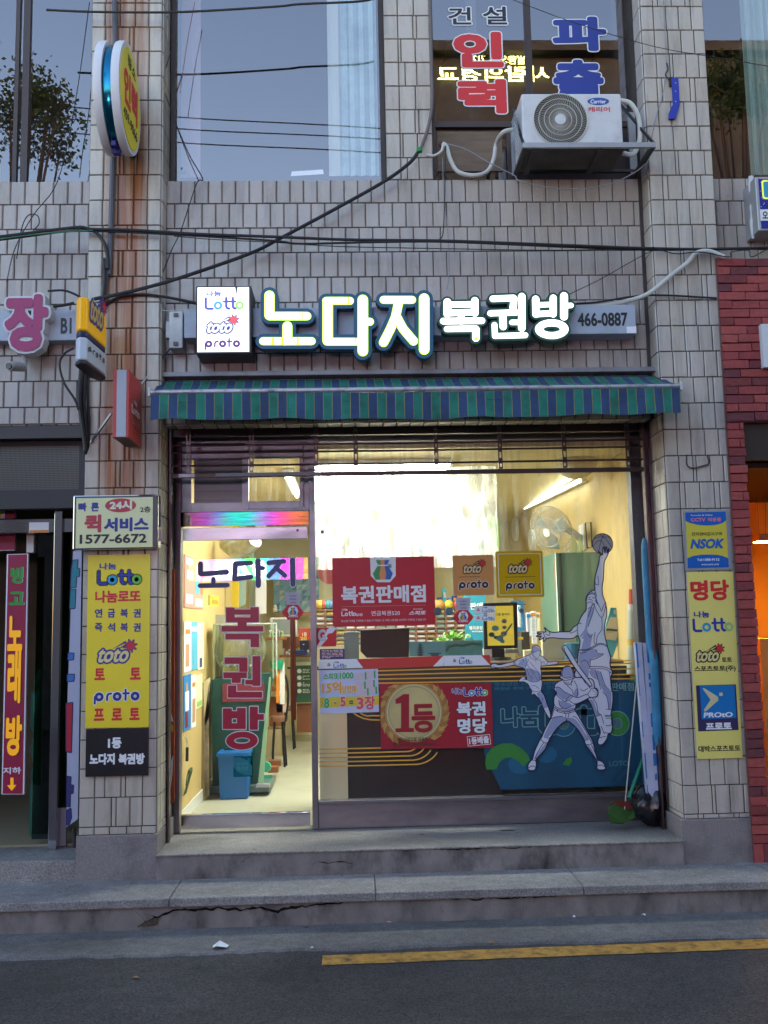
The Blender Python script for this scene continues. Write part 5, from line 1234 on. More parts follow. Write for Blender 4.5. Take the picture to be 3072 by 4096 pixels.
# 20-eok poster up by the lights
t = thing('prize_poster', 'pale poster reading 20 eok hanging behind the glass right of the lights', 'poster', tuple(B5(1435, 1170, 2.6)))
flat(B5, (1335, 870, 1540, 1175), 2.6, paint('poster_grey_green', (.22, .33, .27)), t, 'sheet', .006)
for s, r_ in (('20억', (1348, 950, 1470, 998)), ('주인을 찾습니다', (1350, 1008, 1520, 1036))): x0, x1, z0, z1 = B5.rect(*r_, 2.59); put_text_obj(s, (x0, x1, z0, z1), 2.59, WHT, t, .03, 0, 'lettering')
mb = MB(); x0, x1, z0, z1 = B5.rect(1355, 1060, 1520, 1130, 2.59); mb.box(x0, x1, 2.588, 2.592, z0, z1); mb.build('picture', paint('poster_picture', (.12, .16, .15), var=.6, vscale=14), t)
# small goods: shelves at the end of the aisle and behind the counter
r = random.Random(21); PAL = [PAPER, TEAL, ORG, PYEL, GREY, PBLUE, GREENP, PINK, WPL, NAVY]; NM = ['white', 'teal', 'orange', 'yellow', 'grey', 'blue', 'green', 'pink', 'ivory', 'navy']
ORD = ['first', 'second', 'third', 'fourth', 'fifth', 'sixth', 'seventh', 'eighth', 'ninth', 'tenth', 'eleventh', 'twelfth', 'thirteenth', 'fourteenth']
for nm, K_, xa, xb, y, Y, n, hh in (('goods shelf ending the aisle', B4, 1110, 1370, 396, 5.4, 9, (25, 75)), ('back wall shelf behind the lights', C5, 60, 800, 60, 5.9, 14, (30, 90)), ('shelf over the ticket rack', C5, 830, 1130, 395, 4.9, 9, (30, 110)), ('side shelf behind the ball machine', B4, 985, 1120, 230, 3.8, 6, (40, 110))):
    a, b = K_(xa, y, Y), K_(xb, y, Y); tag(MB().box(a.x-.03, b.x+.03, Y, Y+.22, a.z-.03, a.z-.001).build('wall_shelf', WOOD, bevel=.003), 'wooden '+nm, 'shelf')
    for i in range(n):
        x = a.x+(b.x-a.x)*(i+.5)/n; w = (b.x-a.x)/n*r.uniform(.3, .46); h = abs(K_(xa, y-r.uniform(*hh), Y).z-a.z); c = r.randrange(10); o = MB().box(x-w, x+w, Y+.02, Y+.14, a.z, a.z+h).build('goods_box', PAL[c], bevel=.004)
        tag(o, '%s packet, %s from the left on the %s' % (NM[c], ORD[i], nm), 'packet', 'packets on the '+nm); MB().box(x-w*.7, x+w*.7, Y+.018, Y+.0195, a.z+h*.4, a.z+h*.75).build('print', PAL[(c+3) % 10], o)
for i, (K_, r_, Y, c) in enumerate(((B5, (190, 600, 330, 1000), 5.9, 0), (C5, (690, 20, 800, 420), 5.6, 1), (B7, (20, 560, 200, 830), 4.9, 6), (B7, (300, 1250, 410, 1500), 3.6, 5))):
    q = K_.rect(*r_, Y); o = on(K_, r_, Y, PAL[c], 'wall_sheet', ['white', 'teal', 'green', 'blue'][i]+' printed sheet hung '+['at the left of the lights', 'above the hexagon sticker', 'beside the smaller clock', 'behind the portrait screen, right side'][i], 'sheet', .006, 0)
    mb = MB(); lines(mb, q[0]+.02, q[1]-.02, q[2]+.03, q[3]-.05, Y-.0065, 14, r, .45); mb.build('print', GREY, o)
q = B3(760, 1400, 2.4); single(MB().tube(bez([B3(640, 1330, 2.6), B3(740, 1400, 2.4), B3(860, 1370, 2.3), B3(960, 1290, 2.2)], 6), [.03]+[.075]*17+[.03], 10), 'plastic_bundle', mat('clear_bundle', (.42, .44, .38), .25, var=.3, vscale=12), 'pale plastic bundle slung under the ceiling above the door lettering', 'bundle', smooth=True)
# ================================================================== stickers, posters and lettering on the glass
YD = YG-.0275                                           # face of the door glass
YW_ = YG-.0045                                          # face of the big pane
def tb(K_, r_, Y, s, m, parent, bold=.025, **k):
    x0, x1, z0, z1 = K_.rect(*r_, Y); return text(s, (x0, x1, z0, z1), Y, m, parent, bold=bold, **k)
def sheet(K_, r_, Y, m, name, label, cat, r=0, group=None, th=.0012, pname=None):
    x0, x1, z0, z1 = K_.rect(*r_, Y); mb = MB(); P = rrect(x0, x1, z0, z1, r) if r else [(x0, z0), (x1, z0), (x1, z1), (x0, z1)]
    mb.prism(P, Y-th, Y); return single(mb, name, m, label, cat, group)
def shape(K_, pts, Y, m, parent, name, th=.0012):
    q = [K_(x, y, Y) for x, y in pts]; V, T = fill([[(v.x, v.z) for v in q]]); mb = MB(); mb.tris(V, T, Y, th); return mb.build(name, m, parent)
def ring(mb, c, r0, r1, Y, th=.001, n=28, sz=1.0):
    V, T = fill([disc(c, r1, n, r1*sz), disc(c, r0, n, r0*sz)]); return mb.tris(V, T, Y, th)
LBLUE, LCYAN, LGRN = paint('logo_blue', (.02, .035, .30)), paint('logo_cyan', (.02, .30, .50)), paint('logo_green', (.13, .45, .06))
def lotto_logo(x0, x1, z0, z1, Y, parent, cols=None, small=True, outline=None, whole=None):
    """the word Lotto with coloured round letters, small Korean word above it"""
    h = (z1-z0); zz = z0+h*.66 if small else z1; w = x1-x0; cb, cc, cg = cols or (LBLUE, LCYAN, LGRN)
    t = h*.66 if small else h; r = t*.335; st = t*.19
    def P(u, v): return (x0+w*u, z0+t*v)
    blue = stroke([P(.045, .93), P(.045, .20), P(.085, .09), P(.22, .09)], st)+stroke([P(.565, .95), P(.565, .24), P(.60, .10), P(.645, .10)], st)+stroke([P(.50, .66), P(.645, .66)], st*.85)+stroke([P(.735, .95), P(.735, .24), P(.77, .10), P(.80, .10)], st)+stroke([P(.675, .66), P(.80, .66)], st*.85)
    c1, c2 = P(.355, .35), P(.905, .35); 
    if outline:
        mb = MB(); V, T = grow(*union(blue+[disc(c1, r+st*.05, 20), disc(c2, r+st*.05, 20)]), st*.30); mb.tris(V, T, Y+.0012, .001); mb.build('logo_border', outline, parent)
    mb = MB(); mb.tris(*union(blue), Y, .001); mb.build('logo_word', cb, parent)
    mb = MB(); ring(mb, c1, r-st*.95, r+.0001, Y-.0003); mb.build('logo_ring', cc, parent)
    mb = MB(); ring(mb, c2, r-st*.95, r+.0001, Y-.0003); mb.build('logo_ring', cg, parent)
    if small: put_text_obj('나눔', (x0+w*.06, x0+w*.44, z0+h*.71, z1+h*.02), Y, cb, parent, .035, 0, 'logo_small_word')
def toto_logo(x0, x1, z0, z1, Y, parent, body, edge, star=PRED):
    w, h = x1-x0, z1-z0
    put_text_obj('toto', (x0+w*.02, x0+w*.80, z0+h*.04, z0+h*.62), Y+.0010, edge, parent, .03, h*.075, 'logo_border', slant=.35)
    put_text_obj('toto', (x0+w*.02, x0+w*.80, z0+h*.04, z0+h*.62), Y-.0002, body, parent, .03, 0, 'logo_word', slant=.35)
    mb = MB()
    for a, b, c, d, e_ in ((.36, .60, .72, .92, .05), (.50, .60, .74, .78, .06)):
        mb.tris([(x0+w*a, z0+h*b), (x0+w*c, z0+h*(d-e_)), (x0+w*c, z0+h*(d+e_))], [[0, 1, 2]], Y-.0003, .001)
    mb.build('logo_streak', edge, parent)
    c = (x0+w*.84, z0+h*.74); S = [(c[0]+w*(.17 if k % 2 == 0 else .08)*math.cos(k*math.pi/8+.25), c[1]+w*(.17 if k % 2 == 0 else .08)*math.sin(k*math.pi/8+.25)) for k in range(16)]
    mb = MB(); V, T = grow(*fill([S]), w*.02); mb.tris(V, T, Y-.0002, .001); mb.build('logo_star_border', edge, parent)
    mb = MB(); mb.tris(*fill([S]), Y-.0014, .001); mb.build('logo_star', star, parent)
def proto_logo(x0, x1, z0, z1, Y, parent, col, rim, dot=PRED):
    w, h = x1-x0, z1-z0; st = h*.15; r = h*.27
    def P(u, v): return (x0+w*u, z0+h*v)
    cs = [P(.115, .50), P(.50, .50), P(.885, .50)]
    s_ = stroke([P(.022, .02), P(.022, .50)], st)+stroke([P(.285, .25), P(.285, .55), P(.315, .70), P(.37, .73)], st)+stroke([P(.68, .98), P(.68, .25)], st)+stroke([P(.63, .72), P(.75, .72)], st)
    if rim: mb = MB(); V, T = grow(*union(s_+[disc(c, r+st*.4, 20) for c in cs]), st*.45); mb.tris(V, T, Y+.0011, .001); mb.build('logo_border', rim, parent)
    mb = MB(); mb.tris(*union(s_), Y, .001)
    for c in cs: ring(mb, c, r*.42, r+st*.4, Y-.0003)
    mb.build('logo_word', col, parent)
    if rim: mb = MB(); [mb.tris(*union([disc(c, r*.41, 12)]), Y+.0003, .0005) for c in cs]; mb.build('logo_eye', WHT, parent)
    mb = MB(); [mb.tris(*union([disc(c, r*.17, 10)]), Y-.0006, .0005) for c in cs]; mb.build('logo_dot', dot, parent)
def bag_logo(c, s, Y, parent):
    """a money bag of green, orange and blue stripes with a band"""
    cols = [paint('bag_green', (.06, .28, .08)), paint('bag_orange', (.75, .28, .10)), paint('bag_blue', (.03, .13, .45))]
    for i, (a0, a1, b0, b1) in enumerate(((-.5, -.17, -.18, -.06), (-.17, .17, -.06, .06), (.17, .5, .06, .18))):
        mb = MB(); mb.tris([(c[0]+s*a0, c[1]-s*.2), (c[0]+s*(a0*.75), c[1]-s*.5), (c[0]+s*(a1*.75), c[1]-s*.5), (c[0]+s*a1, c[1]-s*.2), (c[0]+s*b1*1.3, c[1]+s*.22), (c[0]+s*b0*1.3, c[1]+s*.22)], [[0, 1, 2, 3, 4, 5]], Y, .001)
        mb.tris([(c[0]+s*b0*1.3, c[1]+s*.24), (c[0]+s*b1*1.3, c[1]+s*.24), (c[0]+s*b1*1.9, c[1]+s*.48), (c[0]+s*b0*1.9, c[1]+s*.48)], [[0, 1, 2, 3]], Y, .001)
        mb.build('logo_bag', cols[i], parent)
# ---- red poster
p = sheet(C5, (132, 80, 812, 536), YW_, RED, 'shop_poster', 'red poster with white Korean lettering and a bag emblem, largest sheet in the window middle', 'poster')
shape(C5, [(382, 82), (552, 82), (552, 205), (513, 247), (430, 247), (387, 205)], YW_-.0013, PAPER, p, 'emblem_shield')
q = C5(466, 163, YW_); s = abs(C5(466, 95, YW_).z-C5(466, 228, YW_).z); bag_logo((q.x, q.z), s, YW_-.0026, p)
mb = MB(); a = C5(436, 136, YW_); b = C5(500, 136, YW_); V, T = union(stroke([(a.x, a.z), (b.x, b.z)], .008)); mb.tris(V, T, YW_-.0040, .001); mb.build('emblem_band', PAPER, p)
mb = MB(); q = C5(512, 140, YW_)
for dx, dz in ((-1, 1), (1, 1), (-1, -1), (1, -1)): ring(mb, (q.x+dx*.0062, q.z+dz*.0062), .0042, .0074, YW_-.0052-.0003*dx-.0006*dz, n=14)
mb.build('emblem_clover', PBLK, p)
tb(C5, (190, 268, 752, 385), YW_-.0013, '복권판매점', PAPER, p, .035)
lotto_logo(*C5.rect(190, 422, 288, 472, YW_), YW_-.0013, p, cols=(PAPER, PAPER, PAPER)); tb(C5, (290, 454, 333, 472), YW_-.0013, '6/45', PAPER, p, .02)
tb(C5, (390, 436, 580, 468), YW_-.0013, '연금복권520', PAPER, p, .01); tb(C5, (640, 436, 752, 464), YW_-.0013, '스피또', PAPER, p, .035, slant=.2); tb(C5, (668, 420, 730, 430), YW_-.0013, '즉석식복권', PAPER, p, .005)
tb(C5, (190, 492, 752, 507), YW_-.0013, '청소년은 복권을 구매하실 수 없습니다 복권은 1인 1회당 10만원을 초과하여 구매하실 수 없습니다', PAPER, p, .0)
mb = MB(); x0, x1, z0, z1 = C5.rect(192, 403, 752, 405, YW_-.0013); plate(mb, x0, x1, z0, z1, YW_-.0012, .0008); mb.build('rule', PINK, p)
# ---- orange and yellow toto / proto plates
ORP = paint('plate_orange', (.62, .27, .07)); YLP = paint('plate_yellow', (.62, .38, .0), .3)
p = sheet(C5, (931, 66, 1203, 335), YW_, GREY, 'logo_sticker', 'orange square sticker with rounded corners, the left of the pair reading toto and proto', 'sticker', .012)
x0, x1, z0, z1 = C5.rect(935, 70, 1199, 331, YW_); MB().prism(rrect(x0, x1, z0, z1, .011), YW_-.0026, YW_-.0013).build('face', ORP, p)
toto_logo(*C5.rect(998, 97, 1150, 190, YW_), YW_-.0040, p, paint('logo_cream', (.72, .52, .25)), PBLK)
mb = MB(); plate(mb, *C5.rect(973, 210, 1110, 213, YW_), YW_-.0027, .001); mb.build('rule', PBLK, p)
proto_logo(*C5.rect(972, 233, 1168, 298, YW_), YW_-.0040, p, PBLK, paint('logo_pale', (.75, .6, .5)))
p = sheet(C5, (1217, 40, 1532, 348), YW_, YLP, 'logo_plate', 'yellow plate with a white inner border, the right of the pair reading toto and proto', 'sign plate', .014, th=.006)
x0, x1, z0, z1 = C5.rect(1232, 56, 1516, 332, YW_); mb = MB(); mb.tris(*fill([rrect(x0, x1, z0, z1, .012), rrect(x0+.004, x1-.004, z0+.004, z1-.004, .009)]), YW_-.0072, .001); mb.build('border', PAPER, p)
toto_logo(*C5.rect(1297, 90, 1455, 190, YW_), YW_-.0085, p, paint('logo_cream'), PBLK)
mb = MB(); plate(mb, *C5.rect(1278, 210, 1478, 213, YW_), YW_-.0062, .001); mb.build('rule', PBLK, p)
proto_logo(*C5.rect(1282, 240, 1475, 302, YW_), YW_-.0085, p, PBLK, paint('logo_pale'))
# ---- hexagon tags, one on each pane
def hextag(K_, cx, cy, w, h, top, Y, label):
    p = shape(K_, [(cx-w, cy), (cx-w*.45, cy-h), (cx+w*.45, cy-h), (cx+w, cy), (cx+w*.45, cy+h), (cx-w*.45, cy+h)], Y-.0013, paint('tag_red', (.55, .02, .03)), None, 'hexagon_tag')
    tag(p, label, 'sticker')
    shape(K_, [(cx-w*.72, top), (cx+w*.72, top), (cx+w*.6, cy-h+2), (cx-w*.6, cy-h+2)], Y, paint('tag_grey', (.45, .42, .48)), p, 'upper_card')
    q = K_(cx, cy-h*.15, Y); s = abs(K_(cx, cy-h*.8, Y).z-K_(cx, cy+h*.35, Y).z); mb = MB(); mb.tris(*union([disc((q.x, q.z), s*.62, 8)]), Y-.0026, .001); mb.build('emblem_shield', PAPER, p); bag_logo((q.x, q.z), s*.85, Y-.0040, p)
    tb(K_, (cx-w*.45, cy+h*.42, cx+w*.45, cy+h*.68), Y-.0026, '복권판매점', PAPER, p, .02)
    for i, s_ in enumerate(('Lotto', '연금복권520', '스피또')): yy = top+(cy-h-top)*(.2+.28*i); tb(K_, (cx-w*.3, yy, cx+w*.3, yy+(cy-h-top)*.13), Y-.0013, s_, NAVY, p, .01)
hextag(C5, 1000, 480, 70, 48, 350, YW_, 'red hexagon sticker under a grey card, hanging below the orange sticker')
hextag(D5, 1332, 253, 113, 77, 50, YD, 'red hexagon sticker under a grey card above the wooden door handle')
# ---- small stickers
for i, (y0_, y1_) in enumerate(((406, 453), (460, 505))):
    p = sheet(C5, (1075, y0_, 1212, y1_), YW_, PAPER, 'lotto_sticker', ['upper', 'lower'][i]+' of two small white stickers with a coloured bag and word, over the portrait screen', 'sticker', .003, 'small white logo stickers')
    q = C5(1100, (y0_+y1_)/2, YW_); bag_logo((q.x, q.z), .021, YW_-.0013, p); lotto_logo(*C5.rect(1126, y0_+4, 1206, y1_-6, YW_), YW_-.0013, p)
p = sheet(B6, (138, 228, 300, 386), YW_, PRED, 'square_sticker', 'red and white square sticker with tilted letters GS by the door post', 'sticker')
shape(B6, [(138, 386), (170, 386), (298, 240), (298, 230), (240, 230)], YW_-.0013, PAPER, p, 'white_band')
tb(B6, (148, 242, 215, 345), YW_-.0026, 'G', paint('sticker_white', (.6, .55, .55)), p, .05); tb(B6, (222, 275, 292, 368), YW_-.0026, 'S', PRED, p, .05); tb(B6, (205, 240, 245, 300), YW_-.0040, '/', PAPER, p, .05)
for (x, y, s_, lb) in ((185, 992, 16, 'small square sensor stuck near the left edge of the big pane'),):
    x0, x1, z0, z1 = B5.rect(x-s_, y-s_, x+s_, y+s_, YW_); single(MB().box(x0, x1, YW_-.012, YW_, z0, z1), 'sensor', paint('sensor_brown', (.10, .06, .05)), lb, 'sensor')
for (x, y, r_, m, lb) in ((905, 440, 26, paint('disc_grey_teal', (.09, .17, .20), .4), 'middle grey round disc on the glass between the red poster and hexagon sticker'), (830, 440, 26, paint('disc_dark', (.10, .12, .13), .4), 'left grey round disc on the glass touching the red poster'), (1385, 437, 16, paint('disc_dark'), 'small dark round disc on the glass right of the portrait screen')):
    q = C5(x, y, YW_); s_ = abs(C5(x+r_, y, YW_).x-q.x); single(MB().lathe(q, [(s_, 0), (s_, -.008), (s_*.8, -.012), (.002, -.013)], 20, 'y'), 'round_disc', m, lb, 'disc', 'round discs on the glass')
# ---- lotto strip along the counter edge
ZSX = -.001
for (pts, red, lx_, lb) in (([(40, 765), (868, 735), (868, 803), (40, 822)], [(292, 757), (868, 735), (840, 790), (800, 806), (342, 822)], (88, 225, 772, 815), 'long red and white logo strip, left part of the band at the counter edge'), ([(870, 734), (1178, 730), (1184, 797), (870, 803)], [(1118, 731), (1178, 730), (1184, 797), (1180, 797)], (922, 1058, 742, 790), 'short white logo strip with red corner, right part of the counter edge band')):
    p = shape(C5, pts, YW_, PAPER, None, 'logo_strip'); tag(p, lb, 'strip sticker'); p['group'] = 'strips along the counter edge'
    shape(C5, red, YW_-.0013, paint('strip_red', (.58, .045, .03)), p, 'red_band')
    if red[1][0] > 840 and red[1][0] < 900: shape(C5, [(868, 735), (868, 803), (800, 806)], YW_-.0026, PAPER, p, 'white_corner')
    q = C5(lx_[0]+20, (lx_[2]+lx_[3])/2, YW_); bag_logo((q.x, q.z), .025, YW_-.0013, p); lotto_logo(*C5.rect(lx_[0]+50, lx_[2], lx_[1], lx_[3], YW_), YW_-.0013, p)
# ---- scratch card notice
p = tag(shape(C5, [(42, 832), (434, 822), (442, 1108), (52, 1120)], YW_-.002, paint('notice_lilac', (.55, .56, .74)), None, 'card_notice'), 'white paper notice with hand coloured sums 8 minus 5 equals 3 below the strip', 'notice')
shape(C5, [(50, 1012), (440, 1000), (441, 1060), (52, 1080)], YW_-.0033, PYEL, p, 'yellow_band'); shape(C5, [(50, 985), (440, 975), (440, 1000), (50, 1012)], YW_-.0033, paint('pale_blue_band', (.42, .55, .72)), p, 'blue_band')
GR2 = paint('letter_green', (.05, .38, .10)); OR2 = paint('letter_orange', (.80, .38, .03)); PK2 = paint('letter_pink', (.72, .09, .10)); DK2 = paint('letter_grey', (.10, .09, .09))
for s_, r_, m in (('스피또', (72, 848, 176, 893), GR2), ('1000', (180, 844, 272, 888), GR2), ('15억', (64, 905, 192, 986), OR2), ('남았대!', (196, 930, 300, 984), OR2), ('8', (76, 1016, 112, 1082), GR2), ('-', (138, 1044, 160, 1052), DK2), ('5', (184, 1006, 220, 1072), PK2), ('=', (244, 1032, 270, 1056), DK2), ('3', (292, 1010, 340, 1090), PK2), ('장', (346, 1000, 415, 1092), PK2)):
    tb(C5, r_, YW_-.0047, s_, m, p, .04, outline=PAPER if s_ != '=' else None, ow=.0022)
for x, y in ((285, 850), (345, 840), (280, 912), (340, 900), (300, 955), (355, 945)):
    shape(C5, [(x, y), (x+70, y-6), (x+72, y+42), (x+2, y+48)], YW_-.0035-.0001*x/50, paint('card_pink', (.62, .5, .55)), p, 'printed_card'); shape(C5, [(x+62, y-5), (x+72, y-6), (x+74, y+42), (x+63, y+43)], YW_-.0052-.0001*x/50, GR2, p, 'card_edge')
# ---- first prize banner
ban = tag(shape(B6, [(662, 698), (1590, 690), (1602, 1225), (672, 1236)], YW_, paint('banner_red', (.36, .012, .025)), None, 'prize_banner'), 'dark red banner with a gold medal and wreath below the counter edge strip', 'banner')
GOLD = mat('medal_gold', (.55, .36, .09), .45, var=.35, vscale=3); GOLD2 = paint('medal_rim', (.42, .36, .16), .4); LEAF = mat('wreath_gold', (.52, .28, .07), .6, var=.2, vscale=20)
q = B6(945, 930, YW_); s_ = abs(B6(945+225, 930, YW_).x-q.x); zb_ = B6(945, 1232, YW_).z
def clipdisc(c, r, n, zlo): return [(x, max(z, zlo)) for x, z in disc(c, r, n)]
mb = MB(); rnd = random.Random(6)
base_ = [(p_[0], max(p_[1], zb_+.004)) for p_ in disc((q.x, q.z), s_*1.20, 60)]
for k in range(30):
    a = RAD(-52+k*9.8)
    if 35 < math.degrees(a) % 360 < 68 and False: continue
    c = (q.x+s_*1.17*math.cos(a), q.z+s_*1.17*math.sin(a)); L_ = .062
    d = a+math.pi/2*(.72 if math.cos(a) < 0 else -.72 if False else .72)
    t1 = (c[0]+L_*math.cos(d), c[1]+L_*math.sin(d)); t0 = (c[0]-L_*.5*math.cos(d), c[1]-L_*.5*math.sin(d)); nx, nz = -math.sin(d)*.020, math.cos(d)*.020
    P = [t0, (c[0]-nx, c[1]-nz), t1, (c[0]+nx, c[1]+nz)]
    P = [(min(max(x, B6(668, 930, YW_).x), 99), min(max(z, zb_), B6(945, 697, YW_).z)) for x, z in P]
    mb.cm = k % 2; mb.tris(P, [[0, 1, 2, 3]], YW_-.0016-.00012*k, .0008)
mb.build('wreath', [LEAF, mat('wreath_shade', (.36, .17, .04), .6)], ban)
mb = MB(); mb.tris(*fill([[(x, min(max(z, zb_), B6(945, 697, YW_).z)) for x, z in disc((q.x, q.z), s_*1.08, 60)]]), YW_-.0013, .001); mb.build('wreath_ground', LEAF, ban)
mb = MB(); mb.tris(*fill([disc((q.x, q.z), s_, 48)]), YW_-.0060, .001); mb.build('medal', mat('medal_face', (.50, .40, .17), .35, var=.45, vscale=1.6), ban)
mb = MB(); ring(mb, (q.x, q.z), s_*.90, s_*1.02, YW_-.0064, n=48); mb.build('medal_rim', GOLD2, ban)
mb = MB(); ring(mb, (q.x, q.z), s_*.965, s_*1.0, YW_-.0068, n=48); mb.build('medal_rim', paint('medal_pale', (.62, .55, .30)), ban)
DR = paint('numeral_red', (.33, .012, .02))
q = [(790, 825), (860, 780), (905, 780), (905, 1060), (945, 1062), (945, 1095), (792, 1097), (792, 1065), (838, 1063), (838, 855), (795, 862)]
shape(B6, q, YW_-.0076, DR, ban, 'numeral')
tb(B6, (925, 862, 1122, 1100), YW_-.0076, '등', DR, ban, .035)
tb(B6, (815, 1140, 1060, 1172), YW_-.0076, '1등 당첨자를 배출한', paint('print_brown', (.10, .05, .02)), ban, .01); tb(B6, (758, 1182, 1125, 1212), YW_-.0076, '행복의 나눔로또 판매점입니다', paint('print_brown'), ban, .01)
tb(B6, (1262, 732, 1345, 780), YW_-.003, '나눔', LBLUE, ban, .03, outline=PAPER, ow=.003); lotto_logo(*B6.rect(1352, 728, 1552, 795, YW_), YW_-.003, ban, small=False, outline=PAPER)
tb(B6, (1300, 842, 1540, 962), YW_-.003, '복권', PAPER, ban, .04, outline=PBLK, ow=.004); tb(B6, (1306, 980, 1552, 1105), YW_-.003, '명당', PAPER, ban, .04, outline=PBLK, ow=.004)
tb(B6, (1402, 1132, 1568, 1195), YW_-.0016, '1등배출', PAPER, ban, .04, rot=RAD(4))
x0, x1, z0, z1 = B6.rect(1388, 1122, 1580, 1206, YW_); mb = MB(); cx_, cz_ = (x0+x1)/2, (z0+z1)/2
rot = lambda p_: (cx_+(p_[0]-cx_)*math.cos(.07)-(p_[1]-cz_)*math.sin(.07), cz_+(p_[0]-cx_)*math.sin(.07)+(p_[1]-cz_)*math.cos(.07))
mb.tris(*fill([[rot(p_) for p_ in rrect(x0, x1, z0, z1, .004)], [rot(p_) for p_ in rrect(x0+.004, x1-.004, z0+.004, z1-.004, .003)]]), YW_-.0016, .001); mb.build('stamp_frame', PAPER, ban)
# ---- blue lottery mural film, right part of the pane
YM = YW_+.0090
mural = tag(shape(B8, [(72, 445), (1290, 432), (1312, 1130), (1330, 1140), (1320, 1255), (205, 1285), (70, 1010)], YM+.004, mat('mural_blue', (.006, .080, .15), .5, var=.25, vscale=2), None, 'window_mural'), 'dark teal blue film with large outlined Lotto lettering behind the athletes', 'window film')
MT = paint('mural_line', (.20, .42, .38)); MG = paint('mural_green', (.045, .26, .04)); MB2 = paint('mural_mid_blue', (.01, .13, .24))
def outline_text(K_, r_, Y, s, m, parent, w=.007, bold=.03):
    x0, x1, z0, z1 = K_.rect(*r_, Y); put_text_obj(s, (x0, x1, z0, z1), Y, m, parent, bold, w, 'lettering_outline'); put_text_obj(s, (x0, x1, z0, z1), Y-.0014, paint('mural_fill', (.008, .065, .125)), parent, bold, 0, 'lettering')
YMf = YM+.002
outline_text(B8, (205, 640, 500, 795), YMf, '나눔', MT, mural)
# L, o, t, t strokes behind the figures
def kp(K_, pts, Y): return [(v.x, v.z) for v in [K_(x, y, Y) for x, y in pts]]
for st_ in ([(520, 650), (520, 800), (545, 830), (620, 830)], [(850, 650), (850, 800), (870, 835), (930, 835)], [(810, 680), (905, 680)], [(960, 650), (960, 800), (985, 835)]):
    P_ = kp(B8, st_, YMf); V, T = union(stroke(P_, .058)); mb = MB(); mb.tris(V, T, YMf, .001); mb.build('lettering_outline', MT, mural); V, T = union(stroke(P_, .044)); mb = MB(); mb.tris(V, T, YMf-.0013, .001); mb.build('lettering', paint('mural_fill'), mural)
for (x, y, r1, c1_, c0_) in ((690, 772, 98, MB2, MT), (1110, 768, 96, MG, MT)):
    q = B8(x, y, YMf); s_ = abs(B8(x+r1, y, YMf).x-q.x)
    mb = MB(); ring(mb, (q.x, q.z), s_*.4, s_, YMf, n=40); mb.build('lettering_outline', MT, mural); mb = MB(); ring(mb, (q.x, q.z), s_*.44, s_*.93, YMf-.0014, n=40); mb.build('lettering_ring', c1_, mural); mb = MB(); mb.tris(*fill([disc((q.x, q.z), s_*.41, 24)]), YMf-.0008, .001); mb.build('lettering_core', paint('mural_core', (.08, .19, .19)), mural)
A_ = [(80, 1080), (90, 1010), (140, 955), (210, 925), (290, 925), (360, 960), (410, 1010), (430, 1050), (380, 1110), (330, 1060), (280, 1035), (230, 1040), (190, 1075), (170, 1125), (90, 1130)]
shape(B8, A_, YMf, MG, mural, 'green_arc'); shape(B8, [(685, 1090), (715, 1045), (752, 1030), (756, 1070), (735, 1100)], YMf, MG, mural, 'green_drop')
for (x, y, r1) in ((350, 1090, 90), (560, 1010, 80)): q = B8(x, y, YMf+.0005); s_ = abs(B8(x+r1, y, YMf).x-q.x); mb = MB(); mb.tris(*fill([disc((q.x, q.z), s_, 32, s_*.8)]), YMf+.0012, .001); mb.build('blue_blob', MB2, mural)
tb(B8, (1062, 450, 1240, 515), YMf, '판매점', MT, mural, .02); tb(B8, (150, 446, 640, 470), YMf, '청소년은 1인당 10만원', paint('mural_faint', (.06, .22, .28)), mural, .01); tb(B8, (150, 480, 640, 504), YMf, '복권은 판매 이 많은 것을', paint('mural_faint'), mural, .01)
tb(B8, (1048, 1060, 1200, 1102), YMf, 'LOTO', paint('mural_faint'), mural, .02)
shape(B8, [(188, 1132), (328, 1128), (322, 1284), (200, 1284)], YM+.0095, paint('pale_green_panel', (.14, .27, .22)), mural, 'pale_panel')
MB().box(B8(70, 1200, 1.2).x, B8(1330, 1200, 1.2).x+.05, 1.03, 1.06, 0, TZ-.05).build('counter_back', DK, ct)
# dark film reaching right behind the stripes
# ---- orange racing stripes on the glass
ORS = paint('stripe_orange', (.80, .43, .06), .45)
sp_ = thing('glass_stripes', 'thin parallel orange tape stripes running across the pane and curling at the left', 'tape stripes', (0, YW_, 1.0))
YT = YW_-.0001+.0090
for k in range(4):
    a = B6(645, 588+k*34, YT); b = B8(1262, [298, 340, 384, 418][k], YT)
    mb = MB(); V, T = union(stroke([(a.x, a.z), (b.x, b.z)], .0095, cap=False)); mb.tris(V, T, YT, .0008); mb.build('stripe', ORS, sp_)
mb = MB(); a = B8(530, 300, YT); b = B8(1262, 275, YT); mb.tris(*union(stroke([(a.x, a.z), (b.x, b.z)], .0095, cap=False)), YT, .0008); mb.build('stripe', ORS, sp_)
for k in range(5):
    R0 = 130-k*6; y0_ = 1236+k*35.5; x1_ = 860+k*22
    pts = [(158, y0_+3), (390, y0_-2), (x1_, y0_-14)]
    for i in range(1, 9): t_ = i/8*RAD(62); pts.append((x1_+ (60+k*32)*math.sin(t_)*1.15, y0_-14-(60+k*32)*(1-math.cos(t_))))
    pts = [p_ for p_ in pts if p_[1] > 1215 or p_[0] < 700]
    mb = MB(); V, T = union(stroke(kp(B6, pts, YT), .0095, cap=False)); mb.tris(V, T, YT, .0008); mb.build('stripe', ORS, sp_)
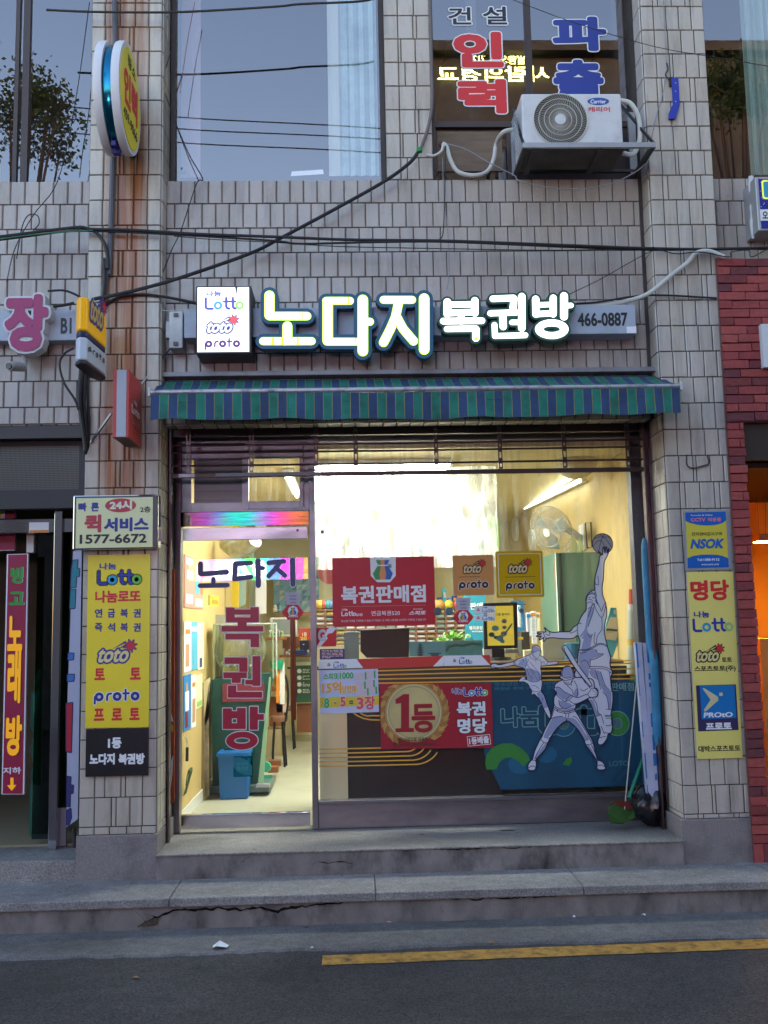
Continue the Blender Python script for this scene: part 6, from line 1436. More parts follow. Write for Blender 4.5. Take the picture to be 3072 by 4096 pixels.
for k in range(2):
    pts = [(445+k*55, 938), (480+k*45, 962-k*10), (530+k*30, 983-k*20), (590, 994-k*34), (664, 996-k*36)]; mb = MB(); V, T = union(stroke(kp(B6, pts, YT), .0095, cap=False)); mb.tris(V, T, YT, .0008); mb.build('stripe', ORS, sp_)
# ---- door lettering
DN = paint('door_navy', (.012, .035, .16), .4); DRD = mat('door_red', (.42, .012, .04), .4); LILAC = paint('lettering_pale_rim', (.78, .74, .76), .4)
vl = thing('door_lettering', 'navy and red Korean vinyl lettering stuck down the glass door', 'lettering', (dx0+.3, YD, 1.5))
def rounded(K_, strokes, Y, m, parent, name, w, rim=None, rw=.004):
    P_ = []
    for pts, ww in strokes: P_ += stroke(kp(K_, pts, Y), w*ww)
    V, T = union(P_)
    if rim: mb = MB(); V2, T2 = grow(V, T, rw); mb.tris(V2, T2, Y, .0012); mb.build(name+'_border', rim, parent)
    mb = MB(); mb.tris(V, T, Y-(.0014 if rim else 0), .0012); return mb.build(name, m, parent)
wd = 47/2.5523/3794*7.1
rounded(B3, [([(388, 1545), (388, 1645), (400, 1650), (655, 1630)], 1), ([(520, 1700), (520, 1750)], .9), ([(385, 1768), (662, 1762)], .95)], YD, DN, vl, 'syllable', wd, LILAC, .0035)
rounded(B3, [([(900, 1535), (745, 1545), (735, 1700), (905, 1680)], 1), ([(975, 1515), (978, 1765)], 1.1), ([(985, 1588), (1025, 1588)], .9)], YD, DN, vl, 'syllable', wd, LILAC, .0035)
rounded(B3, [([(1085, 1535), (1240, 1520)], 1), ([(1200, 1530), (1150, 1600), (1085, 1668)], 1), ([(1160, 1590), (1200, 1620), (1250, 1665)], .95), ([(1328, 1508), (1332, 1755)], 1.1)], YD, DN, vl, 'syllable', wd, LILAC, .0035)
def block(K_, rects, extra=(), holes=()):
    P_ = [ccw(kp(K_, [(a, b), (c, b), (c, d), (a, d)], YD)) for a, b, c, d in rects]+list(extra); V, T = simplify(*union(P_), .0008)
    V2, T2 = grow(V, T, .0062); mb = MB(); mb.tris(V2, T2, YD, .0012); mb.build('syllable_border', LILAC, vl)
    mb = MB(); mb.tris(V, T, YD-.0014, .0012); mb.build('syllable', DRD, vl)
block(D5, [(648, 205, 736, 355), (896, 200, 984, 355), (730, 224, 900, 276), (730, 305, 900, 356), (768, 350, 860, 392), (602, 392, 1030, 450), (644, 470, 986, 530), (900, 520, 986, 610)])
block(D5, [(635, 714, 868, 780), (784, 770, 868, 862), (622, 866, 862, 926), (708, 920, 800, 974), (918, 700, 1000, 1005), (845, 942, 925, 990), (668, 1000, 754, 1125), (668, 1064, 1018, 1125)])
q = B4(740, 1192, YD); sx_, sz_ = abs(B4(888, 1192, YD).x-q.x), abs(B4(740, 1108, YD).z-q.z); N_ = 32; rg = []
for i in range(N_): a, b = 2*math.pi*i/N_, 2*math.pi*(i+1)/N_; rg.append(ccw([(q.x+sx_*math.cos(a), q.z+sz_*math.sin(a)), (q.x+sx_*math.cos(b), q.z+sz_*math.sin(b)), (q.x+sx_*.50*math.cos(b), q.z+sz_*.34*math.sin(b)), (q.x+sx_*.50*math.cos(a), q.z+sz_*.34*math.sin(a))]))
block(B4, [(562, 892, 646, 1085), (694, 888, 776, 1085), (640, 918, 700, 986), (640, 1030, 700, 1085), (812, 876, 888, 1092), (880, 945, 944, 1000)], rg)
p = sheet(B4, (660, 1335, 842, 1530), YD, glass('clear_green_film', tint=(.35, .75, .68), ior=1.1), 'leaf_sticker', 'clear green square sticker with a blue leaf shape in front of the blue bin', 'sticker')
shape(B4, [(660, 1350), (720, 1350), (790, 1375), (835, 1430), (835, 1518), (760, 1510), (690, 1480), (658, 1420)], YD-.0013, paint('leaf_teal', (.01, .20, .25)), p, 'leaf'); tb(B4, (690, 1395, 800, 1425), YD-.0026, '정직한', paint('leaf_print', (.03, .33, .33)), p, .03); tb(B4, (690, 1432, 800, 1475), YD-.0026, '복권방', paint('leaf_print'), p, .03)
# ================================================================== the three athlete decals on the pane
FILM = mat('decal_film', (.80, .80, .92), .5, alpha=.82); SHADE = mat('decal_shade', (.38, .42, .64), .5, alpha=.75); LITE = mat('decal_highlight', (.70, .71, .80), .5, alpha=.95); INK = paint('decal_ink', (.012, .012, .055), .5)
def mk(pts, Y):
    out = []
    for p in pts:
        if isinstance(p, K): k = p; continue
        v = k(p[0], p[1], Y); out.append((v.x, v.z))
    return out
def smooth2(P, n=3, closed=True):
    out = []; m_ = len(P)
    for i in range(m_ if closed else m_-1):
        a, b, c, d = [Vector(P[j % m_] if closed else P[min(max(j, 0), m_-1)]) for j in (i-1, i, i+1, i+2)]
        for j in range(n): t = j/n; out.append(tuple(.5*((2*b)+(c-a)*t+(2*a-5*b+4*c-d)*t*t+(3*b-a-3*c+d)*t**3)))
    return out if closed else out+[tuple(P[-1])]
def figure(parent, name, Y, body, lines_, shades=(), lites=(), w=.0080, wi=.0048):
    B_ = smooth2(mk(body, Y)); V, T = fill([B_]); mb = MB(); mb.tris(V, T, Y, .0004); o = mb.build(name, FILM, parent)
    for S, m, nm in [(s, SHADE, 'shaded_patch') for s in shades]+[(s, LITE, 'pale_patch') for s in lites]:
        mb = MB(); mb.tris(*fill([smooth2(mk(S, Y), 2)]), Y-.0005, .0003); mb.build(nm, m, o)
    mb = MB(); P_ = stroke(B_+[B_[0]], w, n=6)
    for L_ in lines_: P_ += stroke(smooth2(mk(L_, Y), 3, False), wi, n=6)
    mb.tris(*union(P_), Y-.0010, .0004); mb.build('ink_lines', INK, o)
    return o
YF = YW_
# --- basketball player
t = thing('basketball_decal', 'grey window decal of a leaping basketball player reaching up with a ball', 'decal', tuple(C6(1000, 1900, YF)))
qb = C6(1107, 340, YF+.0008); rb = abs(C6(1252, 340, YF).x-qb.x); mb = MB(); mb.tris(*fill([disc((qb.x, qb.z), rb, 36)]), YF+.0008, .0004); ball = mb.build('ball', paint('decal_ball', (.42, .39, .40)), t)
mb = MB(); P_ = stroke(disc((qb.x, qb.z), rb, 36)+[(qb.x+rb, qb.z)], .0062, n=6)
for L_ in ([(1135, 205), (1095, 270), (1065, 380), (1045, 475)], [(975, 270), (1060, 240), (1150, 270), (1235, 385)], [(980, 365), (1030, 305), (1090, 295), (1125, 350), (1138, 400)], [(1065, 210), (1130, 240), (1205, 245)]): P_ += stroke(smooth2(mk([C6]+L_, YF), 3, False), .0042, n=6)
mb.tris(*union(P_), YF-.0002+.0006, .0003); mb.build('ball_lines', PBLK, ball)
body = [C6, (1045, 440), (1085, 490), (1060, 530), (1055, 600), (1030, 700), (1005, 790), (992, 900), (996, 1000), (960, 1002), (915, 1040), (882, 1080), (868, 1130), (872, 1200), (870, 1285), (830, 1335), (785, 1410), (758, 1480), (690, 1530), (640, 1590), (520, 1594), (400, 1604), (345, 1588), (310, 1565), (285, 1538), (278, 1545), (298, 1596), (240, 1596), (185, 1602), (175, 1618), (235, 1622), (172, 1648), (162, 1664), (235, 1655), (203, 1692), (212, 1712), (268, 1676), (256, 1722), (275, 1730), (305, 1694), (390, 1680), (520, 1692), (680, 1690), (748, 1645), (775, 1695), (785, 1740), (772, 1830),
        D3, (470, 225), (462, 330), (450, 440), (420, 560), (415, 650), (560, 900), (630, 1030), (690, 1130), (730, 1260), (780, 1380), (805, 1470),
        B8, (968, 790), (978, 835), (966, 880), (958, 915), (970, 935), (1000, 928), (1028, 890), (1040, 850), (1062, 840), (1072, 800), (1070, 740), (1062, 700),
        D3, (1022, 1200), (1042, 1050), (1038, 900), (1020, 770), (1012, 640), (1036, 605), (1030, 560), (1000, 480), (995, 400), (1005, 330), (965, 200), (945, 130),
        C6, (1170, 1780), (1150, 1700), (1130, 1600), (1135, 1500), (1165, 1360), (1160, 1250), (1140, 1160), (1110, 1080), (1100, 960), (1115, 860), (1125, 700), (1130, 600), (1165, 530), (1188, 470), (1198, 415), (1188, 415), (1170, 470), (1166, 395), (1152, 388), (1142, 470), (1126, 395), (1112, 392), (1108, 470), (1100, 500), (1070, 470)]
LB_ = [[C6, (1000, 1010), (1000, 1100), (1045, 1200), (1060, 1230)], [C6, (1000, 1150), (1060, 1230), (1090, 1300), (1112, 1240), (1150, 1170)], [C6, (985, 1190), (1000, 1250), (1040, 1330), (1080, 1385), (1105, 1385), (1125, 1330), (1150, 1230)],
       [C6, (900, 1270), (950, 1230), (985, 1185)], [C6, (985, 1190), (975, 1300), (940, 1400), (900, 1520)], [C6, (960, 1190), (930, 1300), (900, 1380)], [C6, (905, 1070), (940, 1055), (990, 1062)], [C6, (905, 1108), (935, 1098)], [C6, (960, 1105), (990, 1115)], [C6, (905, 1132), (940, 1135), (962, 1150)], [C6, (880, 1190), (920, 1170), (965, 1175)], [C6, (868, 1185), (890, 1090), (905, 1065)],
       [C6, (770, 1475), (805, 1480)], [C6, (750, 1500), (745, 1560), (755, 1640)], [C6, (640, 1590), (655, 1615), (690, 1600), (740, 1570)], [C6, (1000, 1600), (985, 1700), (990, 1755), (1020, 1760), (1030, 1660), (1095, 1570)], [C6, (1095, 1400), (1100, 1500), (1095, 1570)], [C6, (895, 1610), (905, 1650), (935, 1670), (965, 1630)],
       [C6, (765, 1862), (880, 1862), (960, 1830), (1060, 1775), (1120, 1780), (1170, 1810)], [C6, (765, 1850), (880, 1845), (960, 1812), (1050, 1762), (1120, 1765), (1168, 1790)], [C6, (1000, 890), (1010, 920), (1050, 925)], [C6, (1040, 800), (1050, 920)], [C6, (340, 1590), (355, 1620), (345, 1645), (300, 1630)], [C6, (265, 1610), (280, 1660), (310, 1690)], [C6, (1000, 1020), (1025, 1090)],
       [D3, (655, 520), (720, 518), (840, 520), (930, 530), (1030, 598)], [D3, (655, 485), (740, 478), (860, 485), (940, 500), (1020, 545)], [D3, (655, 520), (665, 430), (670, 370)], [D3, (670, 370), (760, 350), (890, 275), (790, 265), (760, 200)], [D3, (655, 560), (700, 640), (790, 690)], [D3, (750, 535), (800, 700), (840, 860)], [D3, (840, 570), (880, 700), (920, 800), (975, 860)], [D3, (870, 900), (940, 980), (965, 1100), (970, 1190)], [D3, (985, 570), (1000, 700), (1020, 900)], [D3, (930, 1190), (1015, 1195)], [D3, (915, 1290), (1020, 1290)], [D3, (910, 1305), (1020, 1310)],
       [D3, (755, 1310), (850, 1280)], [D3, (690, 980), (770, 1100), (800, 1250), (850, 1290), (890, 1430)], [D3, (930, 1340), (1010, 1345), (1015, 1450), (930, 1460)], [B8, (1012, 840), (1060, 848)], [B8, (985, 790), (1010, 850)], [B8, (968, 880), (1020, 870)], [D3, (480, 470), (560, 380), (620, 410), (660, 500)], [D3, (485, 240), (520, 260), (600, 240)]]
SH_ = [[C6, (905, 1010), (950, 1010), (990, 1040), (990, 1060), (940, 1050), (900, 1070), (880, 1130), (872, 1120)], [C6, (905, 1290), (955, 1240), (975, 1260), (960, 1370), (900, 1520), (870, 1560), (800, 1680), (790, 1640), (850, 1560), (880, 1400)], [C6, (880, 1540), (900, 1620), (960, 1640), (935, 1780), (940, 1830), (870, 1860), (800, 1850), (840, 1700), (810, 1690)],
       [D3, (500, 250), (640, 190), (740, 190), (790, 220), (760, 265), (880, 270), (800, 320), (680, 360), (650, 440), (600, 400), (530, 400), (470, 440), (480, 330)], [D3, (500, 470), (560, 395), (620, 420), (645, 500), (620, 690), (500, 640), (480, 560)], [D3, (660, 535), (750, 535), (790, 640), (770, 670), (700, 620)], [D3, (760, 560), (835, 570), (890, 760), (960, 860), (1015, 900), (1010, 1180), (970, 1180), (955, 1000), (890, 900), (830, 780)], [D3, (640, 1040), (720, 1050), (770, 1200), (830, 1280), (760, 1300), (700, 1150)], [C6, (1005, 1060), (1045, 1200), (1010, 1180), (1003, 1120)]]
LI_ = [[D3, (845, 575), (975, 570), (1000, 700), (990, 850), (940, 840), (890, 700)], [C6, (905, 1075), (985, 1068), (1000, 1100), (985, 1150), (950, 1185), (885, 1180), (895, 1110)]]
figure(t, 'player', YF, body, LB_, SH_, LI_)
# --- footballer
t = thing('football_decal', 'grey window decal of a running bald footballer with arms spread out, smallest of three', 'decal', tuple(D1(800, 900, YF)))
body = [D1, (735, 210), (745, 165), (795, 134), (850, 145), (880, 190), (882, 240), (868, 292), (925, 325), (965, 365), (1005, 402), (1060, 405), (1110, 395), (1162, 403), (1170, 430), (1130, 445), (1050, 456), (960, 472), (890, 475), (882, 520), (895, 600), (892, 690), (906, 730), (902, 800), (890, 880), (905, 915), (942, 970), (962, 1030), (1000, 1140), (1042, 1260), (1035, 1352), (960, 1240), (900, 1110), (860, 1020), (820, 980), (770, 935), (748, 955), (728, 940), (730, 885), (690, 830), (665, 770), (600, 735), (530, 735), (520, 710), (590, 645), (612, 650), (632, 690), (655, 700), (640, 620), (618, 520), (500, 480), (430, 460), (300, 485), (180, 500), (140, 495), (85, 518), (58, 485), (62, 452), (112, 432), (200, 455), (300, 430), (430, 400), (500, 360), (600, 320), (690, 290), (725, 262)]
LL = [[D1, (730, 220), (755, 245), (800, 240), (830, 225), (870, 225)], [D1, (750, 230), (745, 290), (790, 350), (830, 350), (862, 300)], [D1, (755, 235), (770, 300), (820, 345)], [D1, (700, 300), (730, 350), (800, 370), (880, 370)], [D1, (800, 370), (800, 400)], [D1, (430, 400), (445, 450), (480, 470)], [D1, (445, 395), (460, 440), (500, 465)], [D1, (690, 360), (650, 430), (620, 520)], [D1, (885, 375), (890, 440), (890, 475)], [D1, (1000, 400), (985, 440), (950, 470)], [D1, (660, 450), (700, 520), (770, 620)], [D1, (700, 400), (780, 500), (850, 590), (860, 700)], [D1, (715, 510), (785, 595)], [D1, (655, 520), (690, 630), (740, 725)], [D1, (715, 620), (760, 690)], [D1, (790, 640), (840, 720)], [D1, (660, 705), (740, 740), (830, 730), (890, 690)], [D1, (665, 760), (690, 800), (740, 890)], [D1, (735, 880), (800, 900), (890, 880)], [D1, (730, 800), (790, 800), (850, 850)], [D1, (820, 940), (860, 910), (930, 915)], [D1, (920, 1000), (900, 1080), (930, 1180)], [D1, (930, 1180), (970, 1155), (1010, 1145)], [D1, (590, 700), (640, 695)], [D1, (60, 490), (110, 470)], [D1, (80, 505), (120, 490)], [D1, (885, 430), (930, 395), (940, 440)], [D1, (520, 400), (580, 360), (600, 400)]]
SS = [[D1, (735, 190), (790, 150), (870, 190), (872, 225), (830, 225), (800, 242), (750, 240)], [D1, (620, 530), (700, 515), (850, 570), (890, 640), (885, 690), (830, 725), (740, 735), (665, 700)], [D1, (820, 940), (900, 930), (960, 1060), (990, 1140), (930, 1160), (880, 1050)], [D1, (540, 400), (640, 330), (660, 420), (620, 500), (500, 470)]]
figure(t, 'player', YF-.0016, body, LL, SS, [[D1, (760, 250), (800, 250), (860, 235), (865, 290), (820, 345), (780, 320)]], w=.0055, wi=.003)
# --- batter
t = thing('batter_decal', 'grey window decal of a helmeted baseball batter with legs apart gripping a bat', 'decal', tuple(C7(870, 1450, YF)))
body = [C7, (797, 432), (814, 420), (812, 372), (836, 336), (880, 318), (925, 328), (950, 360), (960, 405), (968, 440), D3, (500, 662), (600, 675), (690, 690), (728, 745), (735, 830), (775, 850), (795, 900), (790, 950), (765, 985), (700, 980), (650, 1000), (560, 1050), (450, 1100), (432, 1112), (420, 1190), C7, (965, 800), (1005, 865), (1060, 960), (1110, 1050), (1150, 1120), (1170, 1170), (1192, 1265), (1215, 1350), (1240, 1360), (1275, 1380), (1302, 1425), (1304, 1452), (1270, 1465), (1218, 1458), (1208, 1420), (1212, 1380), (1185, 1325), (1130, 1250), (1085, 1185), (1060, 1110), (1000, 1020), (930, 950), (875, 922), (800, 970), (740, 1040), (700, 1100), (665, 1170), (640, 1230), (580, 1300), (535, 1350), (540, 1395), (534, 1445), (512, 1470), (470, 1470), (446, 1450), (452, 1400), (480, 1362), (500, 1340), (520, 1260), (560, 1170), (590, 1110), (610, 1060), (660, 970), (690, 900), (718, 810), (732, 755), (728, 700), (738, 655), (765, 615), (738, 580), (745, 525), (778, 492), (815, 476), (835, 465), (805, 455)]
LL = [[C7, (812, 425), (870, 450), (930, 440), (960, 425)], [C7, (800, 440), (850, 475), (920, 462), (965, 440)], [C7, (840, 335), (825, 380), (828, 425)], [C7, (925, 335), (945, 380), (948, 430)], [C7, (840, 480), (860, 515), (910, 520), (940, 480)], [C7, (855, 495), (880, 505), (900, 500)], [C7, (960, 450), (930, 480), (925, 530)], [C7, (740, 555), (790, 550), (850, 600), (930, 640)], [C7, (930, 640), (900, 660), (865, 705)], [C7, (740, 580), (770, 640), (840, 700), (860, 708)], [C7, (860, 708), (900, 690), (940, 650), (930, 640)], [C7, (905, 700), (960, 730), (1040, 720), (1130, 660)], [C7, (940, 650), (1000, 665), (1060, 640), (1110, 625)], [C7, (1110, 625), (1125, 650), (1150, 665)], [C7, (1150, 560), (1160, 600), (1200, 625)], [C7, (1190, 570), (1215, 585)], [C7, (1195, 600), (1218, 610)], [C7, (880, 530), (940, 590), (945, 640)], [C7, (960, 480), (985, 530), (1000, 600), (990, 660)], [C7, (1030, 570), (1060, 590), (1110, 560)], [C7, (740, 655), (735, 720), (760, 770), (850, 790), (930, 760), (970, 740)], [C7, (790, 690), (795, 740), (830, 780)], [C7, (735, 770), (800, 810), (880, 822), (960, 800)], [C7, (728, 785), (800, 828), (885, 838), (965, 815)], [C7, (770, 800), (775, 825)], [C7, (850, 818), (852, 838)], [C7, (910, 815), (912, 835)], [C7, (865, 840), (870, 920)], [C7, (900, 840), (895, 880), (870, 920)], [C7, (700, 900), (750, 880), (830, 870)], [C7, (735, 800), (700, 900), (640, 1010), (600, 1110)], [C7, (590, 1125), (630, 1165), (670, 1160)], [C7, (660, 1115), (700, 1105)], [C7, (1085, 1180), (1130, 1185), (1175, 1160)], [C7, (1100, 1125), (1120, 1130)], [C7, (945, 870), (985, 890), (1060, 990), (1120, 1100), (1150, 1160)], [C7, (490, 1355), (535, 1360)], [C7, (1210, 1370), (1235, 1360)], [C7, (455, 1440), (500, 1420), (535, 1440)], [C7, (1215, 1420), (1260, 1410), (1300, 1435)], [C7, (620, 1165), (560, 1260), (520, 1345)], [C7, (1150, 1190), (1200, 1300), (1225, 1360)], [C7, (1060, 460), (1080, 500), (1150, 540)]]
SS = [[C7, (832, 345), (880, 325), (922, 338), (945, 390), (945, 425), (880, 445), (830, 425), (826, 380)], [C7, (765, 545), (800, 555), (870, 610), (920, 640), (865, 690), (800, 655), (750, 600)], [C7, (800, 700), (870, 715), (920, 735), (925, 765), (850, 785), (800, 750)], [C7, (760, 785), (850, 800), (960, 770), (955, 800), (880, 818), (790, 800)], [C7, (720, 890), (780, 875), (860, 880), (860, 915), (790, 965), (730, 1040), (660, 1110), (620, 1100), (660, 1010)], [C7, (880, 900), (950, 890), (1020, 960), (1080, 1060), (1120, 1110), (1080, 1150), (1060, 1090), (1000, 1010), (930, 940)], [C7, (640, 1175), (660, 1180), (600, 1270), (535, 1340), (525, 1330), (570, 1260)], [C7, (1095, 1195), (1130, 1200), (1190, 1310), (1210, 1360), (1150, 1270)], [C7, (985, 560), (1010, 620), (990, 655), (960, 660), (955, 610)]]
LT = [[C7, (745, 800), (850, 845), (860, 870), (760, 875), (700, 910), (720, 850)], [C7, (905, 850), (960, 815), (1000, 880), (1060, 980), (1000, 920), (940, 870)]]
figure(t, 'player', YF-.0032, body, LL, SS, LT)
figure(t, 'bat', YF-.0046, [C7, (823, 122), (830, 98), (858, 90), (884, 106), (1000, 300), (1150, 512), (1132, 540), (1118, 540), (960, 330), (840, 150)], [[C7, (845, 110), (870, 180), (1000, 380), (1130, 535)]], [[C7, (826, 110), (845, 125), (880, 200), (960, 330), (900, 240), (835, 145)]], w=.0058)
figure(t, 'gloves', YF-.0048, [C7, (1110, 625), (1135, 590), (1150, 562), (1185, 565), (1212, 585), (1220, 615), (1208, 650), (1180, 655), (1150, 662), (1125, 652)], [[C7, (1160, 575), (1180, 605)], [C7, (1190, 585), (1216, 595)], [C7, (1190, 605), (1216, 618)], [C7, (1185, 628), (1210, 636)]], w=.0045, wi=.003)
# ================================================================== signs on the wall
SGN = mat('sign_bar_grey', (.36, .40, .47), .5, dirt=.3, dscale=3)
def lit(name, col, s): return mat(name, col, .5, emit=s, ecol=col)
# ---- long bar with channel letters and telephone number
x0, _, _, _ = A4.rect(1222, 405, 1300, 600, .0); xe = A6(1020, 290, .0).x
zb0_, zb1_ = A6(850, 345, .0).z, A6(850, 205, .0).z
cs = thing('channel_letter_sign', 'long grey sign bar with glowing rounded Korean channel letters and a phone number', 'shop sign', ((x0+xe)/2, YS, zb0_))
MB().box(x0, xe, .0, YS-.008, zb0_, zb1_).build('backing_bar', SGN, cs, bevel=.004)
YC = -.085
WHTL = lit('lit_letter_white', (1.0, 1.0, .95), .294); YELL = lit('lit_letter_yellow_edge', (.62, .95, .05), .182)
BLR = paint('letter_rim_blue', (.012, .09, .17), .5); GRR = paint('letter_rim_green', (.012, .075, .05), .5)
def channel(K_, strokes, rim, parent, name, edge, rimw, sc=1.0, extra=None):
    P_ = []
    for pts, w in strokes: P_ += stroke(kp(K_, pts, YC), w*sc, n=16)
    if extra: P_ += extra
    V, T = union(P_); V, T = simplify(V, T, .0008)
    V2, T2 = grow(V, T, rimw, 12); V2, T2 = simplify(V2, T2, .001); mb = MB(); mb.tris(V2, T2, YC, .075, back=True); o = mb.build(name, rim, parent)
    V3, T3 = grow(V, T, .0015) if False else (V, T); mb = MB(); mb.tris(V3, T3, YC-.004, .006); mb.build('lit_edge', edge, o)
    return o
p5 = 1/1.508/3794*6.415; p6 = 1/1.2092/3794*6.415
mainl = {'노': [([(570, 200), (570, 324), (796, 324)], 54*p5), ([(570, 200), (570, 318)], 64*p5), ([(678, 385), (678, 470)], 62*p5), ([(532, 475), (824, 475)], 50*p5)],
         '다': [([(1055, 232), (912, 232)], 50*p5), ([(921, 240), (921, 470)], 66*p5), ([(915, 478), (1110, 478)], 48*p5), ([(1133, 226), (1133, 535)], 66*p5), ([(1140, 358), (1176, 358)], 50*p5)],
         '지': [([(1258, 226), (1430, 226)], 50*p5), ([(1350, 236), (1330, 330), (1300, 400), (1258, 483)], 58*p5), ([(1338, 330), (1375, 400), (1438, 474)], 58*p5), ([(1503, 218), (1503, 526)], 66*p5)]}
sub = {'복': [([(108, 192), (108, 248)], 38*p6), ([(241, 185), (241, 245)], 36*p6), ([(110, 205), (240, 202)], 30*p6), ([(110, 245), (238, 240)], 32*p6), ([(175, 250), (175, 285)], 32*p6), ([(88, 284), (275, 282)], 32*p6), ([(106, 322), (246, 320)], 30*p6), ([(246, 324), (246, 366)], 36*p6)],
       '권': [([(328, 176), (428, 172)], 32*p6), ([(430, 175), (424, 240)], 34*p6), ([(316, 246), (440, 242)], 30*p6), ([(376, 250), (378, 310)], 36*p6), ([(468, 165), (468, 318)], 36*p6), ([(420, 290), (460, 290)], 26*p6), ([(336, 302), (338, 356), (485, 352)], 28*p6)],
       '방': [([(535, 178), (537, 250)], 36*p6), ([(620, 172), (620, 250)], 34*p6), ([(540, 206), (618, 203)], 26*p6), ([(540, 250), (618, 246)], 30*p6), ([(672, 162), (672, 262)], 38*p6), ([(680, 210), (706, 208)], 26*p6)]}
for ch in '노다지':
    o = channel(A5, mainl[ch], BLR, cs, 'syllable', YELL, .026)
    P_ = []
    for pts, w in mainl[ch]: P_ += stroke(kp(A5, pts, YC), w*.80, n=16)
    V, T = simplify(*union(P_), .0008); mb = MB(); mb.tris(V, T, YC-.0055, .001); mb.build('lit_face', WHTL, o)
YELP = lit('lit_patch_yellow', (.95, .70, .03), .126)
mb = MB()
for r_ in ((745, 301, 753, 347), (765, 301, 772, 347), (583, 453, 600, 497), (732, 453, 748, 497), (640, 453, 655, 497), (1040, 210, 1052, 254), (963, 210, 969, 254), (1086, 456, 1096, 500)): x0, x1, z0, z1 = A5.rect(*r_, YC); mb.box(x0, x1, YC-.0068, YC-.0057, z0, z1)
mb.build('faded_patch', YELP, cs)
for ch in '복권방':
    ex = None
    if ch == '방':
        c = A6(613, 323, YC); rx_, rz_ = 84*p6, 50*p6
        hole = disc((c.x, c.z), rx_-40*p6, 20, rz_-32*p6)
        ring_ = []
        N_ = 28
        for i in range(N_): a, b = 2*math.pi*i/N_, 2*math.pi*(i+1)/N_; ring_.append(ccw([(c.x+rx_*math.cos(a), c.z+rz_*math.sin(a)), (c.x+rx_*math.cos(b), c.z+rz_*math.sin(b)), (c.x+(rx_-42*p6)*math.cos(b), c.z+(rz_-34*p6)*math.sin(b)), (c.x+(rx_-42*p6)*math.cos(a), c.z+(rz_-34*p6)*math.sin(a))]))
        ex = ring_
    o = channel(A6, sub[ch], GRR, cs, 'syllable', WHTL, .017, extra=ex)
q = A6(247, 374, YC); mb = MB(); mb.tris(*fill([disc((q.x, q.z+.006), .014, 14)]), YC-.0068, .001); mb.build('stained_patch', YELP, cs)
tb(A6, (738, 242, 980, 308), -.002, '466-0887', PBLK, cs, .03)
p_ = flat(A6, (975, 310, 1022, 342), -.0015, PAPER, cs, 'small_label', .001)
# ---- light box
x0, x1, z0, z1 = A5.rect(136, 150, 446, 538, -.10)
lb = thing('light_box', 'upright white light box with three coloured logos at the left of the glowing letters', 'light box', ((x0+x1)/2, YS, z0))
MB().box(x0-.012, x1+.016, -.095, YS-.010, z0-.012, z1+.012).build('case', paint('case_dark', (.03, .03, .035), .5), lb, bevel=.004)
MB().box(x0, x1, -.101, -.094, z0, z1).build('lit_face', lit('lit_face_white', (.93, .93, 1.0), .19), lb)
E1, E2, E3 = lit('lit_blue', (.16, .14, .60), .021), lit('lit_cyan', (.10, .45, .70), .05), lit('lit_green', (.35, .75, .15), .07)
lotto_logo(*A5.rect(175, 172, 412, 285, -.103), -.103, lb, cols=(E1, E2, E3)); toto_logo(*A5.rect(190, 318, 385, 428, -.103), -.103, lb, lit('lit_near_white', (.9, .9, 1.0), .15), lit('lit_slate', (.06, .08, .25), .03), lit('lit_red', (.85, .10, .10), .10)); proto_logo(*A5.rect(178, 458, 396, 523, -.103), -.103, lb, lit('lit_purple', (.16, .06, .26), .03), None, lit('lit_orange', (.85, .5, .05), .1))
mb = MB(); x0_, x1_, z0_, z1_ = A5.rect(362, 148, 378, 200, -.105); mb.poly([(x0_, -.1045, z1_), (x1_, -.1045, z1_), ((x0_+x1_)/2, -.1045, z0_)], [(0, 1, 2)]); mb.build('dirt_run', paint('grime_green', (.08, .12, .10)), lb)
# ---- electrical box left of the sign
x0, x1, z0, z1 = A4.rect(1122, 405, 1212, 650, .02)
eb = thing('junction_box', 'white plastic junction box with clips between the pillar and the light box', 'junction box', (x0, YS, z0))
MB().box(x0, x1, .02, YS-.01, z0, z1).build('box', paint('box_white', (.55, .56, .55), .5, dirt=.4), eb, bevel=.006)
for zz in (z1-.03, z0+.03): MB().box((x0+x1)/2-.015, (x0+x1)/2+.015, .008, .02, zz-.012, zz+.012).build('clip', BLK, eb)
MB().box(x0-.03, x0, .05, .12, (z0+z1)/2-.05, (z0+z1)/2+.07).build('side_cover', paint('box_white'), eb, bevel=.004)
# ---- left neighbour: pink letter on a bar
x0, x1, z0, z1 = A4.rect(-60, 400, 560, 600, .05)
nb = thing('neighbour_sign', 'grey sign bar with a thick magenta Korean letter and the characters B1', 'shop sign', (x1, YS, z0))
MB().box(-3.6, x1, .05, YS-.008, z0, z1).build('backing_bar', SGN, nb, bevel=.003)
MAG = mat('letter_magenta', (.30, .010, .10), .45)
bx = A4.rect(28, 292, 318, 672, -.06)
mb = MB(); put_text(mb, '장', bx, -.05, .055, extra=.016, th=.10); mb.build('syllable_rim', paint('letter_rim_white', (.55, .55, .58), .5), nb)
put_text_obj('장', bx, -.058, MAG, nb, .055, 0, 'syllable')
tb(A4, (403, 450, 475, 555), .048, 'B1', PBLK, nb, .03)
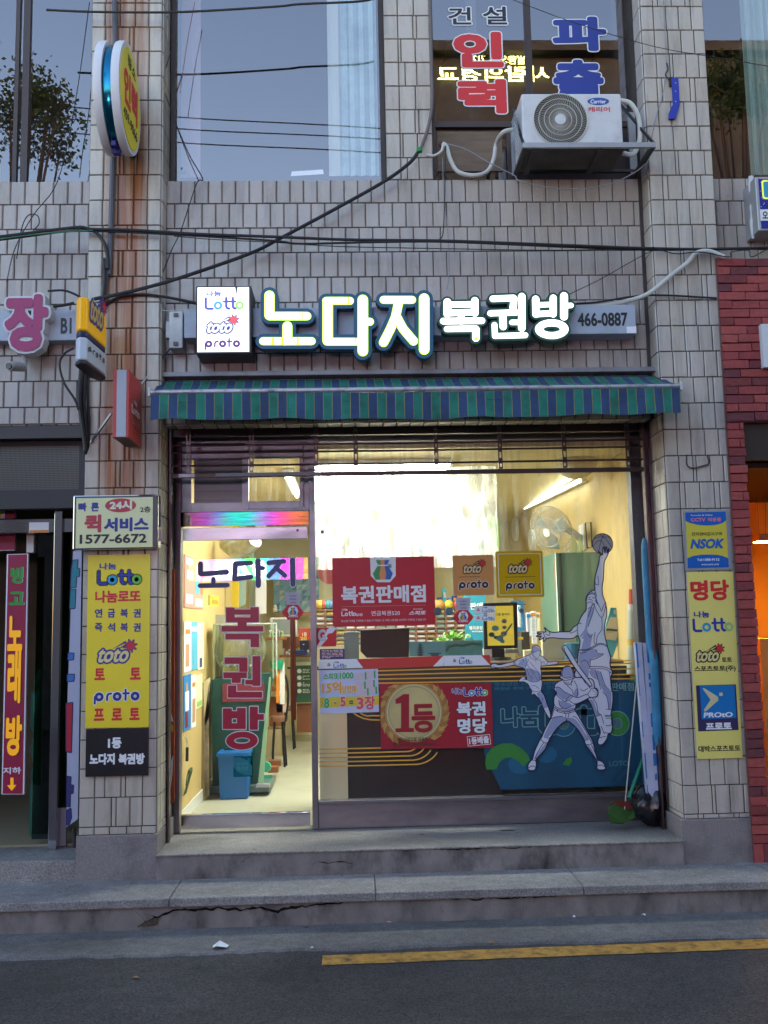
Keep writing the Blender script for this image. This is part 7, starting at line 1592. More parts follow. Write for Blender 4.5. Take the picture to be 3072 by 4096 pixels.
# ---- pale quick service sign
YQ = -.10
x0, x1, z0, z1 = B1.rect(690, 188, 1500, 705, YQ)
qs = thing('quick_service_sign', 'pale yellow box sign in a steel frame reading 24 hour quick service with number', 'sign', ((x0+x1)/2, 0, z0))
ang = math.atan2(B1(1495, 185, YQ).z-B1(690, 195, YQ).z, B1(1495, 185, YQ).x-B1(690, 195, YQ).x)
MB().box(x0, x1, YQ, -.010, z0, z1).build('frame', STEEL, qs, bevel=.008)
x0, x1, z0, z1 = B1.rect(720, 215, 1447, 688, YQ-.002); MB().box(x0, x1, YQ-.003, YQ+.001, z0, z1).build('face', paint('face_pale_yellow', (.66, .67, .36), .4), qs)
Yq = YQ-.0042
tb(B1, (742, 262, 822, 345), Yq, '빠', NAVY, qs, .045); tb(B1, (862, 262, 938, 345), Yq, '른', NAVY, qs, .045); tb(B1, (1328, 298, 1428, 355), Yq, '2층', PBLK, qs, .02)
q = B1(1143, 288, Yq); mb = MB(); mb.tris(*fill([disc((q.x, q.z), abs(B1(1290, 288, Yq).x-q.x), 40, abs(B1(1143, 222, Yq).z-q.z))]), Yq, .001); mb.build('oval', paint('oval_red', (.42, .035, .05)), qs)
tb(B1, (1038, 240, 1252, 330), Yq-.0013, '24시', paint('face_letter_cream', (.7, .7, .5)), qs, .05)
tb(B1, (800, 375, 960, 545), Yq, '퀵', paint('oval_red'), qs, .05); tb(B1, (985, 402, 1410, 535), Yq, '서비스', NAVY, qs, .05); tb(B1, (755, 560, 1390, 648), Yq, '1577-6672', PBLK, qs, .03)
# ---- yellow panel and black panel on the left pillar
YP_ = -.022; YELB = mat('panel_yellow', (.80, .62, .02), .4, var=.06, vscale=2)
def qpanel(K_, pts, Y, m, name, label, cat, th=.02):
    q = [K_(x, y, Y) for x, y in pts]; o = MB().prism(ccw([(v.x, v.z) for v in q]), Y, Y+th-.002); return tag(o.build(name, m), label, cat)
p = qpanel(B1, [(836, 760), (1425, 750), (1408, 2390), (808, 2400)], YP_, YELB, 'pillar_panel', 'tall yellow panel with lottery logos and red Korean words on the left pillar', 'sign panel')
# its lower end comes from the second view
Y1 = YP_-.0012
lotto_logo(*B1.rect(916, 835, 1335, 1040, Y1), Y1, p, outline=PAPER)
tb(B1, (902, 1092, 1334, 1210), Y1, '나눔로또', PRED, p, .04)
for i, ch in enumerate('연금복권'): tb(B1, (898+i*121.5, 1268, 970+i*121.5, 1352), Y1, ch, NAVY, p, .035)
for i, ch in enumerate('즉석복권'): tb(B1, (898+i*121.5, 1402, 970+i*121.5, 1486), Y1, ch, NAVY, p, .035)
toto_logo(*B1.rect(925, 1565, 1295, 1785, Y1), Y1, p, paint('toto_cream', (.75, .62, .25)), NAVY)
tb(B1, (895, 1832, 995, 1945), Y1, '토', PRED, p, .045); tb(B1, (1232, 1825, 1334, 1940), Y1, '토', PRED, p, .045)
proto_logo(*B2.rect(778, 122, 1165, 235, Y1), Y1, p, NAVY, PAPER)
for i, ch in enumerate('프로토'): tb(B2, (778+i*147.5, 278-i*3, 864+i*147.5, 380-i*3), Y1, ch, PRED, p, .045)
x0, x1, z0, z1 = B2.rect(712, 445, 1230, 838, YP_-.003)
p = single(MB().box(x0, x1, YP_-.006, -.010, z0, z1), 'shop_name_plate', paint('panel_black', (.012, .012, .014), .3), 'black panel with white Korean lettering under the yellow panel on the left pillar', 'sign panel')
tb(B2, (895, 518, 1008, 610), YP_-.0072, '1등', PAPER, p, .05); tb(B2, (742, 650, 952, 745), YP_-.0072, '노다지', PAPER, p, .055); tb(B2, (982, 650, 1200, 742), YP_-.0072, '복권방', PAPER, p, .055)
# ---- right pillar: security plate, yellow panel
p = qpanel(C1, [(645, 395), (1145, 382), (1190, 1045), (670, 1058)], -.020, paint('plate_silver', (.45, .47, .52), .35, metal=.5), 'security_plate', 'blue and yellow security company plate on the right pillar', 'sign plate')
Yn = -.0215
SB, SY = paint('security_blue', (.0, .10, .42)), paint('security_yellow', (.62, .52, .05))
shape(C1, [(668, 415), (1112, 405), (1148, 1020), (695, 1030)], Yn, SY, p, 'face')
shape(C1, [(668, 415), (1112, 405), (1118, 500), (1080, 530), (1000, 552), (900, 560), (790, 548), (710, 525), (672, 508)], Yn-.0013, SB, p, 'upper_field')
shape(C1, [(692, 920), (760, 895), (850, 882), (920, 880), (1010, 882), (1080, 895), (1142, 920), (1148, 1020), (695, 1030)], Yn-.0013, SB, p, 'lower_field')
tb(C1, (728, 436, 970, 455), Yn-.0026, 'Security & Safety', PAPER, p, .01); tb(C1, (728, 475, 890, 515), Yn-.0026, 'CCTV', paint('sign_pink', (.75, .20, .32)), p, .035); tb(C1, (915, 470, 1065, 516), Yn-.0026, '작동중', paint('sign_pink'), p, .03)
tb(C1, (738, 632, 1070, 672), Yn-.0013, '전자경비감시구역', PBLK, p, .01); tb(C1, (722, 705, 1095, 815), Yn-.0013, 'NSOK', SB, p, .045, slant=.25)
tb(C1, (798, 922, 1044, 950), Yn-.0026, 'Tel:1588-9112', PAPER, p, .02); tb(C1, (845, 976, 1044, 998), Yn-.0026, 'www.nsok.co.kr', PAPER, p, .01)
p = qpanel(C2, [(613, -765), (1062, -772), (1158, 1060), (715, 1073)], -.018, mat('panel_pale_yellow', (.76, .66, .17), .4, var=.08, vscale=2), 'pillar_panel', 'tall pale yellow panel with logos and a blue square on the right pillar', 'sign panel')
Yr_ = -.0193
for ch, r_ in (('명', (725, 1165, 918, 1390)), ('당', (948, 1158, 1152, 1388))): tb(C1, r_, Yr_, ch, PRED, p, .04)
lotto_logo(*C1.rect(740, 1510, 1190, 1735, Yr_), Yr_, p, cols=(LBLUE, LCYAN, paint('logo_pale_green', (.30, .50, .18))))
toto_logo(*C1.rect(785, 1870, 1100, 2070, Yr_), Yr_, p, paint('toto_cream'), PBLK)
tb(C1, (1072, 2018, 1182, 2065), Yr_, '토토', PBLK, p, .025); tb(C1, (768, 2110, 1225, 2180), Yr_, '스포츠토토(주)', PBLK, p, .03)
sq = shape(C2, [(698, 348), (1090, 338), (1117, 786), (722, 800)], Yr_, paint('square_navy', (.03, .02, .09)), p, 'blue_square')
shape(C2, [(735, 352), (1075, 346), (1095, 668), (755, 682)], Yr_-.0013, paint('square_blue', (.0, .16, .46)), sq, 'field')
shape(C2, [(762, 378), (780, 375), (915, 460), (918, 495), (800, 600), (780, 606), (775, 590), (842, 490)], Yr_-.0026, paint('square_cream', (.6, .55, .3)), sq, 'emblem'); shape(C2, [(926, 420), (960, 418), (963, 450), (928, 452)], Yr_-.0026, paint('square_cream'), sq, 'emblem')
tb(C2, (772, 612, 1060, 662), Yr_-.0026, 'PROtO', PAPER, sq, .035, slant=.1); tb(C2, (795, 715, 1050, 780), Yr_-.0013, '프로토', PAPER, sq, .05)
tb(C2, (722, 938, 1135, 1000), Yr_, '대박스포츠토토', PBLK, p, .025)
# ---- blade signs: built square to the wall, seen obliquely from below
# oval sign: two white rims with a blue band, yellow faces, its plane turned about 70 degrees from the wall
hz = (A1(700, 285, -.45).z-A1(760, 912, -.45).z)/2; XF = at(474, 400, -.70).x; XB_ = at(368, 400, -.70).x; yf = atx(563, 420, XF).y
hx_ = (yf+.70)/2; oc = Vector(((XF+XB_)/2, (yf-.70)/2, A1(700, 600, (yf-.70)/2).z)); TH = (XF-XB_)/2
ov = thing('oval_sign', 'oval yellow projecting sign with a white rim and blue edge high on the left pillar', 'sign', tuple(oc))
OX = Matrix.Translation(oc) @ Matrix.Rotation(RAD(90), 4, 'Z')
WR = paint('rim_white_plastic', (.62, .62, .66), .4)
def ov_ring(y0, y1, s, m, nm, r0=0): 
    mb = MB(); mb.lathe((0, 0, 0), [(.001, y0), (s, y0), (s*1.015, y0+(y1-y0)*.3), (s*1.015, y0+(y1-y0)*.7), (s, y1), (.001, y1)], 56, 'y'); mb.v = [(a*hx_, b, c*hz) for a, b, c in mb.v]; return mb.build(nm, m, ov, xf=OX, smooth=True)
ov_ring(-TH, -TH*.36, 1.0, WR, 'rim'); ov_ring(TH*.36, TH, 1.0, WR, 'rim'); ov_ring(-TH*.35, TH*.35, .93, mat('band_blue_chrome', (.015, .16, .26), .18, metal=.9), 'band')
mb = MB(); mb.tris(*fill([disc((0, 0), hx_*.90, 56, hz*.92)]), -TH-.004, .004); mb.build('face', mat('oval_yellow', (.72, .60, .0), .35), ov, xf=OX)
for s_, bx, m, b_ in (('황소', (-.10*1, .13, hz*.52, hz*.76), PBLK, .015), ('인력', (-hx_*.62, hx_*.62, -hz*.30, hz*.42), PRED, .05), ('459-9066', (-hx_*.62, hx_*.62, -hz*.58, -hz*.38), PBLK, .02)):
    mb = MB(); put_text(mb, s_, bx, -TH-.0055, b_); mb.build('lettering', m, ov, xf=OX)
mb = MB(); mb.bar(OX @ Vector((0, 0, -hz*.98)), OX @ Vector((0, 0, -hz*1.06)), .05, .05); mb.bar(A1(800, 925, -.12), A1(800, 925, -.012), .05, .05); mb.bar(OX @ Vector((-.1, 0, -hz*.98)), A1(800, 925, -.12), .03, .03); mb.build('bracket', paint('bracket_blue', (.02, .02, .22), .5), ov)
# yellow and white toto sign
tc_ = A4(560, 560, -.55)                                # rounded street-side end of the sign
TZ1, TZ0 = A4(540, 318, -.60).z, A4(560, 735, -.60).z; TM = A4(560, 560, -.60).z
ty = thing('toto_blade_sign', 'yellow over white rounded projecting sign with toto and proto logos on the left pillar', 'sign', (A4(700, 560, -.1).x, -.1, TZ0))
A_ = A4(488, 560, -.62); B_ = A4(575, 560, -.62); Cc = A4(705, 560, -.24)
wf = B_.x-A_.x
e1 = Vector((Cc.x-B_.x, Cc.y-B_.y)).normalized(); L_ = (Vector((Cc.x, Cc.y))-Vector((B_.x, B_.y))).length
def TP(u, o): return (B_.x+e1.x*u+(-e1.y)*o*-1, B_.y+e1.y*u-e1.x*o)    # along the face, o = out of the face
foot = [(A_.x+.01, -.30), (A_.x, A_.y+.05), (A_.x+.02, A_.y+.01), (A_.x+wf*.5, A_.y-.012), (B_.x-.02, B_.y-.002), (B_.x, B_.y+.01), (Cc.x, Cc.y), (Cc.x-wf*.6, Cc.y+.05)]
def column(z0, z1, m, nm, ins=0):
    n = len(foot); cx_ = sum(p[0] for p in foot)/n; cy_ = sum(p[1] for p in foot)/n
    P = [(cx_+(x-cx_)*(1-ins), cy_+(y-cy_)*(1-ins)) for x, y in foot]
    return MB().poly([(x, y, z0) for x, y in P]+[(x, y, z1) for x, y in P], [list(range(n)), list(range(n, 2*n))]+[(i, (i+1) % n, n+(i+1) % n, n+i) for i in range(n)]).build(nm, m, ty, bevel=.01, seg=3)
column(TM+.022, TZ1, mat('sign_amber', (.72, .36, .0), .3, emit=.03), 'upper_body'); column(TM-.022, TM+.021, paint('band_navy', (.01, .02, .06), .4), 'middle_band', .03); column(TZ0, TM-.023, paint('sign_white', (.50, .56, .62), .35), 'lower_body'); column(TZ0-.03, TZ0-.001, paint('sign_base_dark', (.02, .02, .025), .5), 'base', -.02)
fx = Matrix.Translation(Vector((B_.x, B_.y, 0))) @ Matrix.Rotation(math.atan2(e1.y, e1.x), 4, 'Z')
def on_face(fn):
    before = set(bpy.data.objects.keys()); fn()
    for n_ in set(bpy.data.objects.keys())-before:
        o = bpy.data.objects[n_]; me = o.data; off = Vector(ty.location)
        for v in me.vertices: v.co = (fx @ (v.co+off))-off
on_face(lambda: toto_logo(L_*.12, L_*.95, TM+.10, TM+.34, -.006, ty, paint('toto_amber', (.6, .4, .1)), NAVY)); on_face(lambda: proto_logo(L_*.05, L_*.95, TZ0+.06, TM-.06, -.006, ty, PBLK, None))
# red lotto sign
RZ1, RZ0 = A4(795, 800, -.40).z, A4(790, 1250, -.40).z
ra, rb_, rc, rd = A4(752, 1000, -.42), A4(775, 1000, -.43), A4(838, 1000, -.43), A4(858, 1000, -.42)
re = A4(930, 1050, -.10)
rs = thing('red_blade_sign', 'red projecting box sign with a grey edge and white Lotto lettering by the awning', 'sign', (re.x, -.1, RZ0))
foot = [(ra.x, -.40), (ra.x, -.43), (rd.x, -.43), (re.x, -.06), (re.x-(rd.x-ra.x)*.8, -.06)]; n = 5
MB().poly([(x, y, RZ0) for x, y in foot]+[(x, y, RZ1) for x, y in foot], [list(range(n)), list(range(n, 2*n))]+[(i, (i+1) % n, n+(i+1) % n, n+i) for i in range(n)]).build('body', mat('sign_body_red', (.45, .035, .03), .45), rs, bevel=.003)
MB().box(rb_.x, rc.x, -.4345, -.4305, RZ0+.004, RZ1-.004).build('edge_band', paint('edge_grey', (.34, .38, .42), .45), rs)
MB().box(ra.x+.01, rd.x-.006, -.42, -.12, RZ0-.004, RZ0-.0005).build('underside', paint('underside_brown', (.06, .05, .04)), rs)
e1 = Vector((re.x-rd.x, .37)).normalized(); L_ = Vector((re.x-rd.x, .37)).length; fx = Matrix.Translation(Vector((rd.x, -.43, 0))) @ Matrix.Rotation(math.atan2(e1.y, e1.x), 4, 'Z'); h_ = RZ1-RZ0
for s_, bx, m in (('나눔', (L_*.35, L_*.6, RZ0+h_*.55, RZ0+h_*.62), WHT), ('Lotto', (L_*.18, L_*.82, RZ0+h_*.40, RZ0+h_*.53), WHT), ('복권', (L_*.2, L_*.8, RZ0+h_*.22, RZ0+h_*.34), paint('faded_pink', (.6, .18, .15)))):
    mb = MB(); put_text(mb, s_, bx, -.004, .03); mb.build('lettering', m, rs, xf=fx)
mb = MB(); mb.bar(A4(740, 1085, -.10), A4(600, 1280, -.02), .014); mb.bar(A4(930, 895, -.04), A4(1130, 655, .12), .010); mb.build('strut', ALU, rs)
# ---- right edge: part of a blue sign and of a white sign on the brick
YE = -.05; p = thing('blue_box_sign', 'corner of a navy box sign with a neon style frame at the right edge', 'sign', tuple(A3(1600, 1400, YE)))
x0, x1, z0, z1 = A3.rect(1590, 1065, 2000, 1390, YE); MB().box(x0, x1, YE, YS-.01, z0, z1).build('case', paint('case_silver', (.45, .45, .47), .4, metal=.4, dirt=.3), p, bevel=.006)
x0, x1, z0, z1 = A3.rect(1610, 1078, 1990, 1378, YE-.002); MB().box(x0, x1, YE-.003, YE-.0005, z0, z1).build('face', mat('face_navy', (.012, .02, .20), .35, emit=.03), p)
q = A3.rect(1622, 1085, 1960, 1200, YE-.004); mb = MB(); mb.tris(*fill([rrect(*q, .02), rrect(q[0]+.012, q[1]-.012, q[2]+.012, q[3]-.012, .014)]), YE-.004, .001); mb.build('neon_frame', lit('neon_yellow', (.75, .75, .08), .08), p)
q = (q[0]+.012, q[1]-.012, q[2]+.012, q[3]-.012); mb = MB(); mb.tris(*fill([rrect(*q, .014)]), YE-.0038, .0006); mb.build('neon_field', mat('neon_field', (.02, .20, .32), .4, emit=.06), p)
x0, x1, z0, z1 = A3.rect(1612, 1262, 1990, 1330, YE-.004); MB().box(x0, x1, YE-.0045, YE-.0032, z0, z1).build('white_band', PAPER, p); tb(A3, (1625, 1275, 1660, 1318), YE-.006, '오', PBLK, p, .03)
mb = MB(); r = random.Random(4)
for i in range(14): q = A3(r.uniform(1612, 1640), r.uniform(1080, 1260), YE-.004); mb.tris(*fill([disc((q.x, q.z), .003, 6)]), YE-.0036, .0004)
mb.build('star_dots', WHT, p)
mb = MB(); q0, q1 = A3(1552, 1065, .05), A3(1568, 1440, .05); r = random.Random(2); pts = [q0.lerp(q1, i/14)+Vector((r.uniform(-.006, .006), .0, 0)) for i in range(15)]; mb.tube(pts, [.014*r.uniform(.6, 1.4) for _ in pts], 7); mb.build('foam_sealant', paint('foam_white', (.6, .62, .62), .9), p, smooth=True)
x0, x1, z0, z1 = A6.rect(1632, 296, 1900, 505, -.09); p = single(MB().box(x0, x1, -.09, -.05, z0, z1), 'white_sign', paint('white_brick_sign', (.6, .62, .64), .5), 'edge of a white panel fixed on the red brick at the right border', 'sign panel')
# ================================================================== air conditioner on its rack
YAC = -.25
ac = thing('air_conditioner', 'white outdoor air conditioner unit with a round fan grille in front of the upper window', 'air conditioner', tuple(A3(480, 880, YAC)))
ACW = mat('ac_white_paint', (.60, .60, .62), .4, var=.04, dirt=.25, dscale=5)
x0, x1, z0, z1 = A3.rect(176, 563, 780, 888, YAC)
MB().box(x0, x1, YAC, .06, z0, z1).build('casing', ACW, ac, bevel=.014, seg=3)
q = A3(405, 725, YAC); rf = abs(A3(568, 725, YAC).x-q.x)
mb = MB(); ring(mb, (q.x, q.z), .001, rf, YAC-.002, .001, 48); mb.build('fan_opening', paint('fan_dark', (.035, .032, .03), .6), ac)
mb = MB()
for rr in (1.0, .80, .60, .42): mb.tube([(q.x+rf*rr*math.cos(a), YAC-.010, q.z+rf*rr*math.sin(a)) for a in [2*math.pi*i/48 for i in range(49)]], .0042 if rr == 1 else .0026, 5, caps=False)
mb.build('grille_rings', paint('grille_cream', (.58, .56, .50), .4), ac)
mb = MB()
for k in range(60):
    a = 2*math.pi*k/60; P = []
    for i in range(7): r_ = rf*(.22+.77*i/6); b = a+.55*(i/6)**1.3; P.append((q.x+r_*math.cos(b), YAC-.0075, q.z+r_*math.sin(b)))
    mb.tube(P, .0015, 4, caps=False)
o = mb.build('grille_blades', paint('grille_cream'), ac)
MB().lathe((q.x, YAC-.004, q.z), [(rf*.21, 0), (rf*.20, -.010), (.002, -.012)], 24, 'y').build('grille_cap', ACW, ac, smooth=True)
c = A3(635, 611, YAC-.002); ww = abs(A3(700, 611, YAC).x-c.x); mb = MB(); mb.tris(*fill([disc((c.x, c.z), ww, 36, ww*.36)]), YAC-.002, .001); mb.build('badge', NAVY if False else paint('badge_blue', (.03, .08, .35)), ac)
tb(A3, (588, 600, 682, 624), YAC-.0032, 'Carrier', PAPER, ac, .02, slant=.1); tb(A3, (573, 644, 705, 674), YAC-.002, '캐리어', PRED, ac, .02)
rk = thing('ac_rack', 'galvanised steel wall rack under the air conditioner, sagging at its right end', 'rack', tuple(A3(560, 900, 0)))
GALV = mat('galvanised_steel', (.36, .36, .38), .45, metal=.6, dirt=.3)
rx0, rx1, rz0, rz1 = A3.rect(178, 862, 982, 893, YAC-.02)
MB().box(rx0, rx1, YAC-.03, YAC-.004, rz0, rz1).build('front_beam', GALV, rk, bevel=.002)
RD = paint('rack_dark', (.05, .045, .04), .6, dirt=.3)
for x in (rx0+.02, rx1-.02): MB().bar((x, YAC-.01, rz0+.012), (x, YS-.01, rz0+.012), .03, .03).build('side_beam', RD, rk)
MB().box(rx0+.04, A3(785, 880, YAC).x, YAC+.01, .05, rz0+.002, rz0+.012).build('tray', paint('tray_dirty', (.07, .06, .045), .7, var=.4), rk)
for x_ in (250, 650):
    x = A3(x_, 900, YAC).x; MB().box(x-.02, x+.02, YAC, .10, rz0-.012, rz0+.001).build('cross_bar', RD, rk)
for xx in ((820, 858), ): x0, x1, z0, z1 = A3.rect(820, 680, 862, 1050, YS-.02); MB().box(x0, x1, YS-.03, YS-.004, z0, z1).build('wall_rail', GALV, rk)
x0, x1, z0, z1 = A3.rect(112, 790, 136, 1060, YS-.02); MB().box(x0, x1, YS-.03, YS-.004, z0, z1).build('wall_rail', GALV, rk)
MB().box(A3(130, 1040, YS).x, A3(870, 1040, YS).x, YS-.035, YS-.006, A3(400, 1050, YS).z, A3(400, 1035, YS).z).build('wall_beam', RD, rk)
MB().bar(A3(775, 640, YS-.05), (rx1-.01, YAC-.01, rz1), .016, .016).build('stay', BLK, rk); MB().bar(A3(115, 655, YAC+.15), (rx0+.01, YAC-.01, rz1), .014, .014).build('stay', BLK, rk)
mb = MB()
for i in range(6): a = A3(118+i*4, 650, YAC+.16-.02*i); mb.tube([(rx0-.01, YAC+.02+i*.03, rz1), (rx0-.03, YAC+.04+i*.03, rz1+.28)], .002, 4)
for i in range(7): z = rz1+.03+i*.035; mb.tube([(rx0-.01-.002*i, YAC+.01, z), (rx0-.014-.002*i, YAC+.20, z)], .002, 4)
mb.build('side_mesh', GALV, rk)
HOSE = paint('hose_white', (.55, .54, .50), .6, var=.1); CBL = paint('cable_black', (.012, .012, .014), .5)
def cable(name, label, pts, r, m=CBL, seg=8, n=10, group='cables strung along the facade', cat='cable'):
    return single(MB().tube(bez(pts, n), r, seg), name, m, label, cat, group, smooth=True)
def PT(Kk, Y, *ps): return [Kk(x, y, Y) for x, y in ps]
cable('hose', 'white insulated hose looping in a deep U left of the air conditioner', PT(A2, .12, (1160, 865), (1185, 885), (1210, 965), (1255, 1035), (1345, 1058), (1430, 1035), (1470, 960), (1485, 870))+PT(A2, -.0, (1525, 800), (1590, 780)), .016, HOSE, group='white hoses of the air conditioner', cat='hose')
cable('hose', 'white insulated hose arching down the right side of the air conditioner', PT(A3, -.1, (765, 605), (830, 625), (875, 700), (886, 790), (880, 860), (845, 930), (785, 925)), .017, HOSE, group='white hoses of the air conditioner', cat='hose')
cable('hose', 'short white hose stub from the window frame to the black cable joint', PT(A2, .10, (1165, 875), (1152, 915), (1105, 940), (1062, 934)), .010, HOSE, group='white hoses of the air conditioner', cat='hose')
single(MB().lathe(A2(1155, 868, WY-.034), [(.022, 0), (.018, -.006), (.001, -.006)], 16, 'y'), 'wall_hole', paint('hole_brown', (.08, .02, .015)), 'dark hole in the window frame where the hoses come out', 'hole')
cable('conduit', 'grey brown flexible conduit running down beside the upper right window', PT(A2, .12, (1085, -10), (1092, 300), (1098, 600), (1080, 745), (1040, 870), (1022, 905)), .012, paint('conduit_brown', (.14, .11, .10), .5))
cable('cable', 'thick black cable swooping from the upper window down to the toto sign', PT(A2, .06, (1022, 905), (960, 985), (800, 1100), (500, 1268), (200, 1428), (10, 1525))+PT(A4, -.06, (1300, 150), (1050, 228), (800, 290), (625, 325)), .0135)
single(MB().lathe(A2(1022, 905, .06), [(.02, -.015), (.022, 0), (.02, .015)], 10), 'green_tape', paint('tape_green', (.0, .25, .05)), 'green tape wrapped round the joint of the black cable', 'tape')
cable('cable', 'upper heavy black cable stretched level across the whole facade', PT(A1, -.07, (-40, 1432), (100, 1415), (280, 1392), (480, 1370), (560, 1382), (800, 1388), (1200, 1412), (1650, 1428))+PT(A2, -.05, (600, 1446), (1140, 1452), (1650, 1470))+PT(A3, -.06, (500, 1482), (900, 1497), (1300, 1503), (1700, 1492)), .011)
cable('cable', 'second black cable just under the level one, slightly thinner', PT(A1, -.06, (-40, 1452), (150, 1428), (420, 1395), (700, 1398), (1100, 1418), (1650, 1452))+PT(A2, -.05, (300, 1470), (700, 1462), (1140, 1458), (1650, 1478))+PT(A3, -.05, (500, 1492), (1000, 1508), (1400, 1498), (1700, 1502)), .008)
cable('cable', 'thin grey black wire lowest of the level wires under the upper windows', PT(A1, -.05, (1050, 1425), (1300, 1445), (1650, 1462))+PT(A2, -.05, (500, 1485), (900, 1495), (1650, 1508))+PT(A3, -.05, (500, 1508), (900, 1500)), .0035)
cable('cable', 'green sheathed wire woven through the level cables left of the pillar', PT(A1, -.08, (-30, 1446), (180, 1418), (380, 1400), (560, 1390)), .005, paint('wire_green', (.03, .16, .08)))
cable('cable', 'tangled black wire leaving the level cables over the red brick', PT(A3, -.1, (960, 1490), (1100, 1530), (1250, 1520), (1420, 1550), (1440, 1520), (1540, 1510), (1560, 1550), (1660, 1500)), .004)
cable('cable', 'thin black wire rising from the wall over the phone number to the level cables', PT(A6, .08, (695, 155), (850, 80), (990, 0))+PT(A3, .0, (980, 1500)), .003)
cable('cable', 'black cable bending off the level cables down along the grey conduit', PT(A1, -.06, (480, 1368), (560, 1390), (620, 1450), (645, 1530), (650, 1620))+PT(A4, -.06, (690, 60), (695, 200), (680, 370)), .012)
cable('conduit', 'dark grey conduit running straight down the face of the left pillar', PT(A1, -.035, (690, -20), (694, 280), (688, 700), (680, 950), (668, 1380), (655, 1650))+PT(A4, -.035, (712, 60), (700, 200), (678, 360)), .019, paint('conduit_grey', (.085, .09, .11), .5))
cable('wire', 'thin turquoise wire on the grey conduit of the left pillar', PT(A4, -.065, (712, 0), (700, 60), (690, 200), (682, 300)), .0035, paint('wire_teal', (.02, .28, .22)))
for i, (dx, lb) in enumerate(((0, 'left'), (26, 'middle'), (50, 'right'))): cable('cable', lb+' cable of the black bunch hanging under the toto sign', PT(A4, -.09+.02*i, (545+dx, 740), (535+dx, 860), (528+dx*1.1, 1000), (545+dx*.9, 1150), (565+dx*.4, 1290), (565, 1340+i*8)), .017-.003*i, group='bunch of cables under the toto sign')
cable('cable', 'black cable looping out of the lower end of the toto sign', PT(A4, -.15, (490, 650), (425, 690), (395, 760), (425, 880), (495, 990), (520, 1060)), .008)
cable('cable', 'black cable arching from the toto sign to the light box', PT(A4, -.02, (660, 420), (720, 350), (820, 305), (950, 296), (1100, 312), (1305, 352)), .010)
cable('cable', 'second black cable arching just below the first to the light box', PT(A4, -.0, (690, 410), (760, 355), (880, 312), (1050, 308), (1305, 360)), .006)
cable('cable', 'short black cable from the magenta letter to the toto sign', PT(A4, -.1, (318, 272), (420, 268), (490, 290), (545, 320)), .008); cable('cable', 'thick black cable between the magenta letter and the toto sign, lower one', PT(A4, -.05, (355, 375), (430, 365), (490, 352)), .011)
cable('wire', 'thin white wire stretched from the toto sign to the light box', PT(A4, .02, (655, 380), (800, 386), (1000, 402), (1305, 396)), .003, HOSE)
cable('wire', 'thin black wire zigzagging from the upper left window down to the awning', PT(A1, .10, (1040, 280), (988, 490), (1045, 700), (1140, 930), (1222, 1078), (1185, 1110), (1095, 1380))+PT(A4, .06, (1140, 0), (1060, 200), (1000, 330), (970, 460)), .004)
cable('wire', 'thin black wire hanging at a slant across the left bay', PT(A1, .02, (540, 15), (515, 200), (470, 520), (400, 900), (330, 1130), (200, 1300), (90, 1500), (40, 1700)), .0035); cable('wire', 'shorter black wire hanging at a slant beside the left pillar', PT(A1, .02, (560, 450), (530, 720), (500, 900), (480, 1070)), .0035)
cable('wire', 'loop of thin black wire on the left bay wall', PT(A1, .05, (100, 1560), (130, 1380), (170, 1300), (225, 1300), (235, 1350), (200, 1390)), .004)
cable('wire', 'pinkish wire slanting across the upper left window', PT(A1, .12, (1175, 10), (1130, 250), (1085, 560)), .003, paint('wire_pink', (.25, .12, .14))); cable('cable', 'black cable crossing the top of the upper windows', PT(A1, -.1, (280, 60), (600, 72), (1100, 72), (1659, 40))+PT(A2, -.1, (300, 25), (640, 10), (760, -10)), .008)
cable('wire', 'black wire dropping from the hose hole to the level cables', PT(A2, .10, (1180, 880), (1175, 1150), (1165, 1400), (1140, 1446)), .004); cable('wire', 'grey wire hanging straight down beside the black one over the tiles', PT(A2, .12, (1160, 950), (1172, 1200), (1195, 1420), (1200, 1650))+PT(A6, .1, (105, 130)), .0028, paint('wire_grey', (.25, .26, .30)))
cable('wire', 'grey wire sagging under the air conditioner rack', PT(A2, .0, (1190, 868), (1300, 900), (1450, 985), (1590, 1055))+PT(A3, -.05, (160, 1090), (330, 1130), (500, 1140), (700, 1112), (870, 1030), (945, 955)), .004, paint('wire_grey'))
cable('wire', 'small dark loop of wire at the right end of the rack', PT(A3, .0, (945, 960), (980, 1010), (982, 1060), (955, 1088), (930, 1060), (935, 985)), .004, paint('wire_dark', (.05, .05, .06)))
cable('wire', 'thin grey wire hanging down the right pillar to the blue bracket', PT(A3, -.02, (1028, -10), (1036, 200), (1045, 385), (1042, 450), (1025, 560), (985, 700), (955, 830)), .0035, paint('wire_grey')); cable('wire', 'twist of black wire at the top of the blue bracket', PT(A3, -.025, (1048, 380), (1055, 420), (1040, 450), (1062, 480), (1075, 500)), .005)
cable('wire', 'fine black wire crossing the upper right window and pillar at a slant', PT(A3, -.08, (110, -5), (500, 140), (980, 282), (1400, 355), (1680, 402)), .0025)
cable('pipe', 'white plastic pipe rising in a curve from the phone sign over the brick', PT(A6, .02, (730, 208), (860, 206), (970, 188))+PT(A6, -.05, (1080, 150), (1190, 62), (1270, 0))+PT(A3, -.06, (1225, 1527), (1300, 1515), (1395, 1550)), .016, HOSE, cat='pipe'); cable('cable', 'black cable running with the white pipe onto the brick', PT(A6, .0, (715, 200), (850, 190), (1000, 165))+PT(A6, -.03, (1150, 158), (1410, 172)), .007)
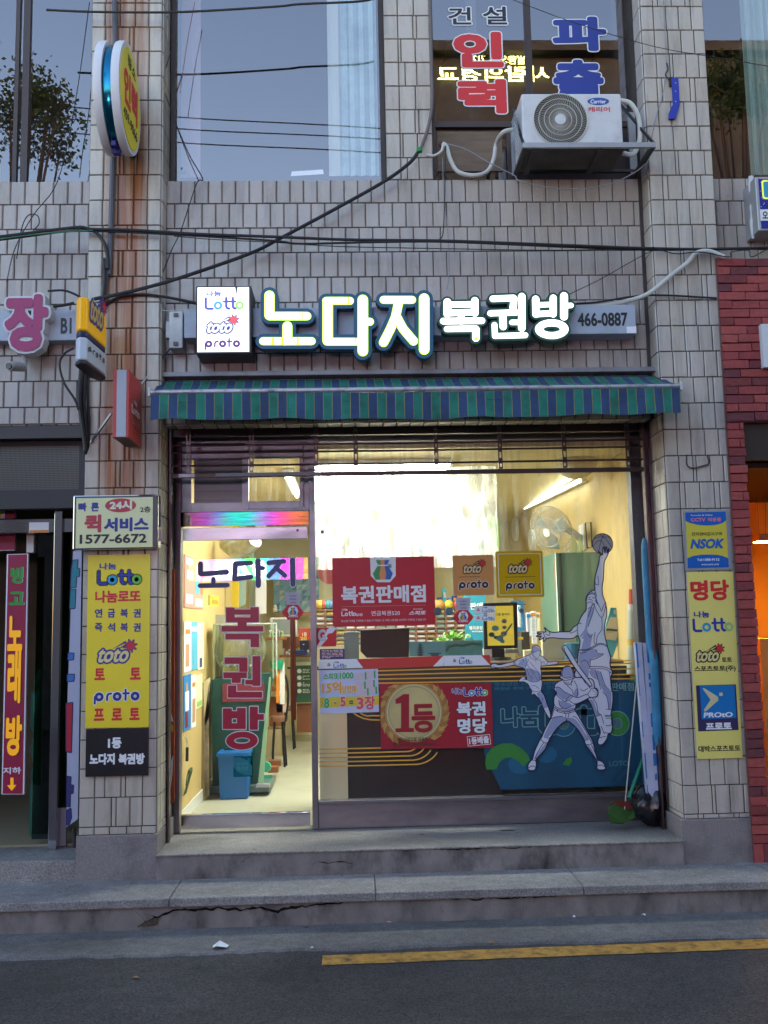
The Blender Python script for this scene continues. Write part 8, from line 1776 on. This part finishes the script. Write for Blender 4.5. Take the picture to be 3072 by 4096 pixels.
# blue bracket, hook, camera
b = thing('blue_bracket', 'bright blue metal bracket bolted on the right pillar', 'bracket', tuple(A3(1100, 700, 0)))
BLB = paint('bracket_bright_blue', (.02, .04, .36), .4)
MB().prism(ccw(kp(A3, [(1075, 470), (1118, 470), (1126, 632), (1085, 630)], -.03)), -.032, -.026).build('arm', BLB, b); MB().prism(ccw(kp(A3, [(1085, 630), (1126, 632), (1100, 715), (1062, 716), (1062, 680)], -.03)), -.031, -.012).build('foot', BLB, b)
MB().box(A3(1055, 480, 0).x, A3(1080, 480, 0).x, -.03, -.008, A3(1055, 530, 0).z, A3(1055, 478, 0).z).build('clip', BLK, b)
for y in (500, 550, 612): MB().lathe(A3(1102, y, -.033), [(.004, 0), (.003, -.002)], 8, 'y').build('bolt', WHT, b)
single(MB().tube(bez(PT(A6, -.02, (1265, 930), (1268, 980), (1298, 995), (1340, 985), (1372, 972), (1366, 930)), 6), .006, 8), 'rusty_hook', paint('rust', (.07, .045, .04), .8), 'rusty U shaped bracket on the right pillar above the security plate', 'bracket')
cv = thing('security_camera', 'white dirty security camera hanging under the magenta letter sign', 'camera', tuple(A4(165, 700, -.0)))
CWT = paint('camera_white', (.45, .45, .45), .5, dirt=.5); a, b_ = A4(60, 770, -.22), A4(150, 775, -.05)
MB().tube([a, a.lerp(b_, .15), b_], [.030, .034, .034], 14).build('body', CWT, cv); MB().tube([a+Vector((-.002, -.008, -.001)), a+Vector((.002, .004, 0))], .022, 12).build('lens', BLK, cv); MB().tube([b_, A4(165, 735, .02), A4(165, 690, .1)], [.016, .02, .024], 10).build('mount', CWT, cv)
# ================================================================== upper window lettering and curtains
YWn = WY-.0045
WB_ = paint('vinyl_black', (.01, .012, .03)); WR_ = paint('vinyl_red', (.62, .02, .025)); WBL = paint('vinyl_blue', (.02, .04, .28))
wl = thing('window_lettering', 'black, red and blue outlined Korean lettering on the upper right window', 'lettering', tuple(A2(1400, 400, YWn)))
for ch, K_, r_, m in (('건', A2, (1196, 44, 1334, 148), WB_), ('설', A2, (1404, 40, 1550, 148), WB_), ('인', A2, (1226, 192, 1528, 408), WR_), ('력', A2, (1254, 478, 1548, 685), WR_), ('파', A3, (358, 100, 684, 308), WBL), ('출', A3, (364, 360, 668, 620), WBL)):
    x0, x1, z0, z1 = K_.rect(*r_, YWn); text(ch, (x0, x1, z0, z1), YWn, m, wl, bold=.05 if m is not WB_ else .02, name='syllable', outline=PAPER, ow=.009)
def curtain(K_, r_, Y, m, label, amp=.01, fr=60, name='curtain'):
    x0, x1, z0, z1 = K_.rect(*r_, Y); z1 = max(z1, 6.85); n = max(12, int((x1-x0)*120)); mb = MB()
    P = [(x0+(x1-x0)*i/n, Y+amp*math.sin(i*fr/n*1.3)+amp*.4*math.sin(i*2.1), z) for z in (z0, z1) for i in range(n+1)]
    mb.poly(P, [(i, i+1, n+2+i, n+1+i) for i in range(n)]); return single(mb, name, m, label, 'curtain', smooth=True)
BUB = mat('bubble_wrap', (.27, .40, .41), .35, var=.22, vscale=5, bump=.6, bscale=60, emit=0)
curtain(A2, (535, 30, 768, 1060), WY+.06, BUB, 'blue green bubble wrap hung inside the right end of the upper left window', .006, 20); curtain(A2, (470, 30, 540, 1062), WY+.05, paint('curtain_cream', (.38, .42, .38)), 'cream strip of curtain beside the bubble wrap', .003, 4)
curtain(A1, (1092, 100, 1210, 1070), WY+.45, paint('pale_reflection_sheet', (.35, .26, .30)), 'pale pinkish sheet added for a reflected band at the left end of the upper left window', .002, 3)  # added sheet whose colour stands in for a pale reflection in the glass
curtain(A3, (1520, 0, 1800, 1055), WY+.08, paint('blind_green', (.30, .43, .39), .6), 'pale green vertical blinds in the far right upper window', .012, 90)
single(MB().poly([tuple(v) for v in PT(A2, WY+.02, (245, 1062), (252, 1035), (440, 1022), (445, 1050))], [(0, 1, 2, 3)]), 'paper_sheets', PAPER, 'small stack of white sheets lying inside the sill of the upper left window', 'paper')
q = A1(1100, 1030, WY+.03); single(MB().lathe(q, [(.001, -.03), (.03, -.015), (.032, .01), (.001, .03)], 12), 'sill_ornament', paint('ornament_dark', (.06, .07, .08)), 'small dark round ornament on the sill, left corner of the upper left window', 'ornament')
# ================================================================== karaoke entrance left of the pillar
en = thing('side_entrance', 'karaoke entrance with a rolled mesh shutter, steel transom and post left of the pillar', 'entrance', (-2.4, .35, -.03))
DKB = mat('shutter_dark', (.022, .018, .018), .5, dirt=.2)
zm1, zm0 = A4(250, 1300, .22).z, D4(400, 500, .22).z
MB().box(-3.6, PL0-.004, .20, .30, zm0, zm0+.13).build('lintel', DKB, en); MB().box(-3.6, PL0-.004, .30, .34, zm0+.13, LB).build('mesh_backing', DKB, en)
MB().box(-3.6, PL0-.03, .17, .24, LB-.10, LB-.012).build('shutter_box', paint('shutter_box_brown', (.035, .025, .022)), en)
mb = MB(); nx, nz = 62, 26; xa, xb = D4(0, 200, .295).x, D4(1150, 200, .295).x
for i in range(nx):
    for j in range(nz):
        x = xa+(xb-xa)*i/(nx-1); z = zm0+.14+(LB-.14-zm0-.14)*j/(nz-1)+(.003 if i % 2 else 0); mb.poly([(x-.0028, .296, z-.0035), (x+.0028, .296, z-.0035), (x+.0028, .296, z+.0035), (x-.0028, .296, z+.0035)], [(0, 1, 2, 3)])
mb.build('mesh_links', paint('mesh_link', (.16, .14, .12), .35, metal=.7), en)
x0, x1, z0, z1 = D4.rect(-400, 652, 780, 855, .33); MB().box(-3.6, PL0-.01, .33, .39, z0, z1).build('transom', STEEL, en, bevel=.003)
x0, x1 = D4(786, 1200, .31).x, D4(882, 1200, .31).x; MB().box(B2(400, 700, .31).x+.012, B2(468, 700, .31).x+.012, .30, .36, -.028, zm0-.002).build('post', STEEL, en, bevel=.003)
x0, x1, z0, z1 = D4.rect(428, 697, 720, 850, .328); s_ = MB().box(x0, x1, .3275, .3295, z0, z1).build('label', PAPER, en); MB().box(x0+.004, x1-.002, .3262, .3274, z0+.001, z0+(z1-z0)*.25).build('stripe', ORG, s_)
KH = mat('khaki_wall', (.15, .13, .075), .7, var=.15); mb = MB(); mb.box(-3.6, PL0, 2.6, 2.65, -.03, 2.6); mb.box(PL0-.04, PL0-.0, .62, 2.6, -.03, 2.6); mb.box(-3.6, PL0, .4, 2.6, 2.6, 2.65); mb.build('inner_wall', KH, en)
MB().box(-3.6, PL0-.04, .42, 2.6, -.029, -.015).build('inner_floor', paint('beige_floor', (.28, .24, .15), .5), en)
DG = glass('dark_green_glass', tint=(.16, .30, .22), ior=1.6); xg0, xg1 = B2(275, 700, .42).x, B2(555, 700, .42).x
MB().box(xg0, xg1, .42, .428, .02, D4(600, 860, .42).z).build('door_pane', DG, en); MB().box(B2(470, 1200, .40).x, B2(556, 1200, .40).x, .38, .40, -.02, B2(510, 1100, .4).z).build('kick_plate', paint('kick_grey', (.25, .22, .24), .5), en)
q = B1(400, 2100, .75); gp = thing('green_post', 'dark green round topped post behind the glass of the karaoke entrance', 'post', (q.x, .75, 0)); zt = B1(400, 1830, .75).z
MB().lathe((q.x, .75, -.02), [(.07, 0), (.075, .35), (.06, .38), (.075, .42), (.05, .5), (.078, .62), (.05, .72), (.078, zt*.66), (.078, zt*.86), (.05, zt*.89), (.06, zt*.92), (.056, zt*.97), (.035, zt+.01), (.002, zt+.02)], 20).build('shaft', paint('post_green', (.02, .10, .07), .3), gp, smooth=True)
MGT = mat('banner_magenta', (.29, .005, .045), .5); YB_ = .24
q = [B1(66, 752, YB_), B1(268, 745, YB_), B2(200, 990, YB_), B2(12, 990, YB_)]
kb = tag(MB().prism(ccw([(v.x, v.z) for v in q]), YB_, YB_+.02).build('karaoke_banner', PAPER), 'tall magenta banner with green, amber and white Korean letters and a down arrow', 'banner')
ins = [(q[0].x+.010, q[0].z-.004), (q[1].x-.008, q[1].z-.004), (q[2].x-.010, q[2].z+.004), (q[3].x+.008, q[3].z+.004)]
mb = MB(); mb.prism(ccw(ins), YB_-.002, YB_-.0005); mb.build('field', MGT, kb)
KG, KA = paint('karaoke_green', (.02, .30, .03)), mat('karaoke_amber', (.80, .36, .01), .4, emit=.05)
def klet(K_, r_, ch, m, sh_, dx=.006):
    x0, x1, z0, z1 = K_.rect(*r_, YB_-.004); put_text_obj(ch, (x0+dx, x1+dx, z0-dx*.5, z1-dx*.5), YB_-.0035, sh_, kb, .04, 0, 'letter_shadow'); put_text_obj(ch, (x0, x1, z0, z1), YB_-.0055, m, kb, .045, 0, 'syllable')
klet(B1, (100, 870, 218, 1028), '빙', KG, PAPER, .003); klet(B1, (85, 1105, 230, 1232), '고', KG, PAPER, .003); klet(B1, (72, 1335, 213, 1668), '노', KA, PBLK); klet(B2, (62, -215, 172, 235), '래', KA, PBLK); klet(B2, (48, 335, 182, 670), '방', KA, PBLK)
tb(B2, (25, 765, 175, 822), YB_-.0035, '지하', PAPER, kb, .02); shape(B2, [(86, 852), (112, 852), (112, 912), (136, 912), (97, 962), (57, 915), (86, 912)], YB_-.0035, KA, kb, 'arrow')
p = on(D4, (-200, 876, 236, 1118), .50, PAPER, 'pink_panel', 'magenta panel with a white edge behind the transom, lower part', 'panel', .02, 0, 'magenta panels at the karaoke entrance'); flat(D4, (-200, 880, 222, 1104), .478, MGT, p, 'field')
p = on(D4, (-200, 508, 242, 645), .50, PAPER, 'pink_panel', 'magenta panel with yellow and grey stripes above the transom', 'panel', .02, 0, 'magenta panels at the karaoke entrance'); flat(D4, (75, 510, 230, 645), .478, MGT, p, 'field'); quad(D4, [(-100, 510), (35, 510), (0, 645), (-100, 645)], .478, YELB, p, 'stripe', .002)
on(D4, (430, 868, 540, 1152), .55, WPL, 'white_wall_box', 'upright white box on the khaki wall of the karaoke entrance', 'box', .06)
# slim pale banner against the side of the pillar, its letters cut by the turn of the panel
YV = .10; vb_ = [B1(692, 722, YV), B1(775, 722, YV), B2(645, 1195, YV), B2(552, 1262, YV), B1(640, 2100, YV)]
p = tag(MB().prism(ccw([(v.x, v.z) for v in vb_]), YV, YV+.03).build('side_banner', paint('banner_pale_blue', (.42, .46, .58), .35)), 'slim pale blue banner with cut off teal, blue and red letters against the left pillar', 'banner')
NV = paint('banner_outline', (.01, .015, .10))
for pts, m in (([(695, 812), (735, 806), (732, 888), (752, 890), (750, 958), (724, 960), (718, 1062), (672, 1066), (680, 900)], paint('banner_teal2', (.01, .22, .27))), ([(672, 1090), (716, 1086), (708, 1262), (664, 1265)], paint('banner_teal2')), ([(650, 1690), (698, 1692), (694, 1748), (646, 1752)], paint('banner_blue', (.04, .17, .50))), ([(642, 1892), (702, 1892), (698, 1950), (640, 1955)], paint('banner_blue'))):
    q = kp(B1, pts, YV-.001); V, T = fill([q]); V2, T2 = grow(V, T, .006); mb = MB(); mb.tris(V2, T2, YV-.0013, .001); mb.build('letter_outline', NV, p); mb = MB(); mb.tris(V, T, YV-.0027, .001); mb.build('letter', m, p)
for pts, m in (([(553, 238), (600, 232), (588, 640), (552, 632)], paint('banner_red2', (.45, .01, .03))), ([(560, 845), (585, 848), (582, 915), (606, 918), (603, 978), (580, 980), (578, 1090), (556, 1085)], paint('banner_navy2', (.03, .03, .16))), ([(556, 1125), (585, 1110), (590, 1180), (570, 1240), (555, 1240)], paint('banner_navy2'))):
    q = kp(B2, pts, YV-.001); V, T = fill([q]); V2, T2 = grow(V, T, .007); mb = MB(); mb.tris(V2, T2, YV-.0013, .001); mb.build('letter_outline', NV, p); mb = MB(); mb.tris(V, T, YV-.0027, .001); mb.build('letter', m, p)
single(MB().tube(PT(B2, .06, (617, 1432), (617, 1345), (612, 1270)), .012, 10), 'stub_pipe', paint('pipe_dark', (.03, .02, .025), .5), 'short dark pipe with a pale ring at the foot of the left pillar', 'pipe')
# red and white strip down the left reveal
p = qpanel(B4, [(78, -400), (112, -400), (110, 1750), (74, 1800)], .45, mat('strip_orange_red', (.50, .075, .02), .5, dirt=.3), 'leaning_strip', 'orange red strip with white wedges standing in the left reveal of the shopfront', 'strip', .01)
for pts in ([(78, 930), (104, 1020), (76, 1010)], [(78, 1380), (100, 1330), (92, 1500), (76, 1640)]): shape(B4, pts, .448, PAPER, p, 'wedge')
shape(B4, [(78, 1030), (100, 1060), (96, 1120), (76, 1080)], .448, PYEL, p, 'wedge')
# ================================================================== right corner of the shopfront
SK = mat('carton_sleeve', (.44, .46, .60), .5, var=.12)
for nm, lb, top, bot, bl_ in (('boxed_pole', 'long white and blue carton leaning in the right corner, left one of two', [(112, 1855), (180, 1855)], [(226, 1490), (290, 1462)], [(0, .08)]), ('boxed_pole', 'long white and blue printed carton leaning in the right corner, right one of two', [(200, 1860), (276, 1862)], [(274, 1462), (332, 1440)], [(.5, .9)])):
    Y = .36; a, b = C1(*top[0], Y), C1(*top[1], Y); c, d = C2(*bot[1], Y-.05), C2(*bot[0], Y-.05); w_ = .05
    P = [a, b, c, d]; P2 = [v+Vector((0, .05, 0)) for v in P]; t = tag(MB().poly([tuple(v) for v in P+P2], [(0, 1, 2, 3), (7, 6, 5, 4), (0, 4, 5, 1), (1, 5, 6, 2), (2, 6, 7, 3), (3, 7, 4, 0)]).build(nm, SK), lb, 'carton', 'long cartons in the right corner')
    L = lambda u, v: (a.lerp(b, u)).lerp(d.lerp(c, u), v)+Vector((0, -.0016, 0)); mb = MB()
    bands = [(0, .30, 0, .16), (0, .12, .16, .34)] if bl_ == [(0, .08)] else [(.45, 1, 0, .13), (.5, .9, .20, .24), (.5, .9, .26, .29), (.45, .95, .46, .55), (.5, .9, .60, .70), (.45, 1, .72, .80), (.55, .9, .85, .89)]
    if bl_ == [(0, .08)]: bands += [(0, .15, .50, .60), (0, .2, .70, .86), (0, .12, .90, .97)]
    for u0, u1, v0, v1 in bands: mb.poly([tuple(L(u0, v0)), tuple(L(u1, v0)), tuple(L(u1, v1)), tuple(L(u0, v1))], [(0, 1, 2, 3)])
    mb.build('print', PBLUE if False else paint('carton_blue', (.02, .15, .42)), t)
t = thing('blue_flag', 'rolled blue flag standing behind the cartons in the right corner', 'flag', tuple(C2(330, 950, .42)))
P_ = PT(C1, .34, (230, 700), (235, 1000), (265, 1500), (290, 1900))+PT(C2, .30, (286, 100), (308, 500), (326, 940)); MB().tube(bez(P_, 4), [.022]+[.034]*23+[.02], 10).build('cloth', mat('flag_blue', (.02, .17, .32), .6, var=.25, vscale=9), t, smooth=True); tb(C1, (255, 1560, 312, 1650), .40, '판', PAPER, t, .03); mb = MB(); mb.tube(PT(C2, .45, (330, 900), (345, 1100), (350, 1500)), .014, 8); mb.build('pole', paint('pole_rust', (.22, .10, .02)), t)
t = thing('broom', 'thin pale broom stick with a green cap leaning on the shop glass', 'broom', tuple(B8(1165, 1530, .3))); MB().tube(PT(B8, .48, (1262, 440))+PT(B8, .30, (1162, 1500), (1168, 1530)), .0045, 8).build('stick', paint('stick_pale', (.50, .46, .38)), t); MB().tube(PT(B8, .48, (1262, 392), (1262, 446)), .017, 10).build('cap', paint('cap_green', (.01, .28, .06), .4), t)
t = thing('dustpan', 'green and red plastic dustpan with a green handle standing on the platform by the cartons', 'dustpan', tuple(B8(1150, 1540, .25)))
GD, RDp = paint('dustpan_green', (.025, .085, .012), .4), paint('dustpan_red', (.14, .02, .012), .4)
mb = MB(); P = PT(B8, .34, (1050, 1395), (1110, 1365), (1200, 1380), (1240, 1440))+PT(B8, .22, (1250, 1500), (1160, 1545), (1065, 1540), (1042, 1470)); mb.poly([tuple(v) for v in P], [(0, 1, 2, 3, 4, 5, 6, 7)])
o = mb.build('pan', GD, t); so = o.modifiers.new('thick', 'SOLIDIFY'); so.thickness = .012
mb = MB(); P = PT(B8, .31, (1052, 1398), (1110, 1368), (1200, 1382), (1232, 1436), (1140, 1462), (1046, 1452)); mb.poly([tuple(v) for v in P], [(0, 1, 2, 3, 4, 5)]); mb.build('inner_face', RDp, t)
MB().tube(PT(B8, .50, (1315, 1040))+PT(B8, .36, (1200, 1350)), .0135, 10).build('handle', paint('handle_green', (.01, .22, .13), .4), t)
q = atz(*B8.px(1396, 1580), 0); mb = MB(); r = random.Random(11); R_ = .125
nu, nv = 22, 12; k0 = len(mb.v)
V = []
for j in range(nv+1):
    for i in range(nu):
        a, b = 2*math.pi*i/nu, math.pi*j/nv; s = 1+.13*math.sin(a*3+b*2)+.08*math.sin(a*7-b*4)+r.uniform(-.06, .06); V.append((q.x+R_*s*math.sin(b)*math.cos(a), q.y+.03+R_*s*math.sin(b)*math.sin(a)*.9, .003+R_*1.12*(1-math.cos(b)*(1 if b < 1.57 else 1.15)*min(1, s))*.98))
mb.poly([(x, y, max(.003, z)) for x, y, z in V], [(j*nu+i, j*nu+(i+1) % nu, (j+1)*nu+(i+1) % nu, (j+1)*nu+i) for j in range(nv) for i in range(nu)])
single(mb, 'rubbish_bag', mat('bag_black_plastic', (.008, .008, .010), .25), 'shiny black rubbish bag slumped in the right corner of the platform', 'bag', smooth=True)
t = thing('small_can', 'small dark can with a pale label beside the black rubbish bag', 'can', (q.x+.17, q.y+.12, 0)); MB().lathe((q.x+.17, q.y+.12, .002), [(.033, 0), (.034, .07), (.026, .085)], 16).build('can', paint('can_dark', (.05, .045, .05), .3), t); MB().lathe((q.x+.17, q.y+.12, .03), [(.0345, 0), (.0345, .035)], 16).build('label', paint('can_label', (.20, .24, .30)), t)
# ================================================================== litter and small ground things
def scrap(K_, x, y, Z, w, d, m, name, label, cat, h=.004, group=None, seed=0):
    q = K_.z(x, y, Z); r = random.Random(seed); n = 7; P = [(q.x+w*math.cos(a)*r.uniform(.7, 1.1), q.y+d*math.sin(a)*r.uniform(.7, 1.1), Z+.002+r.uniform(0, h)) for a in [2*math.pi*i/n for i in range(n)]]+[(q.x, q.y, Z+.002+h*1.3)]
    return single(MB().poly(P, [(i, (i+1) % n, n) for i in range(n)]), name, m, label, cat, group)
scrap(FV, 476, 2048, ZG, .062, .045, PAPER, 'crumpled_napkin', 'crumpled white napkin with a green mark lying at the edge of the gutter', 'litter', .03, seed=4)
LF = paint('dry_leaf', (.30, .17, .05), .7)
for i, (K_, x, y, Z, lb) in enumerate(((C3, 485, 460, ZG, 'curled orange leaf against the step riser left of the crack'), (C3, 612, 457, ZG, 'larger orange leaf lying under the start of the crack'), (C3, 168, 470, ZG, 'brownish leaf in the gutter at the far left'), (C3, 602, 680, ZG-.012, 'pale dry leaf alone on the asphalt at the left'), (C4, 560, 470, ZG, 'torn yellowish leaf at the gutter edge above the yellow line'))):
    scrap(K_, x, y, Z, .022, .013, LF, 'leaf', lb, 'leaf', .01, 'fallen leaves', seed=i)
for i, (K_, x, y, Z, w, lb) in enumerate(((C4, 890, 368, ZG, .014, 'white scrap against the riser, leftmost of the four to the right'), (C4, 1080, 357, ZG, .026, 'long white paper scrap against the step riser'), (C4, 1165, 362, ZG, .016, 'white cigarette end right of the long scrap'), (C4, 1465, 346, ZG, .010, 'white speck of paper against the riser near the right edge'), (C4, 655, 170, ZS, .016, 'white crumpled paper on the pavement step at the foot of the platform'), (C4, 155, 392, ZG, .022, 'pinkish crumpled wrapper in the gutter below the middle of the crack'), (C3, 1380, 550, ZG, .008, 'tiny white pellet in the gutter just left of the yellow line end'))):
    scrap(K_, x, y, Z, w, .009, PAPER if i != 5 else PINK, 'paper_scrap', lb, 'litter', .012, 'paper scraps', seed=i+9)
for i, (K_, x, y, w, lb) in enumerate(((C4, 285, 37, .022, 'small dark metal plate let into the platform near its middle'), (C4, 625, 22, .060, 'dark stained patch of old glue on the platform right of the middle'))):
    q = K_.z(x, y, 0); single(MB().poly([(q.x+w*math.cos(a)*(1+.25*math.sin(a*5)), q.y+w*.45*math.sin(a), .0015) for a in [2*math.pi*i_/14 for i_ in range(14)]], [list(range(14))]), 'floor_mark', paint('stain_dark', (.04, .036, .034), .9), lb, 'stain', 'dark marks on the platform')
# pendant lamp and boxes in the orange room
q = C1(1500, 720, .9); t = thing('pendant_lamp', 'small brown wooden box lamp hanging on wires in the orange lit room', 'lamp', tuple(q)); MB().box(q.x-.03, q.x+.13, .85, 1.0, q.z-.01, q.z+.045).build('shade', paint('lamp_wood', (.30, .10, .02), .5), t, bevel=.003); MB().box(q.x-.02, q.x+.12, .86, .99, q.z-.016, q.z-.0105).build('bulb', mat('lamp_glow', (1, .75, .3), emit=70, ecol=(1.0, .55, .14)), t)
mb = MB(); [mb.tube([(q.x+d, .92, q.z+.045), (q.x+d*1.4, .92, 2.4)], .0022, 5) for d in (.0, .05, .1)]; mb.build('wires', BLK, t)
q = C1(1560, 2050, .6); single(MB().box(q.x-.035, q.x+.3, .6, .9, -.1, q.z+.16), 'wooden_crate', paint('crate_wood', (.45, .22, .05), .6, var=.2), 'pale wooden crate standing in the orange lit room', 'crate')
# ================================================================== what the windows mirror: the far side of the street
def mir(K_, x, y, G, Yo): v = K_(x, y, 2*G-Yo); return Vector((v.x, Yo, v.z))
YO = -10.0
a, b = mir(A2, 1118, 275, WY, YO), mir(A3, 1500, 480, WY, YO)
ob = thing('opposite_building', 'dark building across the street mirrored with yellow lettering in the upper window', 'building', ((a.x+b.x)/2, YO, ZG))
OM = paint('opposite_dark_wall', (.035, .045, .045), .7, var=.3)
MB().box(a.x-.4, b.x+5, YO-6, YO, ZG, a.z-.25).box(a.x-.4, b.x+5, YO-.05, YO+.25, a.z-.249, a.z-.05).build('wall', OM, ob)
YLET = mat('yellow_neon_letters', (.9, .85, .3), emit=2.2, ecol=(.95, .90, .30))
for s_, p0, p1 in (('말씀으로 기쳐', (1320, 335), (1655, 400)), ('사람의경교', (1130, 408), (1800, 505))):
    u, v = mir(A2, p0[0], p1[1], WY, YO), mir(A2, p1[0], p0[1], WY, YO); mb = MB(); put_text(mb, s_, (u.x, v.x, u.z, v.z), 0, .025, mirror=True); mb.v = [(p[0], YO+.06+abs(p[1]), p[2]) for p in mb.v]; mb.build('lettering', YLET, ob)
ob2 = thing('opposite_shop_row', 'low row of shops across the street with a rainbow coloured light sign', 'building', (-2, YO, ZG)); MB().box(-14, a.x-.45, YO-6, YO-.3, ZG, 5.2).build('wall', paint('opposite_pale_wall', (.20, .19, .20), .7, var=.2), ob2)
rb = [(.9, .25, .0), (1, .05, .30), (.7, .10, .8), (.15, .15, 1), (.0, .55, .8), (.0, .95, .12), (.0, .7, .6), (.08, .2, 1), (.8, .0, .6), (1, .02, .25), (1, .2, .02)]
u, v = mir(B3, 250, 1722, YD, YO+.3), mir(B3, 1560, 1480, YD, YO+.3)
ls = thing('rainbow_light_sign', 'rainbow coloured light sign across the street mirrored in the glass door', 'light sign', ((u.x+v.x)/2, YO+.3, u.z)); MB().box(u.x-.1, v.x+.1, YO-.3, YO+.28, u.z-.08, v.z+.08).build('case', BLK, ls)
for i in range(11): cc_ = rb[i]; MB().box(u.x+(v.x-u.x)*i/11, u.x+(v.x-u.x)*(i+1)/11, YO+.281, YO+.30, u.z, v.z).build('lit_segment', mat('rainbow_%s' % 'abcdefghijk'[i], cc_, emit=5.0, ecol=cc_), ls)
for i in range(11): cc_ = rb[(i+1) % 11]; a_, b_ = mir(B3, 300+i*108, 1175, YG-.058, YO+.3), mir(B3, 408+i*108, 1010, YG-.058, YO+.3); MB().box(a_.x, b_.x, YO+.281, YO+.30, a_.z, b_.z).build('upper_segment', mat('rainbow2_%s' % 'abcdefghijk'[i], cc_, emit=.38 if i > 2 else .2, ecol=cc_), ls)
mb = MB(); put_text(mb, '0252', (u.x+(v.x-u.x)*.2, u.x+(v.x-u.x)*.62, u.z+.03, v.z-.03), 0, .05, mirror=True); mb.v = [(p[0], YO+.31+abs(p[1]), p[2]) for p in mb.v]; mb.build('digits', mat('lit_digits', (1, 1, 1), emit=9), ls)
BARK, LEAFM = paint('bark', (.06, .045, .035), .9), mat('street_leaf', (.035, .075, .02), .6, var=.5, vscale=3)
def tree(x, y, h, R, label, seed, n=2800):
    r = random.Random(seed); t = thing('street_tree', label, 'tree', (x, y, ZG), 'street trees across the road'); mb = MB(); mb.tube([(x, y, ZG), (x+.05, y, h*.4), (x-.05, y, h*.8)], [.14, .11, .06], 10)
    blobs = []
    for k in range(9): a = r.uniform(0, 6.28); rr = R*r.uniform(.3, .8); c = Vector((x+rr*math.cos(a), y+rr*math.sin(a), h+R*r.uniform(-.5, .6))); mb.tube([(x, y, h*r.uniform(.45, .7)), tuple(c)], [.05, .015], 6); blobs.append((c, R*r.uniform(.3, .55)))
    mb.build('trunk', BARK, t); mb = MB()
    for k in range(n): c, rr = r.choice(blobs); d = Vector((r.gauss(0, .5), r.gauss(0, .5), r.gauss(0, .45)))*rr; p = c+d; u_ = Vector((r.uniform(-1, 1), r.uniform(-1, 1), r.uniform(-1, 1))).normalized()*r.uniform(.03, .055); w_ = u_.orthogonal().normalized()*u_.length*.55; mb.poly([p-u_, p+w_, p+u_, p-w_], [(0, 1, 2, 3)])
    mb.build('crown', LEAFM, t)
p = mir(A1, 150, 620, WY, -7.6); tree(p.x-.3, -8.2, p.z, .9, 'leafy street tree across the road mirrored in the far left upper window', 3)
p = mir(A3, 1400, 420, WY, -8.0); tree(p.x+.2, -8.2, p.z-.3, .8, 'leafy street tree across the road mirrored in the far right upper window', 5)
for i, (ya, yb) in enumerate(((680, 740), (755, 805), (838, 888))):
    a, b = mir(A1, 200, ya-55, WY, -7.0), mir(A2, 560, yb+20, WY, -7.0); cable('street_wire', ['upper', 'middle', 'lower'][i]+' of three wires strung over the street, mirrored in the upper left window', [a+(a-b)*.6, a, (a+b)/2-Vector((0, 0, .05)), b, b+(b-a)*.6], .010, group='wires over the street')
